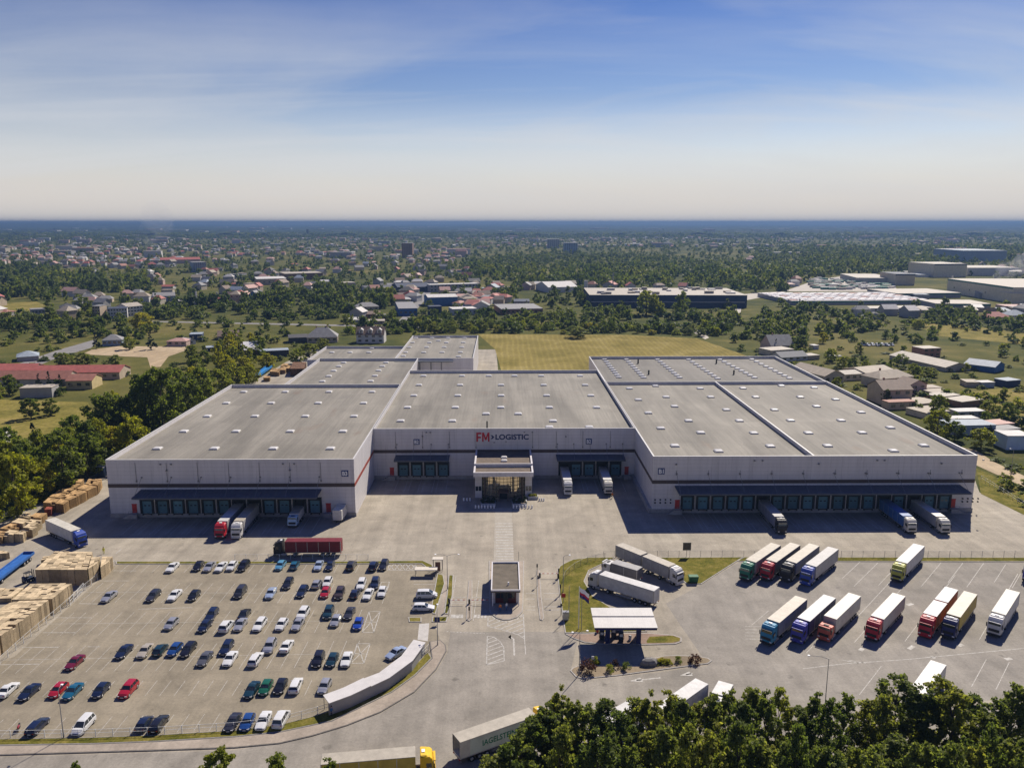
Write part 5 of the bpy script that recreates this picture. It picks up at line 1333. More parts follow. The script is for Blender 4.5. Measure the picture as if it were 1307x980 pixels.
fence('white railed fence beside the pallet yard', gl([(147, 722), (128, 737), (104, 757), (75, 783), (40, 812), (0, 848), (-60, 900)]), 1.5, 2.5, F_WHITE, True, (1.0,))
fence('thin wire fence between car park and yard behind the red lorry', gl([(300, 713.5), (350, 713.5), (437, 713.5), (470, 713.5)]), 1.3, 2.5, F_WHITE, True, (1.0,))
fence('thin wire fence along the grass strip of the lorry park', gl([(770, 711), (860, 710.8), (950, 710.4), (1100, 710.8), (1307, 711), (1420, 711.5)]), 1.7, 2.6, F_GREY, True, (1.0,), pw=.03)
fence('pale fence along the dirt road right of the large hall', gl([(1252, 612), (1275, 626), (1307, 646), (1380, 690)]), 1.4, 2.6, F_WHITE, False, (1.0, .5), pw=.04)
fence('glass clad fence on the fuel station lawn', gl([(719, 743), (722, 735), (735, 725), (752, 717), (772, 713)]), 1.6, 2.4, F_GREY, True, (1.0, .1), pw=.04)
fence('wire fence on the verge between left pallet row and trees', gl([(-40, 690), (0, 665), (60, 630), (100, 608), (118, 597)]), 1.5, 3.0, F_GREY, True, (1.0,), pw=.03)
fence('white sliding gate section in the pallet yard fence', gl([(107, 753), (89.5, 772.5)]), 1.7, 1.5, F_WHITE, False, (1.0, .6, .15), pw=.07)

# ------------------------------------------------------------------ gatehouse, barriers, lamps
tx0, tx1 = gp(626.6, 754, 3.7).x, gp(664.2, 754, 3.7).x; ty0, ty1 = gp(645, 754, 3.7).y, gp(645, 717.7, 3.7).y
cxg, wg, dg = (tx0 + tx1) / 2, (tx1 - tx0) / 2, ty1 - ty0
t = thing('gatehouse', 'small flat roofed gatehouse on the island between the gate lanes', 'gatehouse', (cxg, ty0, .14))
MB().box(-wg + .25, wg - .25, 1.6, dg - .15, 0, 3.2).build('wall', W_PANEL, t)
MB().box(-wg, wg, 0, dg, 3.2, 3.45).build('roof', mat('gatehouse_roof_felt', (.12, .1, .075), .9, .22, .5, bump=.2), t)
r = MB(); r.box(-wg, wg, 0, .25, 3.453, 3.8); r.box(-wg, wg, dg - .25, dg, 3.453, 3.8); r.box(-wg, -wg + .25, .253, dg - .253, 3.453, 3.8); r.box(wg - .25, wg, .253, dg - .253, 3.453, 3.8)
r.build('roof_rim', W_PANEL, t)
MAR = mat('maroon_panel', (.09, .018, .022), .5, .12, 1)
f = MB().box(-wg + .9, wg - .9, 1.53, 1.597, .05, 2.9).build('front_panel', MAR, t)
for i in range(4):
    x = -wg + 1.05 + i * (2 * wg - 2.1) / 4
    MB().box(x, x + (2 * wg - 2.1) / 4 - .12, 1.49, 1.528, 1.2, 2.7).build('window', GLASS, f)
for i in range(3):
    for s in (-1, 1):
        y = 3 + i * 3.6
        MB().box(min(s * (wg - .247), s * (wg - .19)), max(s * (wg - .247), s * (wg - .19)), y, y + 2.2, 1.1, 2.4).build('window', GLASS, t)
MB().box(-.5, .5, 1.46, 1.488, .05, 2.3).build('door', MATS['dark_frame'], f)
for s in (-1, 1): MB().cyl((s * (wg - .35), .35, 0), (s * (wg - .35), .35, 3.2), .1, None, 8).build('post', W_WHITE, t)
MB().cyl((.6, 3.2, 3.45), (.6, 3.2, 4.1), .16, None, 8).build('roof_vent', W_WHITE, t)
for x in (-.9, -.3): MB().box(x - .25, x + .25, dg + .15, dg + .6, 2.6, 3.1).build('air_conditioner', W_STEEL, t)
MB().cyl((wg - .1, dg + .1, 0), (wg - .1, dg + .1, 6.2), .04, None, 6).build('aerial', W_STEEL, t)

def barrier(px, py, ang, ln, label, raised=0):
    p = gp(px, py)
    t = thing('barrier', label, 'barrier', (p.x, p.y, .01), ang, 'gate barriers')
    MB().bbox(-.2, .2, -.2, .2, 0, 1.15, .04).build('post', MATS['dark_frame'], t)
    b = MB(); n = int(ln / .5)
    for i in range(n):
        u0, u1 = i / n * ln, (i + 1) / n * ln; c, s = math.cos(raised), math.sin(raised)
        b.loft([[(u0 * c, y, 1.0 + u0 * s + z) for y, z in ((-.04, -.05), (.04, -.05), (.04, .05), (-.04, .05))], [(u1 * c, y, 1.0 + u1 * s + z) for y, z in ((-.04, -.05), (.04, -.05), (.04, .05), (-.04, .05))]], True, True, i % 2)
    b.build('boom', [W_WHITE, W_REDD], t)
barrier(573.5, 771, 0, 3.4, 'closed barrier at the left edge of the left gate lane', 0.0)
barrier(599, 771, 0, 4.0, 'closed barrier on the narrow island left of the gatehouse', 0.0)
barrier(689, 737, 0, 4.2, 'closed barrier on the narrow island right of the gatehouse', 0.0)
barrier(712.5, 738, R(180), 2.5, 'raised barrier at the edge of the fuel station lawn', 1.25)
GRN = mat('dark_green_paint', (.02, .05, .03), .6, .1, 2)
def pole(label, base, h, kind='single', head=(1, 0), arm=1.6, name='street_lamp', cat='street lamp', group=None):
    t = thing(name, label, cat, (base.x, base.y, 0), 0, group)
    m = MB().cyl((0, 0, 0), (0, 0, h), .09, .05, 8); m.cyl((0, 0, 0), (0, 0, .8), .13, .11, 8); m.build('pole', F_GREY, t)
    heads = [head] if kind == 'single' else ([head, (-head[0], -head[1])] if kind == 'double' else [])
    for hx, hy in heads:
        a = MB().tube([(0, 0, h - .1), (hx * arm * .4, hy * arm * .4, h + .25), (hx * arm, hy * arm, h + .3)], .035).build('arm', F_GREY, t)
        MB().bbox(hx * arm - .2 + hx * .15, hx * arm + .2 + hx * .15, hy * arm - .2 + hy * .15, hy * arm + .2 + hy * .15, h + .24, h + .37, .04).build('lamp_head', W_WHITE, a)
    return t
pole('tall lamp post on the verge near the motorbike', gp(81.4, 941.5), 8.3, 'single', (0, 1), 1.0)
pole('twin armed lamp post on the hedge strip by the gate', gp(571.2, 752), 8.0, 'double', (1, 0), 2.4)
pole('lamp post at the rounded corner of the footway', gp(558.6, 823.5), 7.7, 'single', (0, 1), 1.0)
pole('lamp post on the fuel station lawn by the gate lane', gp(718.6, 756), 8.5, 'single', (1, 0), 1.2)
pole('lamp post rising from the left tip of the planted island', gp(739.3, 861), 8.2, 'double', (1, .2), 1.2)
pole('curved lamp post between the trees and the lorry park', gp(1052, 912), 10.2, 'single', (-1, .15), 3.0)
pole('lamp post beside the dirt road right of the large hall', gp(1290, 606), 8.5, 'single', (-1, 0), 1.0)
pole('thin bare post on the lawn left of the flagpole', gp(726, 788), 7.0, 'none', name='post', cat='post')
# flagpole
p = gp(738.5, 803); hfl = hz(738.5, 803, 749)
t = thing('flagpole', 'white flagpole with a white, red and navy flag beside the fuel canopy', 'flagpole', (p.x, p.y, .13))
MB().cyl((0, 0, 0), (0, 0, hfl), .09, .05, 8).build('pole', W_WHITE, t)
nU, nV = 12, 9; V, F, MI = [], [], []
for i in range(nU + 1):
    for j in range(nV + 1):
        u, v = i / nU, j / nV
        V.append((.1 + u * 1.9, .18 * math.sin(u * 7 + v * 2) * u, hfl - .1 - v * 2.1 - u * 1.5 - .12 * math.sin(u * 9)))
for i in range(nU):
    for j in range(nV):
        a = i * (nV + 1) + j; F.append((a, a + 1, a + nV + 2, a + nV + 1)); MI.append(0 if j < 4 else (1 if j < 6 else 2))
fl = MB(); fl.add(V, F); fl.m = MI
fl.build('flag', [W_WHITE, mat('flag_red', (.5, .02, .05), .7, .05, 1), mat('flag_navy', (.03, .03, .16), .7, .05, 1)], t, smooth=True)
p = gp(742, 805); t = thing('flagpole', 'bare second flagpole just right of the flag', 'flagpole', (p.x, p.y, .13)); MB().cyl((0, 0, 0), (0, 0, 7.5), .07, .04, 8).build('pole', F_GREY, t)

# ------------------------------------------------------------------ fuel station
HC = 5.3
q = [gp(x, y, HC) for x, y in ((758.8, 800.8), (839.6, 800.8), (831.3, 775.6), (753.9, 775.6))]
bx, by = sum(v.x for v in q) / 4, sum(v.y for v in q) / 4
q = [Vector((v.x - bx, v.y - by, 0)) for v in q]
t = thing('fuel_canopy', 'white ribbed canopy on navy columns over the fuel pumps', 'fuel station', (bx, by, 0))
FC = mat('canopy_white_sheet', (.5, .48, .45), .5, .06, .4); NV = mat('navy_fascia', (.025, .03, .12), .5, .1, 1)
m = MB(); m.loft([[(v.x * .985, v.y * .985, HC - .55) for v in q], [(v.x * .985, v.y * .985, HC - .1) for v in q]]); m.build('fascia', NV, t)
mid = [q[0] + (q[3] - q[0]) * .52, q[1] + (q[2] - q[1]) * .52]; mid2 = [q[0] + (q[3] - q[0]) * .57, q[1] + (q[2] - q[1]) * .57]
for quad, dz in (((q[0], q[1], mid[1], mid[0]), 0), ((mid2[0], mid2[1], q[2], q[3]), .05)):
    m = MB(); m.loft([[(v.x, v.y, HC - .097) for v in quad], [(v.x, v.y, HC + dz) for v in quad]])
    for i in range(1, 16):
        a = quad[0] + (quad[1] - quad[0]) * i / 16; b_ = quad[3] + (quad[2] - quad[3]) * i / 16
        m.loft([[(a.x - .05, a.y, HC + dz), (a.x + .05, a.y, HC + dz), (a.x, a.y, HC + dz + .012)], [(b_.x - .05, b_.y, HC + dz), (b_.x + .05, b_.y, HC + dz), (b_.x, b_.y, HC + dz + .012)]])
    m.build('roof_sheet', FC, t)
def rel(px, py): v = gp(px, py); return v.x - bx, v.y - by
for px in (775.5, 814.8):
    for py in (812, 821):
        x, y = rel(px, py); MB().bbox(x - .45, x + .45, y - .25, y + .25, .13, HC - .56, .05).build('column', NV, t)
def pump(px, py, label):
    p = gp(px, py); t = thing('fuel_pump', label, 'fuel pump', (p.x, p.y, .14))
    MB().bbox(-.45, .45, -.3, .3, 0, 2.1, .06).build('body', mat('pump_dark', (.03, .035, .06), .5, .1, 2), t)
    MB().box(-.3, .3, -.325, -.302, 1.2, 1.75).build('display', W_WHITE, t)
    for s in (-1, 1): MB().tube([(s * .46, 0, 1.6), (s * .62, -.1, 1.0), (s * .48, -.1, .5), (s * .47, 0, 1.1)], .03).build('hose', TYRE, t)
pump(768, 817, 'fuel pump left of the left navy columns'); pump(792.5, 819.5, 'fuel pump between the navy columns'); pump(783, 814, 'fuel pump behind the middle of the canopy edge')
p = gp(789.5, 811); t = thing('storage_box', 'white box with dark front under the fuel canopy', 'storage box', (p.x, p.y, .14))
MB().bbox(-.9, .9, -.4, .4, .5, 1.7, .05).build('body', W_WHITE, t)
for x in (-.7, .7): MB().box(x - .06, x + .06, -.3, .3, 0, .499).build('leg', CHASSIS, t)
MB().box(-.8, .8, -.43, -.402, .6, 1.2).build('front_panel', NV, t)
p = gp(804, 817); t = thing('bin', 'pale waste bin by the right navy columns', 'bin', (p.x, p.y, .14)); MB().cyl((0, 0, 0), (0, 0, .8), .28, .33, 10).build('body', W_WHITE, t); MB().cyl((0, 0, .8), (0, 0, .95), .35, .2, 10).build('lid', W_STEEL, t)
p = gp(762.3, 808); t = thing('fire_extinguisher_trolley', 'red extinguisher trolley at the left end of the pump island', 'fire extinguisher', (p.x, p.y, .14)); MB().cyl((0, 0, .15), (0, 0, 1.1), .28, .2, 10).build('cylinder', W_REDD, t)
for s in (-1, 1): MB().cyl((s * .3, 0, .2), (s * .38, 0, .2), .2, None, 10).build('wheel', TYRE, t)
p = gp(722, 791); t = thing('utility_cabinet', 'cream utility cabinet at the kerb of the fuel station lawn', 'cabinet', (p.x, p.y, .14))
MB().bbox(-.6, .6, -.4, .4, 0, 1.7, .05).build('body', mat('cream_paint', (.62, .58, .46), .6, .06, 1), t); MB().bbox(-.66, .66, -.46, .46, 1.703, 1.8, .03).build('roof', W_STEEL, t); MB().box(-.5, .5, -.42, -.402, .15, 1.55).build('door', MATS['cream_paint'], t)
p = gp(884.7, 743); t = thing('waste_container', 'green waste container on the lawn beside the drawbar lorry', 'waste container', (p.x, p.y, .1))
GC = mat('green_bin', (.03, .12, .05), .6, .15, 2)
m = MB(); m.loft([[(-.9, -.55, .2), (.9, -.55, .2), (.9, .55, .2), (-.9, .55, .2)], [(-1.05, -.7, 1.4), (1.05, -.7, 1.4), (1.05, .7, 1.4), (-1.05, .7, 1.4)]]); m.build('body', GC, t)
MB().bbox(-1.1, 1.1, -.75, .75, 1.403, 1.55, .06).build('lid', GC, t)
for x in (-.8, .8):
    for y in (-.45, .45): MB().cyl((x, y - .05, .1), (x, y + .05, .1), .1, None, 8).build('wheel', TYRE, t)
def board(px, py, top, w, h, m, label, name='sign_board', cat='sign'):
    p = gp(px, py); z = hz(px, py, top); t = thing(name, label, cat, (p.x, p.y, .01))
    MB().cyl((0, 0, 0), (0, 0, z), .06, None, 8).build('post', F_GREY, t)
    b = MB().box(-w / 2, w / 2, -.12, -.065, z - h, z).build('board', m, t)
    MB().box(-w / 2 + .06, w / 2 - .06, -.135, -.122, z - h + .06, z - .06).build('board_face', mat('sign_brown', (.14, .115, .085), .6, .2, 3) if m is W_STEEL else m, b)
board(876.2, 710, 692, 2.0, 2.0, W_STEEL, 'square brown notice board on a post behind the lorry park fence')
board(558, 797, 787, 1.1, 1.1, NV, 'dark square sign by the footway crossing at the gate')
board(719, 769, 757, .9, .9, W_REDD, 'small red sign at the kerb of the fuel station lawn')
board(756.4, 848.5, 837, .5, .6, W_WHITE, 'small white sign in the planted island')
# small roof over the turnstile at the gate and the pale flat roof beside it
for px, w_, d_, hh, lab in (((559, 728), 2.5, 1.6, 2.9, 'small white turnstile roof on posts at the corner of the car park'), ((544, 734), 5.2, 1.9, 1.5, 'low pale flat roof beside the turnstile')):
    p = gp(*px); t = thing('canopy_shelter', lab, 'shelter', (p.x, p.y, .05))
    MB().bbox(-w_ / 2, w_ / 2, -d_ / 2, d_ / 2, hh, hh + .18, .04).build('roof', mat('cream_sheet', (.55, .5, .42), .6, .06, 1), t)
    for sx in (-1, 1):
        for sy in (-1, 1): MB().cyl((sx * (w_ / 2 - .2), sy * (d_ / 2 - .2), 0), (sx * (w_ / 2 - .2), sy * (d_ / 2 - .2), hh), .05, None, 6).build('post', W_STEEL, t)
    if hh > 2: MB().box(-.6, .6, -.25, -.19, 0, 2.2).build('turnstile', mat('rust_paint', (.2, .1, .07), .6, .1, 1), t)
# traffic posts along the lanes
for i, (x, y) in enumerate(((573, 785), (573, 778), (685.5, 733), (686.5, 748), (713, 739), (715, 760), (716, 785), (599, 789))):
    p = gp(x, y); t = thing('signal_post', 'dark signal post standing at the edge of the gate lanes', 'post', (p.x, p.y, .02), 0, 'signal posts in the gate lanes')
    MB().cyl((0, 0, 0), (0, 0, 2.6), .06, None, 6).build('pole', CHASSIS, t); MB().bbox(-.16, .16, -.16, .16, 1.8, 2.6, .04).build('signal_head', TRIM, t)
# bollards before the entrance
bme = None
for (xa_, xb_, y_, n_) in ((607, 630.5, 648.4, 7), (655.5, 679, 648.4, 7), (592, 600, 639, 3), (688.5, 694, 639, 3)):
    for i in range(n_):
        p = gp(xa_ + (xb_ - xa_) * i / max(1, n_ - 1), y_)
        if bme is None:
            o = MB().cyl((0, 0, 0), (0, 0, .75), .24, .21, 10).loft([[(.21 * k * math.cos(a * math.pi / 5), .21 * k * math.sin(a * math.pi / 5), z) for a in range(10)] for k, z in ((1, .75), (.75, .86), (.2, .92))], False, True).build('bollard', W_WHITE); bme = o.data
        else: o = link('bollard', bme)
        o.location = (p.x, p.y, .012); tag(o, 'short white bollard in the rows before the glass entrance', 'bollard', 'white bollards at the entrance')
def planter(px, py, w, d, label):
    p = gp(px, py); t = thing('planter', label, 'planter', (p.x, p.y, 0))
    m = MB(); m.box(-w / 2, w / 2, 0, .25, 0, .9); m.box(-w / 2, w / 2, d - .25, d, 0, .9); m.box(-w / 2, -w / 2 + .25, .253, d - .253, 0, .9); m.box(w / 2 - .25, w / 2, .253, d - .253, 0, .9)
    m.build('box', mat('planter_render', (.36, .37, .4), .7, .1, 1), t)
    MB().box(-w / 2 + .253, w / 2 - .253, .253, d - .253, .3, .72).build('soil', G_BED, t)
    return p, w, d
PL = [planter(623, 646.5, 4.3, 3.6, 'left planter of dark shrubs before the glass entrance'), planter(663, 646.5, 4.3, 3.6, 'right planter of dark shrubs before the glass entrance'), planter(680.5, 637.5, 3.0, 2.0, 'small planter with pale flowers at the right wing of the entrance')]

# ------------------------------------------------------------------ people
SKIN = mat('skin', (.45, .28, .2), .6, .05, 3)
def person(p, rz, top, legs, label, z=0.012, step=.1):
    """one skinned body: legs, torso, arms and head grown from a skeleton"""
    J = [(0, 0, .95), (0, 0, 1.2), (0, .01, 1.42), (0, 0, 1.52), (0, -.02, 1.66), (-.1, 0, .92), (-.11, -step, .5), (-.11, -step * .6, .08), (-.12, -step * .6 - .14, .04), (.1, 0, .92), (.11, step, .5), (.11, step * 1.2, .08), (.12, step * 1.2 - .14, .04),
         (-.2, .01, 1.4), (-.27, .03, 1.12), (-.26, -.1, .88), (-.26, -.13, .79), (.2, .01, 1.4), (.27, .03, 1.12), (.26, -.1, .88), (.26, -.13, .79), (0, -.03, 1.74)]
    E = [(0, 1), (1, 2), (2, 3), (3, 4), (4, 21), (0, 5), (5, 6), (6, 7), (7, 8), (0, 9), (9, 10), (10, 11), (11, 12), (2, 13), (13, 14), (14, 15), (15, 16), (2, 17), (17, 18), (18, 19), (19, 20)]
    Rr = [.15, .15, .15, .06, .095, .1, .07, .05, .045, .1, .07, .05, .045, .07, .05, .04, .04, .07, .05, .04, .04, .09]
    me = bpy.data.meshes.new('skeleton'); me.from_pydata(J, E, []); o = bpy.data.objects.new('skeleton', me); COL.objects.link(o)
    md = o.modifiers.new('skin', 'SKIN'); 
    for i, r in enumerate(Rr): me.skin_vertices[0].data[i].radius = (r, r * .8 if i < 3 else r)
    me.skin_vertices[0].data[0].use_root = True
    ss = o.modifiers.new('sub', 'SUBSURF'); ss.levels = 1
    dgp = bpy.context.evaluated_depsgraph_get(); dgp.update()
    nm = bpy.data.meshes.new_from_object(o.evaluated_get(dgp)); bpy.data.objects.remove(o)
    nm.materials.clear()
    for m_ in (legs, top, SKIN, TRIM): nm.materials.append(m_)
    for f_ in nm.polygons:
        c = f_.center; f_.use_smooth = True
        f_.material_index = 3 if c.z < .1 else (2 if c.z > 1.5 or (abs(c.x) > .2 and c.z < .85) else (1 if c.z > .98 or abs(c.x) > .21 else 0))
    t = thing('person', label, 'person', (p.x, p.y, z), rz); link('body', nm, t)
    MB().loft([[(.105 * k * math.cos(a * math.pi / 5), -.02 + .115 * k * math.sin(a * math.pi / 5), zz) for a in range(10)] for k, zz in ((1, 1.72), (1, 1.8), (.75, 1.86), (.3, 1.885))], False, True).build('hair', mat('dark_hair', (.02, .014, .01), .8, .1, 3), t)
    return t
ORG = mat('orange_cloth', (.55, .16, .02), .8, .1, 3); YEL = mat('hi_vis_yellow', (.62, .62, .04), .7, .05, 3); DEN = mat('blue_work_trousers', (.04, .12, .28), .85, .1, 3); DRK = mat('dark_cloth', (.02, .02, .025), .85, .1, 3); WSH = mat('white_shirt', (.6, .6, .58), .8, .05, 3)
person(gp(638.4, 781), 0, ORG, DEN, 'person in orange top and blue trousers before the gatehouse', .15)
person(gp(646.5, 779), R(40), WSH, DEN, 'person in white top standing right of the one in orange', .15)
person(gp(132.6, 706.5), R(20), YEL, YEL, 'person in yellow high visibility clothes near the pallet blocks')
person(gp(781.5, 635.5), R(-30), ORG, DRK, 'person in orange top beside the lorry docked in the corner')
person(gp(423.5, 914), R(70), DEN, DRK, 'person in dark clothes walking past the end of the long shelter', .12, .16)
# ------------------------------------------------------------------ vegetation
def leaf_mat(name, dark, mid, light, trans=0.3, posvar=0.0):
    m = bpy.data.materials.new(name); m.use_nodes = True; nt = m.node_tree; MATS[name] = m
    b = nt.nodes['Principled BSDF']; out = nt.nodes['Material Output']
    geo = nt.nodes.new('ShaderNodeNewGeometry'); oi = nt.nodes.new('ShaderNodeObjectInfo')
    c = ramp(nt, geo.outputs['Random Per Island'], [(0.0, dark), (0.5, mid), (1.0, light)])
    if posvar:
        n = noise(nt, geo.outputs['Position'], posvar, 3, 0.6)
        c = mixc(nt, 1.0, c, ramp(nt, n, [(0.3, (0.5, 0.6, 0.6)), (0.5, (1, 1, 1)), (0.68, (1.75, 1.5, 1.2))]), 'MULTIPLY')
    else:
        c = mixc(nt, 1.0, c, ramp(nt, oi.outputs['Random'], [(0.0, (0.62, 0.7, 0.7)), (0.5, (1, 1, 1)), (1.0, (1.5, 1.3, 1.0))]), 'MULTIPLY')
    nt.links.new(c, b.inputs['Base Color']); b.inputs['Roughness'].default_value = 0.6; b.inputs['Specular IOR Level'].default_value = 0.15
    tr = nt.nodes.new('ShaderNodeBsdfTranslucent'); nt.links.new(mixc(nt, 1.0, c, (1.3, 1.35, 0.6), 'MULTIPLY'), tr.inputs[0])
    mx = nt.nodes.new('ShaderNodeMixShader'); mx.inputs[0].default_value = trans
    nt.links.new(b.outputs[0], mx.inputs[1]); nt.links.new(tr.outputs[0], mx.inputs[2]); nt.links.new(mx.outputs[0], out.inputs['Surface'])
    return m
LF_DARK = leaf_mat('dark_leaves', (.095, .12, .026), (.135, .165, .034), (.19, .21, .05), .56)
LF_FRONT = leaf_mat('front_leaves', (.11, .14, .04), (.155, .185, .05), (.22, .238, .072), .58)
LF_MID = leaf_mat('mid_green_leaves', (.11, .145, .022), (.16, .195, .032), (.23, .25, .05), .5)
LF_YEL = leaf_mat('yellow_green_leaves', (.16, .175, .014), (.26, .26, .022), (.36, .33, .04), .5)
LF_PUR = leaf_mat('purple_leaves', (.03, .012, .012), (.06, .025, .022), (.1, .05, .04))
LF_CON = leaf_mat('needle_leaves', (.012, .026, .016), (.022, .04, .022), (.04, .06, .03), .1)
LF_WOOD = leaf_mat('woodland_leaves', (.06, .088, .026), (.1, .13, .034), (.17, .19, .05), .42, .012)
BARK = mat('bark', (.07, .055, .042), .9, .25, 3)

def quads(rng, cen, size, flat=0.35, outward=None):
    n = len(cen)
    nr = rng.normal(size=(n, 3)); nr[:, 2] += flat
    if outward is not None: nr += outward * 0.5
    nr /= np.linalg.norm(nr, axis=1, keepdims=True) + 1e-9
    a = np.cross(nr, rng.normal(size=(n, 3))); a /= np.linalg.norm(a, axis=1, keepdims=True) + 1e-9
    b = np.cross(nr, a); s = size * rng.uniform(0.6, 1.4, size=(n, 1))
    e = rng.uniform(0.55, 0.9, size=(n, 1))
    return np.stack([cen - a * s - b * s * e * .3, cen + b * s * e, cen + a * s - b * s * e * .25, cen - b * s * e], 1)   # (n,4,3)
def crown_points(rng, H, z0, rad, n, shape='round', nclump=26, clump=0.34, inner=0.25):
    """leaf positions: clumps on limb ends spread through the crown volume, gaps between"""
    cc, cr = [], []
    hc = H - z0
    while len(cc) < nclump:
        t = rng.uniform(0.02, 1.0)
        if shape == 'round': prof_ = math.sin(math.pi * min(1, t * 0.86 + 0.1)) ** 0.7
        elif shape == 'tall': prof_ = (math.sin(math.pi * min(1, t * 0.82 + 0.14)) ** 0.8)
        elif shape == 'cone': prof_ = (1 - t) ** 0.8 * 1.0 + .04
        elif shape == 'column': prof_ = min(1, 4 * t + .3) * min(1, (1 - t) * 2.2 + .12)
        else: prof_ = math.sqrt(max(0, 1 - t * t)) + .05
        a = rng.uniform(0, 2 * math.pi); r = rad * prof_ * math.sqrt(rng.uniform(inner, 1.0)) * rng.uniform(.75, 1.12)
        cc.append((r * math.cos(a), r * math.sin(a), z0 + hc * t * rng.uniform(.94, 1.02))); cr.append(rad * clump * rng.uniform(.55, 1.2) * (1 if shape != 'cone' else max(.25, 1 - t)))
    cc, cr = np.array(cc), np.array(cr)
    w = cr ** 2; k = rng.choice(len(cc), n, p=w / w.sum())
    d = rng.normal(size=(n, 3)); d /= np.linalg.norm(d, axis=1, keepdims=True)
    rr = cr[k][:, None] * rng.uniform(.1, 1.25, size=(n, 1)) ** .6
    p = cc[k] + d * rr * np.array([1, 1, .78])
    return p, d, cc
def trunk_mesh(rng, H, z0, rad, cc, r0, limbs=9):
    mb = MB(); pts = []; x = y = 0
    for i in range(6):
        t = i / 5; pts.append((x, y, H * .86 * t)); x += rng.uniform(-.03, .03) * H * .4; y += rng.uniform(-.03, .03) * H * .4
    for i in range(5): mb.cyl(pts[i], pts[i + 1], r0 * (1 - .17 * i), r0 * (1 - .17 * (i + 1)), 7, 0, False)
    for c in cc[rng.permutation(len(cc))[:limbs]]:
        zb = max(z0 * .7, min(H * .75, c[2] - rad * .7)); t = min(4.99, zb / (H * .86) * 5); i = int(t); f = t - i
        b = [pts[i][k] + (pts[i + 1][k] - pts[i][k]) * f for k in range(3)]
        m = [(b[0] + c[0]) / 2, (b[1] + c[1]) / 2, (b[2] + c[2]) / 2 + rad * .04]
        mb.cyl(b, m, r0 * .36, r0 * .22, 5, 0, False); mb.cyl(m, c, r0 * .22, r0 * .06, 5, 0, False)
    return mb
TREES = {}
def tree_proto(key, seed, H, rad, z0, n, leaf, shape, m, r0=.2, nclump=26, clump=.34, inner=.25, limbs=9):
    rng = np.random.default_rng(seed)
    p, d, cc = crown_points(rng, H, z0, rad, n, shape, nclump, clump, inner)
    Q = quads(rng, p, leaf, .8, d); V = Q.reshape(-1, 3); F = np.arange(len(V)).reshape(-1, 4)
    crown = np_mesh('crown', V, F, [m])
    tm_ = trunk_mesh(rng, H, z0, rad, cc, r0, limbs); me = bpy.data.meshes.new('trunk'); me.from_pydata(tm_.v, [], tm_.f); me.materials.append(BARK); me.update()
    TREES.setdefault(key, []).append((crown, me, H, rad))
for i in range(6): tree_proto('front', 100 + i, 15, 3.3 + .3 * (i % 3), 2.6, 5600, .2, 'tall', LF_FRONT, .2, 120, .15, .08, 30)
for i in range(4): tree_proto('broad', 200 + i, 12, 4.8, 1.2, 4200, .3, 'round', LF_DARK, .28, 70, .2, .22, 14)
for i in range(4): tree_proto('mid', 300 + i, 10, 4.4, 1.0, 3200, .3, 'round', LF_MID, .24, 60, .21, .22, 14)
for i in range(3): tree_proto('yellow', 400 + i, 9, 4.6, .6, 3200, .29, 'round', LF_YEL, .2, 60, .21, .22, 14)
for i in range(2): tree_proto('poplar', 500 + i, 18, 2.4, 1.5, 2000, .36, 'column', LF_DARK, .3, 34, .4, .2)
for i in range(3): tree_proto('conifer', 600 + i, 10, 2.6, .6, 1800, .3, 'cone', LF_CON, .2, 36, .34, .1)
for i in range(3): tree_proto('bush', 700 + i, 3, 2.3, .1, 900, .24, 'dome', LF_MID, .06, 14, .4, .2, 5)
for i in range(2): tree_proto('purple', 800 + i, 1.6, 1.5, .1, 700, .12, 'dome', LF_PUR, .04, 12, .4, .2, 4)
for i in range(2): tree_proto('ball', 900 + i, 1.5, .75, .05, 900, .08, 'dome', LF_YEL if i else LF_MID, .04, 22, .42, .6, 4)
NAMES = dict(front='broadleaf_tree', broad='broadleaf_tree', mid='broadleaf_tree', yellow='broadleaf_tree', poplar='poplar_tree', conifer='conifer_tree', bush='shrub', purple='shrub', ball='clipped_shrub')
TREE_FOOT = []
def tree(key, x, y, H, rad, label, group=None, z=0.0, cat=None, m=None):
    i = random.randrange(len(TREES[key])); crown, trunk, h0, r0 = TREES[key][i]
    nm = NAMES[key]
    t = thing(nm, label, cat or ('shrub' if 'shrub' in nm else 'tree'), (x, y, z), random.uniform(0, 6.28), group)
    t.scale = (rad / r0, rad / r0, H / h0)
    o = link('trunk', trunk, t); c = link('crown', crown, t)
    if m is not None: c.material_slots[0].link = 'OBJECT'; c.material_slots[0].material = m
    TREE_FOOT.append((x, y, rad))
    return t
def tree_px(key, px, pyb, pyt, wpx, label, group=None, m=None):
    p = gp(px, pyb); return tree(key, p.x, p.y, max(1.2, hz(px, pyb, pyt)), max(.6, wpx / 2 * mpp(px, pyb)), label, group, m=m)

# the wood along the lower right edge
tops = [(632, 958, 90), (650, 941, 91), (664, 925, 93), (680, 908, 96), (695, 893, 99), (706, 902, 99), (717, 881, 103), (734, 894, 100), (753, 901, 104), (775, 895, 103), (796, 913, 98), (816, 894, 104), (833, 888, 101), (852, 882, 104), (871, 893, 99), (889, 899, 104), (907, 887, 102), (932, 883, 104), (948, 896, 98), (964, 880, 103), (981, 886, 100), (997, 879, 104), (1020, 903, 104), (1044, 887, 103), (1062, 894, 99), (1080, 885, 104), (1112, 886, 104), (1132, 880, 101), (1148, 856, 105), (1180, 869, 104), (1204, 856, 106), (1222, 872, 101), (1246, 880, 105), (1262, 900, 100), (1275, 884, 104), (1299, 865, 105), (1318, 872, 103)]
def dist_x(px, D): 
    d = _f + _r * ((px - PX) / FPX) + _u * ((PY - 940) / FPX); return d.x / d.y * D
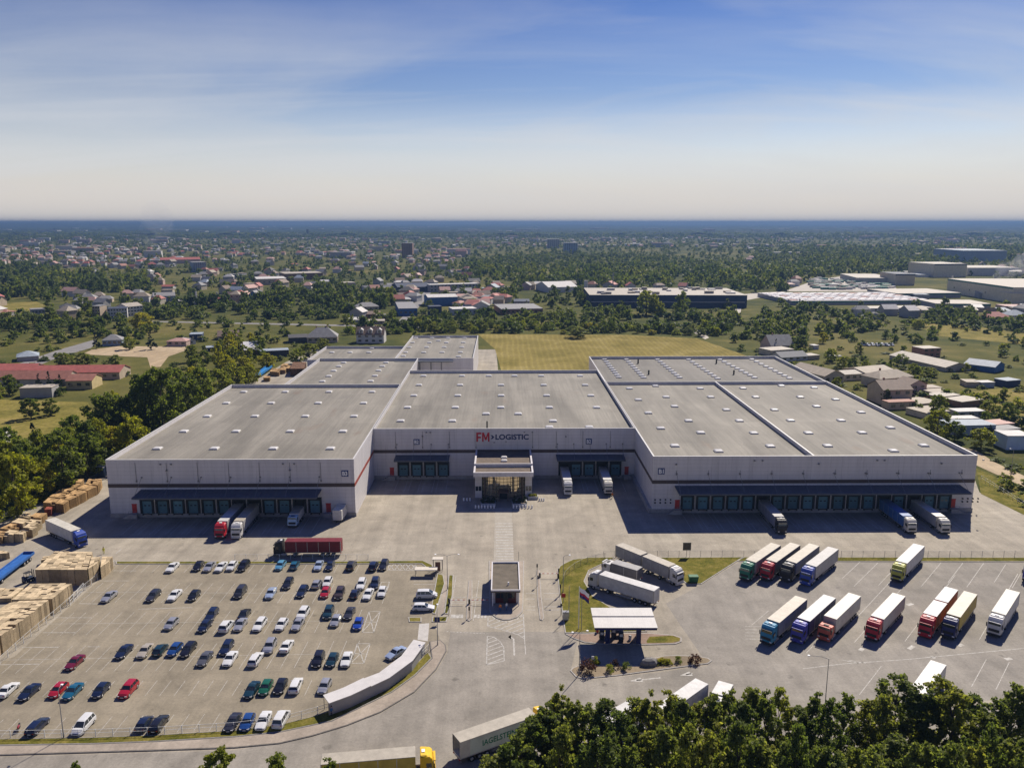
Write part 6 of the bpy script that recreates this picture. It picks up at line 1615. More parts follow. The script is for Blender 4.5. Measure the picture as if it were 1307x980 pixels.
ordn = ['leftmost', 'second', 'third', 'fourth', 'fifth', 'sixth', 'seventh', 'eighth', 'ninth', 'tenth', 'eleventh', 'twelfth', 'thirteenth', 'fourteenth', 'fifteenth', 'sixteenth', 'seventeenth', 'eighteenth', 'nineteenth', 'twentieth']
def front_label(i, px, n):
    if px < 700: k = 'in front of the lettered trailer'
    elif px < 840: k = 'between the lettered trailer and the peeping white roof'
    elif px < 950: k = 'before the white roofed lorry and the box van'
    elif px < 1130: k = 'by the curved lamp post'
    else: k = 'before the half hidden white lorry'
    return k
tops = [(a, b + (0 if 706 < a < 1100 else 9), c) for a, b, c in tops]
seen_k = {}
for i, (px, pt, D) in enumerate(tops):
    k = front_label(i, px, 0); j = seen_k.get(k, 0); seen_k[k] = j + 1
    d = _f + _r * ((px - PX) / FPX) + _u * ((PY - pt) / FPX); H = CAM_H + d.z / d.y * D
    tree('front', d.x / d.y * D, D, H, random.uniform(2.9, 4.0) * (1.25 if pt < 870 else 1), '%s leafy tree from the left %s' % (ordn[j] if j else 'first', k), 'tall trees along the lower right edge')
for i in range(30):
    px = 720 + i * 20.5 + random.uniform(-8, 8); D = random.uniform(86, 95); pt = 936 + random.uniform(-14, 24)
    d = _f + _r * ((px - PX) / FPX) + _u * ((PY - pt) / FPX); H = CAM_H + d.z / d.y * D
    tree('front', d.x / d.y * D, D, H, random.uniform(2.8, 3.8), 'leafy tree of the nearest row cut off by the bottom edge', 'nearest trees along the bottom edge')
for px, pt, w, lab in ((278, 956, 46, 'pale green tree top rising at the bottom edge left of the yellow lorry'), (349, 963, 44, 'darker green tree top at the bottom edge beside the yellow lorry'), (418, 968, 24, 'small pale tree top touching the roof of the yellow cabbed lorry'), (95, 973, 16, 'tiny tree tip at the bottom edge below the motorbike')):
    D = 95; d = _f + _r * ((px - PX) / FPX) + _u * ((PY - pt) / FPX); H = CAM_H + d.z / d.y * D
    tree('front', d.x / d.y * D, D, H, w * .055 + .6, lab, m=LF_MID)
# wood on the left beside the left hall
LW = [('broad', 209, 556, 470, 60, 'tallest dark tree of the left wood, behind the yellow green one'), ('broad', 238, 536, 478, 50, 'dark tree at the roof edge of the left hall in the left wood'), ('broad', 137, 566, 502, 52, 'tall dark tree at the right end of the yellow meadow'), ('mid', 158, 560, 506, 42, 'lighter tree between the tall dark one and the yellow green one'), ('yellow', 172, 592, 530, 54, 'bright yellow green tree against the roof edge of the left hall'), ('broad', 82, 628, 553, 62, 'large dark rounded tree above the orange pallet row'), ('broad', 112, 610, 556, 46, 'dark tree right of the large rounded one, above the navy container'), ('yellow', 22, 660, 578, 66, 'yellow green tree above the weathered pallets, lower left'), ('yellow', 50, 640, 588, 50, 'smaller yellow green tree between the lowest one and the dark rounded one'), ('mid', 126, 600, 562, 36, 'light green tree nearest the corner of the left hall'), ('mid', 6, 600, 543, 50, 'green tree at the left edge below the yellow meadow'), ('conifer', 45, 578, 540, 20, 'dark conical tree below the two meadow trees'), ('mid', 30, 620, 562, 50, 'pale green tree behind the lowest yellow green tree'), ('mid', 62, 592, 556, 40, 'green tree behind the large dark rounded one'), ('yellow', 92, 580, 545, 30, 'yellowish low tree below the yellow meadow'), ('conifer', 82, 572, 537, 18, 'slim dark tree at the lower edge of the meadow'), ('mid', 188, 556, 474, 46, 'mid green tall tree left of the tallest dark one'), ('broad', 258, 522, 470, 44, 'dark tree in the middle of the left wood'), ('mid', 280, 510, 472, 36, 'green tree in the left wood below the sandy lot'), ('broad', 298, 500, 464, 34, 'dark tree at the far end of the left wood'), ('yellow', 318, 490, 466, 30, 'olive tree by the bright blue flatbed'), ('broad', 40, 534, 508, 27, 'left one of two round trees on the yellow meadow'), ('broad', 65, 530, 509, 22, 'right one of two round trees on the yellow meadow'), ('conifer', 64, 502, 473, 12, 'tallest dark conifer before the red roofs'), ('conifer', 51, 502, 476, 11, 'dark conifer left of the tallest one before the red roofs'), ('conifer', 78, 502, 478, 11, 'dark conifer right of the tallest one before the red roofs'), ('broad', 12, 504, 480, 30, 'round tree left of the small grey flat building'), ('mid', -8, 514, 486, 30, 'tree cut by the left edge beside the red roofs'), ('broad', 82, 470, 450, 24, 'left one of two dark trees behind the red roofs'), ('broad', 106, 470, 451, 26, 'right one of two dark trees behind the red roofs'), ('mid', 148, 466, 453, 15, 'single small tree at the edge of the sandy lot'), ('poplar', 66, 417, 377, 15, 'taller dark poplar at the left'), ('poplar', 116, 422, 396, 9, 'shorter slim poplar right of the taller one'), ('broad', 108, 400, 379, 24, 'dark round tree between the two poplars'), ('yellow', 182, 420, 399, 30, 'yellowish tree before the white apartment house'), ('conifer', 123, 445, 423, 9, 'dark conifer left of the grey blue house'), ('conifer', 193, 446, 422, 13, 'dark conifer right of the grey blue house'), ('mid', 165, 446, 430, 18, 'green tree beside the grey blue house'), ('broad', 245, 462, 440, 16, 'dark tree at the right end of the sandy lot'), ('broad', 282, 452, 434, 13, 'dark tree before the grey flat roofed workshop'), ('mid', 262, 466, 448, 18, 'bushy tree behind the sandy lot, right end'), ('yellow', 340, 470, 452, 28, 'bright green low tree by the striped roof barn'), ('yellow', 312, 474, 455, 30, 'bright green bushy tree left of the barn'), ('broad', 395, 458, 438, 26, 'dark tree at the far left corner of the halls'), ('broad', 412, 446, 432, 20, 'dark tree before the grey hipped house'), ('mid', 380, 464, 444, 22, 'mid green tree at the wall of the far left hall')]
for k, px, b_, t_, w, lab in LW: tree_px(k, px, b_, t_, w, lab, 'trees left of the halls')
for i in range(46):
    u = random.random(); px = 20 + u * 320 + random.uniform(-26, 10); yb = 655 - u * 190 + random.uniform(-38, -4)
    if (27 < px < 118 and 505 < yb < 552): continue
    p = gp(px, yb)
    if p.x > X3L - 15 and p.y < 330: p.x = X3L - 14 - random.uniform(0, 12)
    k = random.choice(['broad', 'broad', 'mid', 'mid', 'yellow']); tree(k, p.x, p.y, random.uniform(8, 15), random.uniform(3.6, 5.6), 'leafy tree merging into the wood left of the left hall', 'crowded trees of the left wood')
# right side gardens
RW = [('yellow', 1068, 497, 482, 14, 'yellow green tree by the cream row house gable'), ('broad', 1198, 534, 505, 24, 'dark tree between the sheds behind the right hall'), ('mid', 1196, 560, 523, 34, 'bright green tree over the right roof edge'), ('broad', 1218, 562, 538, 26, 'dark tree right of the bright green one at the roof edge'), ('mid', 1252, 572, 546, 34, 'olive round tree in the rough ground by the dirt road'), ('broad', 1262, 527, 512, 20, 'dark tree behind the pale flat shed'), ('broad', 1286, 540, 514, 26, 'dark tree at the right edge of the rough ground'), ('mid', 1234, 506, 496, 12, 'small round tree on the slope by the sheds'), ('broad', 1281, 512, 496, 16, 'lone dark bush on the right meadow'), ('conifer', 1168, 508, 492, 6, 'slim dark conifer beside the big tan house'), ('conifer', 1263, 556, 542, 9, 'conifer before the blue grey flat roof'), ('broad', 1130, 517, 498, 14, 'dark tree at the left wall of the big tan house'), ('mid', 1150, 466, 452, 20, 'dark green tree before the long pale hall'), ('broad', 1165, 480, 464, 18, 'round tree below the long pale hall'), ('mid', 1186, 481, 469, 22, 'bushy tree right of the round one below the long hall'), ('broad', 1095, 452, 438, 11, 'dark round tree left of the parked white vans'), ('broad', 1172, 420, 408, 12, 'small tree on the far olive meadow'), ('mid', 1060, 462, 444, 16, 'tree in the gardens behind the dark flat house'), ('mid', 1076, 470, 454, 18, 'tree above the row of garages'), ('broad', 1088, 476, 456, 15, 'dark tree behind the row of garages'), ('broad', 1104, 474, 460, 12, 'dark tree right of the garages'), ('conifer', 990, 446, 432, 7, 'conifer left of the grey roofed house'), ('broad', 1022, 446, 428, 22, 'dark tree behind the dark flat house'), ('mid', 1002, 436, 422, 18, 'green tree above the grey roofed house'), ('yellow', 1050, 438, 424, 12, 'yellow green tree in the belt right of the yellow field'), ('broad', 825, 402, 371, 32, 'big pale green tree before the dark factory hall'), ('broad', 871, 404, 374, 20, 'upright pale tree at the right end of the dark factory hall'), ('broad', 840, 403, 384, 18, 'dark tree right of the big pale one before the factory'), ('poplar', 707, 388, 366, 10, 'left one of two dark oval trees before the white dome'), ('poplar', 725, 386, 365, 8, 'right one of two dark oval trees before the white dome'), ('broad', 743, 390, 373, 12, 'dark tree at the left end of the factory hall'), ('broad', 738, 431, 418, 30, 'large brown bush at the far edge of the yellow field')]
for k, px, b_, t_, w, lab in RW: tree_px(k, px, b_, t_, w, lab, 'trees behind and right of the halls', m=LF_MID if 'pale' in lab else None)
for i in range(26):
    px = random.uniform(1010, 1290); yb = 440 + (px - 1010) * .33 + random.uniform(-10, 40)
    p = gp(px, yb)
    if p.x < X1R + 6 and p.y < YRB + 4: continue
    tree(random.choice(['bush', 'mid']), p.x, p.y, random.uniform(2.2, 4.5), random.uniform(1.6, 3), 'bushy garden shrub among the houses right of the halls', 'garden shrubs right of the halls', cat='shrub')
for i in range(30):
    px = random.uniform(1150, 1340); yb = random.uniform(408, 520)
    p = gp(px, yb); tree('bush', p.x, p.y, random.uniform(2, 4.5), random.uniform(1.8, 4), 'dark shrub on the rough meadow at the right', 'shrubs on the right meadow')
for i in range(9):
    px = random.uniform(1258, 1330); yb = random.uniform(600, 655)
    p = gp(px, yb - 6); tree('bush', p.x, p.y, random.uniform(.8, 1.5), random.uniform(.8, 1.6), 'low shrub on the grass beside the right hall paving', 'low shrubs by the dirt road')
# hedge-like belts: single trees and shrubs one can tell apart at the field's far edge
for i in range(58):
    px = 445 + i * 8.6 + random.uniform(-4, 4); yb = random.uniform(418, 427) + (3 if px > 860 else 0)
    if px > 935: continue
    k = random.choice(['bush', 'bush', 'mid', 'broad', 'yellow'])
    p = gp(px, yb); tree(k, p.x, p.y, random.uniform(3, 8), random.uniform(3, 5.5), 'shrubby tree in the belt along the far edge of the yellow field', 'belt behind the yellow field', cat='tree')
# planted island and entrance shrubs
for key, px, py, H, r_, lab in (('purple', 749, 857, 1.9, 1.75, 'large purple shrub at the left tip of the planted island'), ('ball', 777.6, 857.5, 1.3, .75, 'left one of two clipped green balls in the planted island'), ('ball', 799.5, 854.5, 1.3, .78, 'right one of two clipped green balls in the planted island'), ('purple', 786, 850.5, 1.2, 1.1, 'dark shrub between the two clipped balls'), ('bush', 759.5, 847.5, 1.5, 1.0, 'dark green shrub in the shadow of the fuel canopy'), ('ball', 865.5, 845.5, 1.1, .65, 'clipped green ball near the right end of the planted island'), ('purple', 885.7, 845, 1.5, 1.3, 'purple shrub at the right end of the planted island')):
    p = gp(px, py); tree(key, p.x, p.y, H, r_, lab, z=.13, m=LF_MID if key == 'ball' else None)
for i in range(7):
    p = gp(840 + i * 2.4, 848 - (i % 3) * 1.1); tree('ball', p.x, p.y, .8, .6, 'low yellow green plant in the bright clump on the planted island', 'yellow green plants on the island', z=.13, m=LF_YEL)
p = gp(828, 848); mb = MB()
mb.loft([[(x * k, y * k, z) for x, y in ((-1.7, -.6), (-.4, -1.0), (1.2, -.8), (1.8, .1), (.9, .9), (-.8, .8))] for k, z in ((1, 0), (1.02, .5), (.8, 1.0), (.35, 1.25))], False, True)
o = mb.build('boulder', mat('grey_stone', (.2, .19, .18), .9, .25, 1.5, bump=.5)); o.location = (p.x, p.y, .13); tag(o, 'large grey boulder in the middle of the planted island', 'boulder')
for (p, w_, d_), n_ in zip(PL, (6, 6, 4)):
    for i in range(n_):
        tree('bush', p.x - w_ / 2 + .7 + (w_ - 1.4) * (i % 3) / 2, p.y + .9 + (d_ - 1.8) * (i // 3), random.uniform(1.0, 1.5) if n_ > 4 else .7, random.uniform(.6, .8), 'dark shrub filling the planters before the glass entrance', 'shrubs in the entrance planters', z=.7, m=LF_CON if n_ > 4 else LF_YEL)
# ------------------------------------------------------------------ houses, works and the town beyond
WALLC = dict(lightcream=(.66, .58, .42), white=(.52, .5, .47), cream=(.45, .4, .31), tan=(.42, .34, .25), grey=(.32, .31, .3), pink=(.5, .36, .3), bluegrey=(.25, .3, .37), blue=(.05, .13, .28), navy=(.03, .045, .09), brown=(.2, .12, .08), yellow=(.5, .4, .2), brick=(.32, .17, .12), dark=(.06, .06, .065), paleblue=(.45, .54, .64))
ROOFC = dict(bright=(.74, .71, .69), red=(.34, .1, .08), rust=(.28, .12, .085), tan=(.29, .24, .18), grey=(.22, .215, .21), dark=(.07, .068, .07), white=(.5, .48, .45), brown=(.17, .115, .085), bluegrey=(.26, .3, .34), navy=(.04, .05, .08), pale=(.36, .32, .26), pink=(.42, .25, .21), green=(.08, .2, .15))
def wallm(c): return mat('render_' + c, WALLC[c], .85, .1, .35)
def roofm(c): return mat('roofing_' + c, ROOFC[c], .7, .14, .5)
FOOT = []
def building(label, x0, y0, x1, y1, ye, depth, roof, wc, rc, rise=2.2, win=0, rows=1, name='house', cat='house', group=None, chim=0, over=.35, extra=None, trim=None):
    """front wall from ground pixel (x0,y0) to (x1,y1); eaves reach photo row ye above the left end"""
    a, b = gp(x0, y0), gp(x1, y1); u = b - a; L = u.length; ang = math.atan2(u.y, u.x); h = max(2.3, hz((x0 + x1) / 2, (y0 + y1) / 2, ye))
    t = thing(name, label, cat, (a.x, a.y, 0), ang, group)
    W, RM = wallm(wc), roofm(rc)
    m = MB(); m.box(0, L, 0, depth, -.1, h)
    if roof == 'gx':
        m.add([(0, 0, h), (0, depth, h), (0, depth / 2, h + rise)], [(0, 2, 1)]); m.add([(L, 0, h), (L, depth, h), (L, depth / 2, h + rise)], [(0, 1, 2)])
    if roof == 'gy':
        m.add([(0, 0, h), (L, 0, h), (L / 2, 0, h + rise)], [(0, 1, 2)]); m.add([(0, depth, h), (L, depth, h), (L / 2, depth, h + rise)], [(0, 2, 1)])
    m.build('wall', W, t)
    r = MB(); o = over; k = .22; d2 = depth / 2; l2 = L / 2
    if roof == 'flat':
        r.box(-o * .4, L + o * .4, -o * .4, depth + o * .4, h + .002, h + .32)
    elif roof == 'gx':
        dz = rise * o / d2
        for s, ya, yb in ((1, -o, d2), (-1, depth + o, d2)):
            r.loft([[(-o, ya, h - dz + .01), (-o, yb, h + rise + .01), (-o, yb, h + rise + k), (-o, ya, h - dz + k)], [(L + o, ya, h - dz + .01), (L + o, yb, h + rise + .01), (L + o, yb, h + rise + k), (L + o, ya, h - dz + k)]])
    elif roof == 'gy':
        dz = rise * o / l2
        for xa, xb in ((-o, l2), (L + o, l2)):
            r.loft([[(xa, -o, h - dz + .01), (xb, -o, h + rise + .01), (xb, -o, h + rise + k), (xa, -o, h - dz + k)], [(xa, depth + o, h - dz + .01), (xb, depth + o, h + rise + .01), (xb, depth + o, h + rise + k), (xa, depth + o, h - dz + k)]])
    elif roof == 'hip':
        i = min(d2, l2) * .9
        V = [(-o, -o, h + .01), (L + o, -o, h + .01), (L + o, depth + o, h + .01), (-o, depth + o, h + .01), (i, d2, h + rise), (max(i + .1, L - i), d2, h + rise)]
        r.add(V, [(0, 1, 5, 4), (1, 2, 5), (2, 3, 4, 5), (3, 0, 4), (3, 2, 1, 0)])
    rf = r.build('roof', RM, t)
    for j in range(chim):
        MB().box(L * (.3 + .35 * j) - .35, L * (.3 + .35 * j) + .35, d2 + .5, d2 + 1.2, h + rise * .4, h + rise + 1.0).build('chimney', wallm('brick'), rf)
    if trim: MB().box(-.08, L + .08, -.1, -.003, h - 1.6, h - .01).build('cornice', trim, t)
    me = None
    for rr in range(rows):
        for i in range(win):
            x = L * (i + .5) / win; z = (h / rows) * rr + h / rows * .38; ww = min(1.0, L / win * .3); hh = min(1.5, h / rows * .42)
            if me is None: q = MB().box(-ww, ww, -.06, -.004, 0, hh).build('window', GLASS, t); me = q.data
            else: q = link('window', me, t)
            q.location = (x, 0, z)
    c = a + u * .5 + Vector((-u.y, u.x, 0)).normalized() * depth / 2
    FOOT.append((c.x, c.y, math.hypot(L, depth) / 2))
    return t, L, h
Bd = building
# left: long red roofed buildings and their neighbours
Bd('long red roofed building, rear wing reaching in from the left edge', -60, 480, 42, 479, 473, 14, 'gx', 'cream', 'red', 2.4, 6)
Bd('long red roofed building with beige gable end, middle wing', 36, 485, 153, 484, 475.5, 14, 'gx', 'tan', 'red', 2.6, 9)
Bd('dark red roofed building with beige gable before the long red roof', -40, 493, 86, 492.5, 484, 13, 'gx', 'cream', 'rust', 3.0, 5)
Bd('yellow walled building with rust brown roof and a gable at the right', 85, 497, 118, 496.5, 486, 12, 'gx', 'yellow', 'rust', 2.2, 3)
Bd('small grey flat roofed building with a pale end wall beside the yellow meadow', 26, 508, 67, 507, 495.5, 8, 'flat', 'grey', 'pale', 0, 0)
Bd('low white building cut by the left edge below the meadow', -20, 568, 3, 568, 557, 6, 'flat', 'white', 'white', 0, 0)
Bd('dark hipped shed behind the red roofed buildings', 22, 462, 50, 460, 455, 14, 'hip', 'grey', 'bluegrey', 2.5, 0)
Bd('blue grey house with hipped roof among dark conifers by the sandy lot', 131, 442, 156, 441, 434, 11, 'hip', 'bluegrey', 'grey', 3.2, 4)
Bd('pink bungalow with pale red roof at the end of the sandy lot', 213, 442, 238, 442, 435.5, 10, 'hip', 'pink', 'pink', 1.6, 3)
Bd('white roofed low annex right of the pink bungalow', 238.5, 440.5, 250, 439, 435, 9, 'gy', 'white', 'white', 1.5, 1)
Bd('dark blue flat roofed house behind the white annex', 242, 435, 258, 434.5, 427, 10, 'flat', 'navy', 'bluegrey', 0, 2)
Bd('long shallow house with brown roof and dormers, left of the barn', 278, 434, 305, 433, 429, 12, 'gx', 'tan', 'brown', 3.2, 3)
Bd('grey flat roofed workshop left of the striped barn', 288, 450, 315, 449, 441.5, 12, 'flat', 'brown', 'grey', 0, 3, cat='workshop')
Bd('small white roofed shed before the grey workshop', 293, 455, 306, 454, 450, 9, 'gy', 'bluegrey', 'white', 1, 1, cat='shed')
Bd('dark shed with blue grey roof left of the grey workshop', 264, 449, 277, 448, 444, 8, 'flat', 'navy', 'bluegrey', 0, 1, cat='shed')
tb, Lb, hb = Bd('barn with striped white and brown roof sheets', 312, 456, 331, 455, 447, 24, 'gx', 'brown', 'brown', 3.5, 0, name='barn', cat='barn')
for i in range(5):
    x = Lb * (i + .5) / 5; s = MB(); s.loft([[(x - .9, -.3, hb + .27), (x + .9, -.3, hb + .27), (x + .9, -.3, hb + .36), (x - .9, -.3, hb + .36)], [(x - .9, 11.9, hb + 3.76), (x + .9, 11.9, hb + 3.76), (x + .9, 11.9, hb + 3.85), (x - .9, 11.9, hb + 3.85)]]); s.build('roof_light', W_DOME, tb)
Bd('long dark walled shed right of the striped barn', 331, 457, 369, 455, 448, 9, 'flat', 'dark', 'bluegrey', 0, 0, cat='shed')
Bd('dark brown shed between the barn and the grey hipped house', 369, 438, 393, 437, 431, 12, 'gx', 'dark', 'dark', 1.5, 0, cat='shed')
Bd('big house with grey hipped roof and pale gable behind the far left hall', 392, 438, 431, 437, 430.5, 15, 'hip', 'tan', 'grey', 6.0, 5, chim=2)
tb, Lb, hb = Bd('white house with dark brown roof and three white dormers', 455, 438, 490, 438, 427, 11, 'gx', 'white', 'brown', 4.6, 4, 2, chim=2)
for i in range(3):
    x = Lb * (i + .5) / 3
    d_ = MB(); d_.box(x - 1.5, x + 1.5, .8, 4.4, hb + .6, hb + 2.9); d_.add([(x - 1.8, .5, hb + 2.9), (x + 1.8, .5, hb + 2.9), (x, .5, hb + 4.1), (x - 1.8, 5.2, hb + 2.9), (x + 1.8, 5.2, hb + 2.9), (x, 5.2, hb + 4.1)], [(0, 1, 2), (0, 2, 5, 3), (1, 4, 5, 2)])
    dm_o = d_.build('dormer', wallm('white'), tb); MB().box(x - .6, x + .6, .72, .797, hb + 1.1, hb + 2.4).build('window', GLASS, dm_o)
Bd('white apartment house with dark flat top, left part', 138, 407, 163, 406, 394, 14, 'flat', 'white', 'navy', 0, 7, 3, name='apartment_house', cat='apartment house')
Bd('white apartment house with stepped pale roof, right part', 163, 404, 183, 402, 391, 16, 'gx', 'white', 'pale', 2.5, 5, 3, name='apartment_house', cat='apartment house')
Bd('tan four storey block beside the shorter poplar', 119, 407, 128.5, 407, 391, 12, 'flat', 'tan', 'grey', 0, 3, 4, name='apartment_house', cat='apartment house')
Bd('purple grey house between the two poplars', 78, 402, 97, 401, 392, 14, 'hip', 'grey', 'dark', 3, 4, 2)
Bd('pale house with flat roof far left beside the taller poplar', 40, 402, 58, 401, 395, 12, 'flat', 'grey', 'grey', 0, 4, 1)
Bd('large dark roofed shed among trees above the sandy lot', 196, 385, 224, 384, 378, 20, 'gx', 'bluegrey', 'grey', 3, 0, cat='shed')
Bd('long white roofed hall above the railway, left', 224, 390, 252, 389, 384, 20, 'flat', 'white', 'white', 0, 0, name='works_hall', cat='hall')
Bd('house with red gable above the railway trees', 275, 391, 290, 390, 384, 12, 'gy', 'pink', 'red', 3, 2)
Bd('blue house in the row of tall gables above the railway', 318, 387, 329, 387, 376, 12, 'gy', 'blue', 'grey', 3.5, 2, 2)
Bd('cream house, left of the pink one in the row above the railway', 293, 387, 306, 387, 376, 12, 'hip', 'tan', 'tan', 3.5, 2, 2)
Bd('pink house beside the blue one in the row above the railway', 306.5, 387, 317, 387, 377, 12, 'gy', 'pink', 'pink', 3.5, 2, 2)
# centre
Bd('brown tower block standing alone in the distance', 513, 329, 526.5, 329, 310.5, 30, 'flat', 'brown', 'grey', 0, 6, 11, name='tower_block', cat='tower block')
Bd('blue fronted hall with white roof among works behind the yellow field', 546.5, 391, 584, 390, 379.5, 25, 'gx', 'blue', 'white', 2.0, 0, name='works_hall', cat='hall')
Bd('long hall with grey roof and purple blue end left of the blue hall', 509, 403.5, 533, 403, 394, 60, 'flat', 'blue', 'grey', 0, 4, name='works_hall', cat='hall')
Bd('dark navy box before the blue fronted hall', 548.5, 403.5, 564, 403, 391.5, 10, 'flat', 'navy', 'navy', 0, 2, name='works_hall', cat='hall')
Bd('low white hall with dark openings right of the navy box', 578, 402.5, 609, 401.5, 394.5, 18, 'flat', 'white', 'white', 0, 5, name='works_hall', cat='hall')
Bd('white front hall with dark sawtooth roof, left of the navy roofed hall', 467, 373, 506, 372, 367.5, 40, 'flat', 'white', 'dark', 0, 8, name='works_hall', cat='hall')
Bd('wide navy roofed hall in the middle of the works', 508, 373, 550, 372, 366.5, 50, 'gx', 'navy', 'navy', 3, 0, name='works_hall', cat='hall')
Bd('long grey white office wing behind the blue hall', 549, 373, 611, 371, 363, 14, 'flat', 'grey', 'white', 0, 14, 2, name='works_hall', cat='hall')
Bd('wide tan roofed market hall with brown walls', 364, 358, 412, 356.5, 349, 40, 'flat', 'brown', 'pale', 0, 8, name='works_hall', cat='hall')
Bd('pale roofed market hall left of the tan one', 328, 364, 366, 363, 356, 45, 'flat', 'tan', 'white', 0, 6, name='works_hall', cat='hall')
Bd('small tan building at the end of the dark tree belt', 440, 370, 454, 369.5, 361, 18, 'flat', 'tan', 'pale', 0, 3)
Bd('grey hipped roof house by the road to the works', 455, 398, 484, 397, 391.5, 15, 'hip', 'tan', 'grey', 3.5, 4)
Bd('low red walled house below the grey hipped roof', 468, 406, 486, 405.5, 401, 12, 'gx', 'brick', 'brown', 2, 3)
Bd('pale low house with wide white roof at the road', 447, 412, 462, 411.5, 408.5, 14, 'hip', 'white', 'white', 1.5, 2)
Bd('long pale tan row of sheds beside the road', 463, 414, 491, 413.5, 410.5, 12, 'flat', 'tan', 'pale', 0, 3, cat='shed')
Bd('tan box house at the road corner', 482, 409, 495, 408.5, 403, 10, 'flat', 'tan', 'grey', 0, 2)
Bd('wide hall with grey roof and brick and white front', 640, 402, 693, 401, 394.5, 45, 'flat', 'brick', 'grey', 0, 9, name='works_hall', cat='hall')
Bd('white glazed annex on the roof edge of the grey hall', 656, 391, 676, 391, 385, 25, 'flat', 'grey', 'navy', 0, 5, name='works_hall', cat='hall')
Bd('white tent shaped hall left of the factory', 700, 374, 737, 373, 366.5, 45, 'gx', 'white', 'white', 5, 0, name='works_hall', cat='hall')
tb, Lb, hb = Bd('vast factory hall with dark blue front and cluttered pale roof', 752, 392.5, 953, 393, 377, 85, 'flat', 'navy', 'pale', 0, 0, name='factory_hall', cat='factory hall')
MB().box(2, Lb - 2, -.4, -.02, hb * .42, hb * .5).build('wall_band', wallm('grey'), tb)
for i in range(26):
    x, y = random.uniform(8, Lb - 12), random.uniform(5, 75); w_, d_ = random.uniform(3, 9), random.uniform(3, 8)
    MB().box(x, x + w_, y, y + d_, hb + .3, hb + random.uniform(1.2, 3)).build('roof_plant', roofm(random.choice(['white', 'pale', 'tan', 'grey'])), tb)
def stack(px, py, top, r, label, c='white', name='chimney_stack', cat='chimney'):
    p = gp(px, py); H = hz(px, py, top); o = MB().cyl((0, 0, 0), (0, 0, H), r, r * .8, 10).build(name, wallm(c)); o.location = p; tag(o, label, cat)
stack(747.5, 377, 358, 2.6, 'white silo at the left end of the factory hall'); stack(782, 377, 348, .7, 'thin mast above the factory hall', 'grey', 'mast', 'mast'); stack(251, 386, 372, 1.0, 'left one of two white chimneys above the railway'); stack(278, 385, 373, 1.0, 'right one of two white chimneys above the railway')
stack(393, 302, 292.5, 9, 'dark church spire far off on the left of centre', 'dark', 'church_spire', 'spire'); stack(1214, 371, 352, 1.2, 'white chimney by the far right works')
# right: houses, garages and sheds along the right hall
Bd('grey roofed house with dark gables at the far corner of the yellow field', 984, 447, 1013, 446, 441, 14, 'gx', 'pink', 'grey', 6, 3, 1, chim=1)
Bd('tan house with pale flat roof below the grey roofed house', 984, 455, 1013, 453, 447, 12, 'flat', 'cream', 'pale', 0, 3)
Bd('low house with long dark solar roof', 997, 461.5, 1031, 459.5, 456, 11, 'gx', 'white', 'navy', 2.4, 4)
Bd('pale porch at the right of the solar roofed house', 1031, 459.5, 1046, 458.5, 456, 8, 'flat', 'tan', 'pale', 0, 0)
Bd('tiny white hut among the trees behind the solar roof', 1038.5, 446, 1045, 445.7, 442.5, 5, 'flat', 'white', 'white', 0, 0, cat='hut')
Bd('white strip roofed shed in the gardens', 1062, 460, 1074, 459.5, 457, 4, 'flat', 'white', 'white', 0, 0, cat='shed')
Bd('long cream row house with gable towards the camera', 1052, 490, 1077, 488, 479.5, 26, 'gy', 'cream', 'tan', 2.6, 3)
Bd('row of garages with pale roof, left part', 1078, 486, 1103, 484.5, 477.5, 10, 'gx', 'cream', 'pale', 1.2, 3, cat='garage')
Bd('row of garages under a shallow brown roof, right part', 1104, 485, 1141, 481, 474.5, 15, 'gx', 'tan', 'tan', 1.6, 3, cat='garage')
Bd('big tan house with hipped roof and blank gable wall', 1126, 517, 1163, 516, 497.5, 13, 'gx', 'tan', 'brown', 3.2, 3, 2, chim=1)
Bd('low annex with rusty roof under the big tan house', 1134, 523, 1168, 521.5, 513.5, 5, 'flat', 'tan', 'rust', 0, 3)
Bd('pink brown house with two dark tree shapes at its wall', 1160, 504, 1182, 502.5, 491, 10, 'gy', 'pink', 'brown', 2.2, 2, 2)
Bd('wide house with brown roof behind the big tan house', 1122, 496, 1165, 492, 482, 12, 'hip', 'cream', 'tan', 3, 3, chim=1)
Bd('long pale hall lying slantwise on the right meadow', 1135, 458, 1206, 474.5, 466.5, 17, 'gx', 'cream', 'pale', 2.2, 0, name='works_hall', cat='hall')
Bd('brick box house behind the long pale hall', 1178, 456, 1200, 455, 445, 10, 'flat', 'brick', 'pale', 0, 3, 2)
Bd('blue shed with grey roof and dark open end', 1230, 471, 1269, 476, 466.5, 14, 'gx', 'blue', 'bluegrey', 2.2, 0, name='shed', cat='shed')
Bd('dark blue cabin at the right edge of the scrap yard', 1284, 494.5, 1302, 493, 486, 7, 'flat', 'navy', 'bluegrey', 0, 0, name='cabin', cat='cabin')
Bd('blue grey shed in the scrap yard', 1252, 495, 1269, 494.5, 488.5, 5, 'flat', 'bluegrey', 'white', 0, 0, name='shed', cat='shed')
Bd('tan topped shed left of the blue grey one in the scrap yard', 1233, 494, 1251, 494.5, 488.5, 8, 'flat', 'tan', 'tan', 0, 0, name='shed', cat='shed')
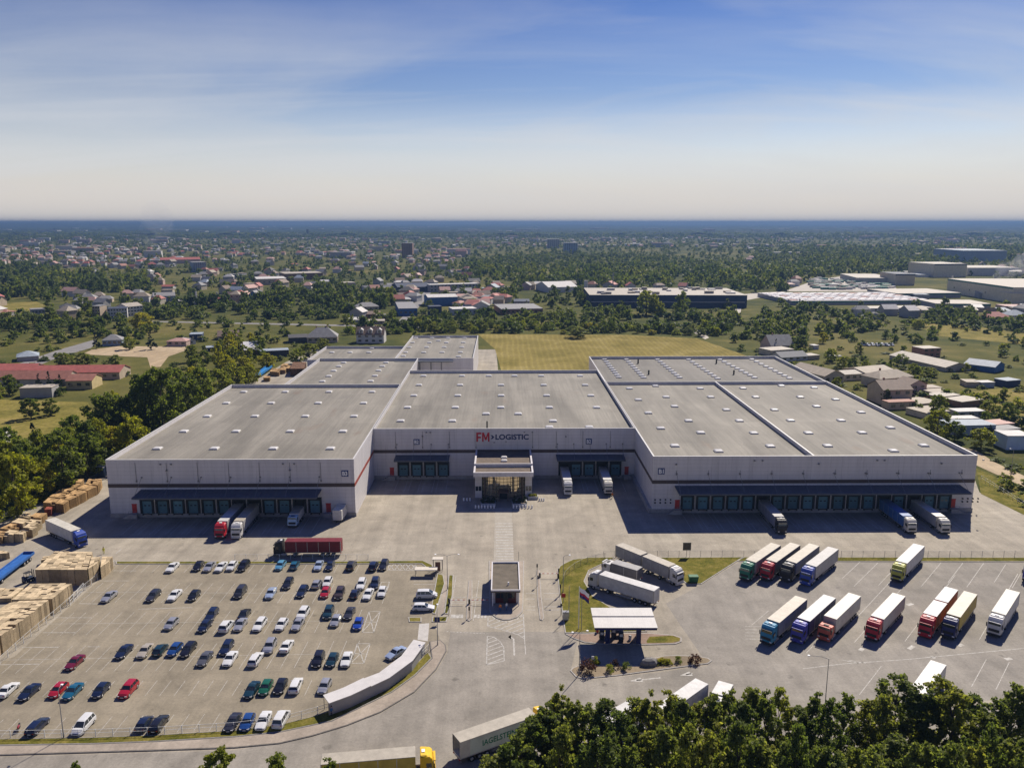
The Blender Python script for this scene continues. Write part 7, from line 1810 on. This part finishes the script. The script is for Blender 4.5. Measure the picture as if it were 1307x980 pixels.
for i, (x0, y0, x1, y1, ye, dp, wc, rc, lab) in enumerate((
    (1180, 502, 1202, 501, 497, 7, 'brown', 'tan', 'tan roofed shed, topmost of the shed group'), (1190, 508, 1216, 506.5, 502, 8, 'tan', 'tan', 'tan roofed shed below the topmost one'), (1199, 514, 1226, 511, 506, 8, 'brick', 'pale', 'pale roofed shed in the middle of the shed group'),
    (1227, 521, 1254, 517.5, 512, 9, 'brown', 'pale', 'dark brown shed with pale roof at the right of the shed group'), (1172, 523, 1200, 520, 517, 11, 'tan', 'tan', 'wide tan roof beside the big tan house annex'), (1182, 535, 1212, 532, 528.5, 11, 'cream', 'tan', 'tan roof above the white garden wall'),
    (1222, 533, 1257, 532, 527, 6, 'grey', 'white', 'white roofed shed with dark windows'), (1212, 543, 1249, 542, 535, 5, 'paleblue', 'white', 'pale blue wall of a flat shed below the dark windows'), (1216, 556, 1270, 555, 543.5, 9, 'bluegrey', 'bluegrey', 'long blue grey flat roofed shed by the dirt road'), (1271, 550, 1294, 548, 543, 7, 'tan', 'pink', 'pale pink roofed shed right of the long blue grey one'), (1271, 557, 1302, 555, 549.5, 6, 'brown', 'grey', 'low dark shed behind the small conifer'))):
    Bd(lab, x0, y0, x1, y1, ye, dp, 'flat', wc, rc, 0, 3 if i in (6, 8) else 0, name='shed', cat='shed')
Bd('white and blue shed at the right edge by the dirt road', 1284, 574, 1316, 574, 557, 8, 'flat', 'paleblue', 'white', 0, 0, name='shed', cat='shed')
for i in range(7):
    p = gp(1101 + i * 6.2, 441 + (i % 2) * .6)
    dup(PROTO['minivan'], (p.x, p.y, .02), R(random.uniform(-20, 20)), 'white van in the row parked above the long pale hall', 'white vans in the row on the meadow', swap=SwapPaint(PAINT['white']))
# works at the far right
tb, Lb, hb = Bd('huge flat works hall with rows of white and pink roof sheets', 1010, 389.5, 1187, 388.5, 384, 95, 'flat', 'grey', 'white', 0, 0, name='factory_hall', cat='factory hall', trim=roofm('green'))
for i in range(16):
    for j in range(6):
        MB().box(Lb * i / 16 + .6, Lb * (i + 1) / 16 - 1.0, 4 + j * 15, 4 + j * 15 + 8, hb + .3, hb + .9).build('roof_light', roofm('bright') if (i * 5 + j * 3) % 7 else roofm('pink'), tb)
Bd('cream block with navy trim, taller one of two in the far works', 1191, 354, 1233, 353.5, 337, 60, 'flat', 'lightcream', 'pale', 0, 0, name='factory_hall', cat='factory hall', trim=roofm('navy'))
Bd('cream block with navy trim, smaller one before the parked lorries', 1142, 364, 1167, 364, 350, 45, 'flat', 'cream', 'navy', 0, 0, name='factory_hall', cat='factory hall', trim=roofm('navy'))
Bd('long low cream hall left of the smaller cream block', 1093, 362, 1141, 362.5, 355, 90, 'flat', 'grey', 'pale', 0, 0, name='factory_hall', cat='factory hall')
Bd('large cream hall with green roof edge at the right', 1208, 373, 1291, 387, 361.5, 90, 'flat', 'lightcream', 'pale', 0, 4, name='factory_hall', cat='factory hall', trim=roofm('green'))
Bd('low hall with pale roof before the large cream hall', 1146, 381, 1226, 380, 374.5, 60, 'flat', 'grey', 'pale', 0, 0, name='factory_hall', cat='factory hall', trim=roofm('green'))
Bd('low grey hall with green trim at the foot of the cream hall', 1194, 394.5, 1264, 395, 388, 40, 'flat', 'grey', 'pale', 0, 0, name='factory_hall', cat='factory hall', trim=roofm('green'))
Bd('white hall cut by the right edge in the far works', 1291, 387.5, 1345, 388, 375, 60, 'flat', 'lightcream', 'white', 0, 0, name='factory_hall', cat='factory hall')
Bd('long pale works hall behind the taller cream block', 1234, 352, 1300, 352, 342, 70, 'flat', 'white', 'pale', 0, 0, name='factory_hall', cat='factory hall')
Bd('dark far block on the forest edge at the right', 1228, 334, 1284, 334, 320, 120, 'flat', 'bluegrey', 'bluegrey', 0, 0, name='factory_hall', cat='factory hall')
Bd('white row of buildings under the flat works hall', 1105, 398.5, 1190, 397.5, 393.5, 20, 'flat', 'white', 'pale', 0, 10, name='works_hall', cat='hall')
Bd('red roofed house right of the white row', 1264, 410, 1290, 409.5, 405, 14, 'hip', 'pink', 'red', 4, 2)
Bd('blue grey roofed house right of the red roofed one', 1291, 408, 1312, 407.5, 402.5, 14, 'hip', 'white', 'bluegrey', 4, 2)
Bd('pink brown long building at the right edge above the belt', 1283, 396, 1320, 396, 391, 16, 'flat', 'pink', 'pink', 0, 4)
Bd('blue grey apartment block in the left distance', 247, 348, 264, 347.5, 335, 30, 'flat', 'bluegrey', 'grey', 0, 6, 5, name='apartment_block', cat='apartment block')
Bd('very long red roofed terrace in the left distance', 205, 337, 256, 336, 331.5, 22, 'gx', 'pink', 'red', 4, 0, name='apartment_block', cat='apartment block')
Bd('dark blue apartment block in the middle distance', 720, 324, 737, 324, 310, 40, 'flat', 'bluegrey', 'grey', 0, 6, 8, name='apartment_block', cat='apartment block')
Bd('grey apartment block left of the dark blue one', 699, 317, 714, 317, 305.5, 50, 'flat', 'grey', 'grey', 0, 6, 7, name='apartment_block', cat='apartment block')
for i in range(26):
    px, py = random.uniform(1150, 1330), random.choice([random.uniform(344, 356), random.uniform(374, 384), random.uniform(396, 404)])
    w_ = random.uniform(7, 22)
    Bd('small pale hall crowded among the far right works', px, py, px + w_, py + random.uniform(-.3, .4), py - random.uniform(3, 6), random.uniform(15, 35), random.choice(['flat', 'gx']), random.choice(['cream', 'white', 'grey', 'tan']), random.choice(['white', 'pale', 'tan', 'grey', 'bluegrey']), 2.0, 0, name='works_hall', cat='hall', group='small halls among the far right works')
# stored lorries on the pale lot of the far works
sheet('works_yard', gl([(1000, 372), (1040, 358), (1085, 351), (1140, 356), (1145, 372)]), .05, MATS['pale_road'])
mb = MB()
for i in range(150):
    px, py = random.uniform(1030, 1138), random.uniform(356, 370)
    if px < 1030 + (370 - py) * -1 + 12: continue
    p = gp(px, py); w = random.uniform(1.5, 3); mb.box(p.x - w * 2, p.x + w * 2, p.y - w, p.y + w, .05, random.uniform(1.6, 3.5), random.randrange(3))
mb.build('stored_goods', [roofm('green'), roofm('white'), roofm('pale')], kind='stuff')

# smaller houses of the town: the 190 that show largest as things, the rest as one mass
def inside(px, py, poly):
    c = False; n = len(poly)
    for i in range(n):
        x0, y0 = poly[i]; x1, y1 = poly[i - 1]
        if (y0 > py) != (y1 > py) and px < (x1 - x0) * (py - y0) / (y1 - y0) + x0: c = not c
    return c
WOODS = [[(590, 336), (640, 328), (720, 323), (800, 327), (880, 331), (960, 336), (985, 345), (1000, 374), (930, 374), (880, 370), (760, 368), (700, 368), (640, 364), (600, 355)],
 [(440, 410), (500, 404), (620, 404), (700, 404), (760, 399), (860, 399), (940, 404), (942, 427), (880, 426), (700, 425), (560, 425), (440, 420)], [(935, 402), (1000, 393), (1060, 396), (1110, 406), (1140, 425), (1100, 434), (1040, 438), (960, 430)],
 [(-60, 335), (60, 345), (80, 365), (60, 382), (-60, 388)], [(75, 352), (185, 354), (190, 374), (80, 372)], [(155, 393), (210, 390), (330, 390), (425, 390), (430, 409), (200, 407), (160, 406)], [(340, 373), (460, 375), (505, 382), (500, 401), (345, 399)],
 [(-60, 406), (60, 406), (160, 408), (165, 430), (100, 433), (-60, 430)], [(1175, 401), (1225, 398), (1300, 411), (1340, 424), (1230, 420), (1180, 412)], [(-80, 286), (1400, 286), (1400, 298), (-80, 298)], [(960, 320), (1400, 316), (1400, 333), (1225, 333), (1190, 350), (1080, 352), (1000, 360), (960, 372)], [(-80, 298), (520, 294), (1400, 296), (1400, 304), (900, 304), (400, 304), (-80, 308)]]
NOTREE = [[(600, 425), (885, 428), (960, 455), (990, 480), (1300, 640), (1400, 720), (-100, 720), (0, 668), (132, 600), (365, 462), (400, 440), (600, 424)], [(-80, 505), (115, 512), (122, 530), (90, 552), (-80, 575)], [(103, 441), (242, 441), (242, 449), (195, 472), (100, 456)], [(0, 386), (60, 384), (60, 404), (0, 406)], [(1000, 374), (1040, 356), (1085, 349), (1200, 349), (1330, 360), (1345, 392), (1000, 392)], [(500, 416), (538, 372), (560, 364), (560, 374), (520, 416)], [(925, 376), (1012, 371), (1012, 380), (950, 402), (930, 400)], [(750, 372), (955, 372), (958, 391), (750, 391)]]
FA = np.array(FOOT)
def clear_of(x, y, r): return (np.hypot(FA[:, 0] - x, FA[:, 1] - y) > FA[:, 2] * .8 + r).all()
spots = []; tries = 0
while len(spots) < 950 and tries < 40000:
    tries += 1
    py = 303 + 105 * random.random() ** 1.3; px = random.uniform(-60, 1370)
    if any(inside(px, py, w) for w in WOODS) or any(inside(px, py, w) for w in NOTREE): continue
    if px > 640 and py > 372 and px < 1090: continue
    if px > 940 and random.random() < .55: continue
    if 590 < px < 950 and 316 < py < 345: continue
    p = gp(px, py); k = math.sin(p.x * .004) + math.sin(p.y * .0031 + 1) + math.sin((p.x + p.y) * .009)
    if k < -.4 and random.random() < .75: continue
    if not clear_of(p.x, p.y, 10): continue
    spots.append((px, py, p))
spots.sort(key=lambda s: -s[1])
near = []
for s in spots:
    if len(near) < 175 and all((s[2] - q[2]).length > 19 for q in near): near.append(s)
ns = set(id(s) for s in near); rest = [s for s in spots if id(s) not in ns]
ROOFN = ['red', 'rust', 'grey', 'tan', 'brown', 'dark', 'white', 'pink', 'bluegrey']; RW_ = [.13, .1, .2, .14, .1, .1, .09, .08, .06]
protoH = {}
def small_house(px, py, p):
    rc = random.choices(ROOFN, RW_)[0]; wc = random.choice(['white', 'cream', 'cream', 'tan', 'pink', 'grey', 'white']); roof = random.choice(['gx', 'gx', 'gy', 'hip', 'hip', 'flat'])
    side = 'left' if px < 430 else ('middle' if px < 900 else 'right'); far = 'far' if py < 345 else ('middle' if py < 385 else 'near')
    lab = 'small house with %s roof in the %s part of the town, %s distance' % (dict(bluegrey='blue grey').get(rc, rc), side, far)
    L, Dp, h = random.uniform(9, 15), random.uniform(8.5, 12), random.choice([3.2, 5.8, 5.8, 6.2])
    a = random.choice([0.0, .35, -.4, 1.2, .1]) + random.uniform(-.15, .15)
    t = thing('house', lab, 'house', (p.x, p.y, 0), a, 'town houses, %s, %s distance, %s roofs' % (side, far, rc))
    t.scale = (L / 12, Dp / 10, h / 5.5); key = (roof,)
    if key not in protoH:
        m = MB(); m.box(-6, 6, 0, 10, -.1, 5.5); r = MB(); rise = 3.2
        if roof == 'gx':
            m.add([(-6, 0, 5.5), (-6, 10, 5.5), (-6, 5, 8.7), (6, 0, 5.5), (6, 10, 5.5), (6, 5, 8.7)], [(0, 2, 1), (3, 4, 5)])
            for ya, yb in ((-.5, 5), (10.5, 5)): r.loft([[(-6.5, ya, 5.2), (-6.5, yb, 8.71), (-6.5, yb, 9.0), (-6.5, ya, 5.5)], [(6.5, ya, 5.2), (6.5, yb, 8.71), (6.5, yb, 9.0), (6.5, ya, 5.5)]])
        elif roof == 'gy':
            m.add([(-6, 0, 5.5), (6, 0, 5.5), (0, 0, 8.7), (-6, 10, 5.5), (6, 10, 5.5), (0, 10, 8.7)], [(0, 1, 2), (3, 5, 4)])
            for xa, xb in ((-6.5, 0), (6.5, 0)): r.loft([[(xa, -.5, 5.2), (xb, -.5, 8.71), (xb, -.5, 9.0), (xa, -.5, 5.5)], [(xa, 10.5, 5.2), (xb, 10.5, 8.71), (xb, 10.5, 9.0), (xa, 10.5, 5.5)]])
        elif roof == 'hip': r.add([(-6.5, -.5, 5.51), (6.5, -.5, 5.51), (6.5, 10.5, 5.51), (-6.5, 10.5, 5.51), (-2, 5, 8.8), (2, 5, 8.8)], [(0, 1, 5, 4), (1, 2, 5), (2, 3, 4, 5), (3, 0, 4), (3, 2, 1, 0)])
        else: r.box(-6.2, 6.2, -.2, 10.2, 5.502, 5.9)
        wo2 = m.build('wall', wallm(wc), t); ro2 = r.build('roof', roofm(rc), t); protoH[key] = (wo2.data, ro2.data)
    else:
        wo2 = link('wall', protoH[key][0], t); ro2 = link('roof', protoH[key][1], t)
        for o, m_ in ((wo2, wallm(wc)), (ro2, roofm(rc))): o.material_slots[0].link = 'OBJECT'; o.material_slots[0].material = m_
    FOOT.append((p.x, p.y, 8))
for s in near: small_house(*s)
def color_mass(name, cols, rough=.8):
    m = bpy.data.materials.new(name); m.use_nodes = True; nt = m.node_tree; MATS[name] = m; b = nt.nodes['Principled BSDF']
    geo = nt.nodes.new('ShaderNodeNewGeometry'); r = ramp(nt, geo.outputs['Random Per Island'], [(i / len(cols), c) for i, c in enumerate(cols)])
    r.node.color_ramp.interpolation = 'CONSTANT'; nt.links.new(r, b.inputs['Base Color']); b.inputs['Roughness'].default_value = rough; return m
mw_, mr_ = color_mass('far_town_walls', [WALLC[k] for k in ('white', 'cream', 'white', 'tan', 'pink', 'grey')]), color_mass('far_town_roofs', [ROOFC[k] for k in ('red', 'grey', 'tan', 'brown', 'white', 'pink', 'grey', 'rust')])
mb = MB()
def far_house(p, L, Dp, h, rise, a):
    c, s = math.cos(a), math.sin(a); T = lambda x, y, z: (p.x + x * c - y * s, p.y + x * s + y * c, z)
    mb.add([T(x, y, z) for z in (0, h) for x, y in ((-L, 0), (L, 0), (L, Dp), (-L, Dp))], [(0, 1, 5, 4), (1, 2, 6, 5), (2, 3, 7, 6), (3, 0, 4, 7)], 0)
    mb.add([T(-L - .4, -.4, h), T(L + .4, -.4, h), T(L + .4, Dp + .4, h), T(-L - .4, Dp + .4, h), T(-L * .6, Dp / 2, h + rise), T(L * .6, Dp / 2, h + rise)], [(0, 1, 5, 4), (1, 2, 5), (2, 3, 4, 5), (3, 0, 4)], 1)
for px, py, p in rest: far_house(p, random.uniform(4.5, 8), random.uniform(8, 13), random.choice([3.5, 6, 6]), random.uniform(1.5, 3.5), random.uniform(-.5, .5))
for i in range(230):   # bigger pale blocks far out
    px, py = random.uniform(-60, 1370), random.choice([random.uniform(299, 304), random.uniform(301, 312), random.uniform(304, 330)])
    if 590 < px < 960 and py > 318: continue
    p = gp(px, py)
    if clear_of(p.x, p.y, 30): far_house(p, random.uniform(8, 32), random.uniform(10, 25), random.choice([7, 9, 13, 15]), .6, random.uniform(-.3, .3))
for i in range(110):
    px, py = random.uniform(-60, 1370), random.choice([random.uniform(290.5, 293), random.uniform(294, 300)]); p = gp(px, py); far_house(p, random.uniform(20, 90), 60, random.uniform(14, 30), .6, 0)
mb.build('distant_town', [mw_, mr_], kind='stuff')

# ------------------------------------------------------------------ woods and town trees beyond, as one mass
FA = np.array(FOOT); TF = np.array(TREE_FOOT)
def mass_template(seed, n, leaf, kind=0):
    rng = np.random.default_rng(seed); cc = []
    p, d, cc = crown_points(rng, 1.0, -.03, .5, n, ('round', 'round', 'tall', 'cone')[kind % 4], 9 if n < 60 else 16, .42, .35)
    return quads(rng, p, leaf, .5, d * 1.2)
TN = [mass_template(i, 220, .115, i) for i in range(8)]; TM = [mass_template(20 + i, 80, .16, i) for i in range(8)]; TFa = [mass_template(40 + i, 30, .26, i) for i in range(8)]
pos = {0: [], 1: [], 2: []}
yy = 297.5
while yy < 640:
    D = gp(640, yy).y; m_ = mpp(640, yy); w = 8.5 / m_; covr = 3.2
    n = int(1500 / (w * w) * covr + .5) if yy > 300 else 420
    for _ in range(n):
        px, py = random.uniform(-90, 1400), yy + random.random()
        if any(inside(px, py, q) for q in NOTREE): continue
        wood = any(inside(px, py, q) for q in WOODS)
        p = gp(px, py)
        k = math.sin(p.x * .006 + 2) + math.sin(p.y * .005) + .8 * math.sin((p.x - p.y) * .013)
        keep = 1.0 if wood else (.72 if k > -.2 else .42)
        if yy > 408: keep = .95 if wood else (.7 if px < 400 else .62)
        if yy > 470: keep = .8 if (px > 1000 or px < 360) else 0
        if 590 < px < 960 and 316 < py < 336 and not wood: keep = .8
        if random.random() > (keep if wood else keep * (.5 if yy < 345 else .68)): continue
        if not wood or yy > 360:
            if not (np.hypot(FA[:, 0] - p.x, FA[:, 1] - p.y) > FA[:, 2] * .75 + 2.5).all(): continue
            if yy > 400 and not (np.hypot(TF[:, 0] - p.x, TF[:, 1] - p.y) > TF[:, 2] * .8).all(): continue
        H = (random.uniform(9, 15) if wood else random.uniform(5, 11)); r_ = random.uniform(3.2, 5.2) * (1.15 if wood else .9)
        if yy > 395: H *= .6; r_ *= .86
        if yy > 440: H *= random.uniform(.3, .75); r_ *= random.uniform(.5, .95)
        if wood and 316 < py < 345 and 590 < px < 1000: H *= .75
        lod = 0 if D < 1000 else (1 if D < 2300 else 2)
        if lod == 2: r_ *= 1.25; H *= 1.1
        if yy < 302: r_ *= 2.2; H *= 1.2
        pos[lod].append((p.x, p.y, H, r_))
    yy += 1.0
allV = []
for lod, T in ((0, TN), (1, TM), (2, TFa)):
    P = np.array(pos[lod])
    idx = RNG.integers(0, len(T), len(P)); ang = RNG.uniform(0, 2 * np.pi, len(P))
    for t_i in range(len(T)):
        q = P[idx == t_i]; a = ang[idx == t_i]
        if len(q) == 0: continue
        V = np.broadcast_to(T[t_i].reshape(1, -1, 3), (len(q), T[t_i].shape[0] * 4, 3))
        c, s = np.cos(a)[:, None], np.sin(a)[:, None]
        x = (V[..., 0] * c - V[..., 1] * s) * (q[:, 3:4] * 2) + q[:, 0:1]; y = (V[..., 0] * s + V[..., 1] * c) * (q[:, 3:4] * 2) + q[:, 1:2]; z = V[..., 2] * q[:, 2:3]
        allV.append(np.stack([x, y, z], -1).reshape(-1, 3))
allV = np.concatenate(allV); F = np.arange(len(allV)).reshape(-1, 4)
print('woodland quads', len(F), {k: len(v) for k, v in pos.items()})
link('distant_woodland', np_mesh('distant_woodland', allV, F, [LF_WOOD]), kind='stuff')

# closed canopy of the far forest out to the horizon: one rough sheet of tree tops
ds = np.concatenate([np.geomspace(4600, 13500, 70), np.geomspace(13800, 24000, 24)]); nx = 460
rows = []
for D in ds:
    x = np.linspace(-1, 1, nx) * D * .85 + RNG.uniform(-8, 8, nx); yv = D + RNG.uniform(-.006, .006, nx) * D
    t = x / D; k = np.clip((D - 11000) / 4000, 0, 1)
    hill = k * (8 * np.sin(t * 9 + 1.3) + 6 * np.sin(t * 23)) * (1 if D < 20000 else .6) + k * 42 * np.clip((-.28 - t) * 5, 0, 1) * (.8 + .2 * np.sin(t * 40)) + k * 20 * np.clip((t - .42) * 5, 0, 1)
    open_ = (np.sin(t * 31 + D * .0011) + np.sin(t * 13 - D * .0007) + np.sin(D * .002)) > 1.5
    z = hill + np.where(open_ & (D < 9000), -2.0, RNG.uniform(8, 17, nx) + (10 + D * .0009) * (np.sin(t * 57 + D) + np.sin(t * 131 + D * 2)) * .35)
    rows.append(np.stack([x, yv, z], 1))
V = np.concatenate(rows); nr = len(ds); i, j = np.meshgrid(np.arange(nr - 1), np.arange(nx - 1), indexing='ij'); a = (i * nx + j).ravel()
F = np.stack([a, a + 1, a + nx + 1, a + nx], 1)
FF = mat('far_forest_canopy', (.03, .042, .022), .95, .5, .0016, .05, world_space=True)
link('far_forest', np_mesh('far_forest', V, F, [FF]), kind='stuff')

# smoke of the far works and a thin plume over the town
def puff(name, pts, dens, colr):
    m = bpy.data.materials.new(name + '_vapour'); m.use_nodes = True; nt = m.node_tree; nt.nodes.clear()
    v = nt.nodes.new('ShaderNodeVolumePrincipled'); v.inputs['Density'].default_value = dens; v.inputs['Color'].default_value = colr + (1,)
    o_ = nt.nodes.new('ShaderNodeOutputMaterial'); nt.links.new(v.outputs[0], o_.inputs['Volume'])
    mb = MB()
    for (x, y, z, r) in pts:
        rg = []
        for k in range(1, 14):
            th = math.pi * k / 14; rr = r * math.sin(th) * random.uniform(.95, 1.05)
            rg.append([(x + rr * math.cos(f * math.pi / 12), y + rr * math.sin(f * math.pi / 12), z - r * math.cos(th)) for f in range(24)])
        mb.loft(rg)
    mb.build(name, m, kind='stuff')
p0 = gp(1272, 362)
puff('steam', [(p0.x + i * 11, p0.y + 10 * math.sin(i), 10 + i * 5.5 + 4 * math.sin(i * 2), 6 + i * 2.6) for i in range(7)], .02, (.92, .92, .95))
p0 = gp(183, 322)
puff('smoke', [(p0.x + i * 10, p0.y + 30 * math.sin(i * 2), 10 + i * 17, 13 + i * 6) for i in range(6)], .0022, (.8, .82, .86))

# the air: one closed box of even haze round camera and land
hm = bpy.data.materials.new('haze_air'); hm.use_nodes = True; nt = hm.node_tree; nt.nodes.clear()
v = nt.nodes.new('ShaderNodeVolumePrincipled'); v.inputs['Density'].default_value = 0.00014; v.inputs['Color'].default_value = (.13, .225, .4, 1); v.inputs['Anisotropy'].default_value = 0.25
o_ = nt.nodes.new('ShaderNodeOutputMaterial'); nt.links.new(v.outputs[0], o_.inputs['Volume'])
MB().box(-34000, 34000, -400, 28500, -3, 104).build('haze', hm, kind='stuff')
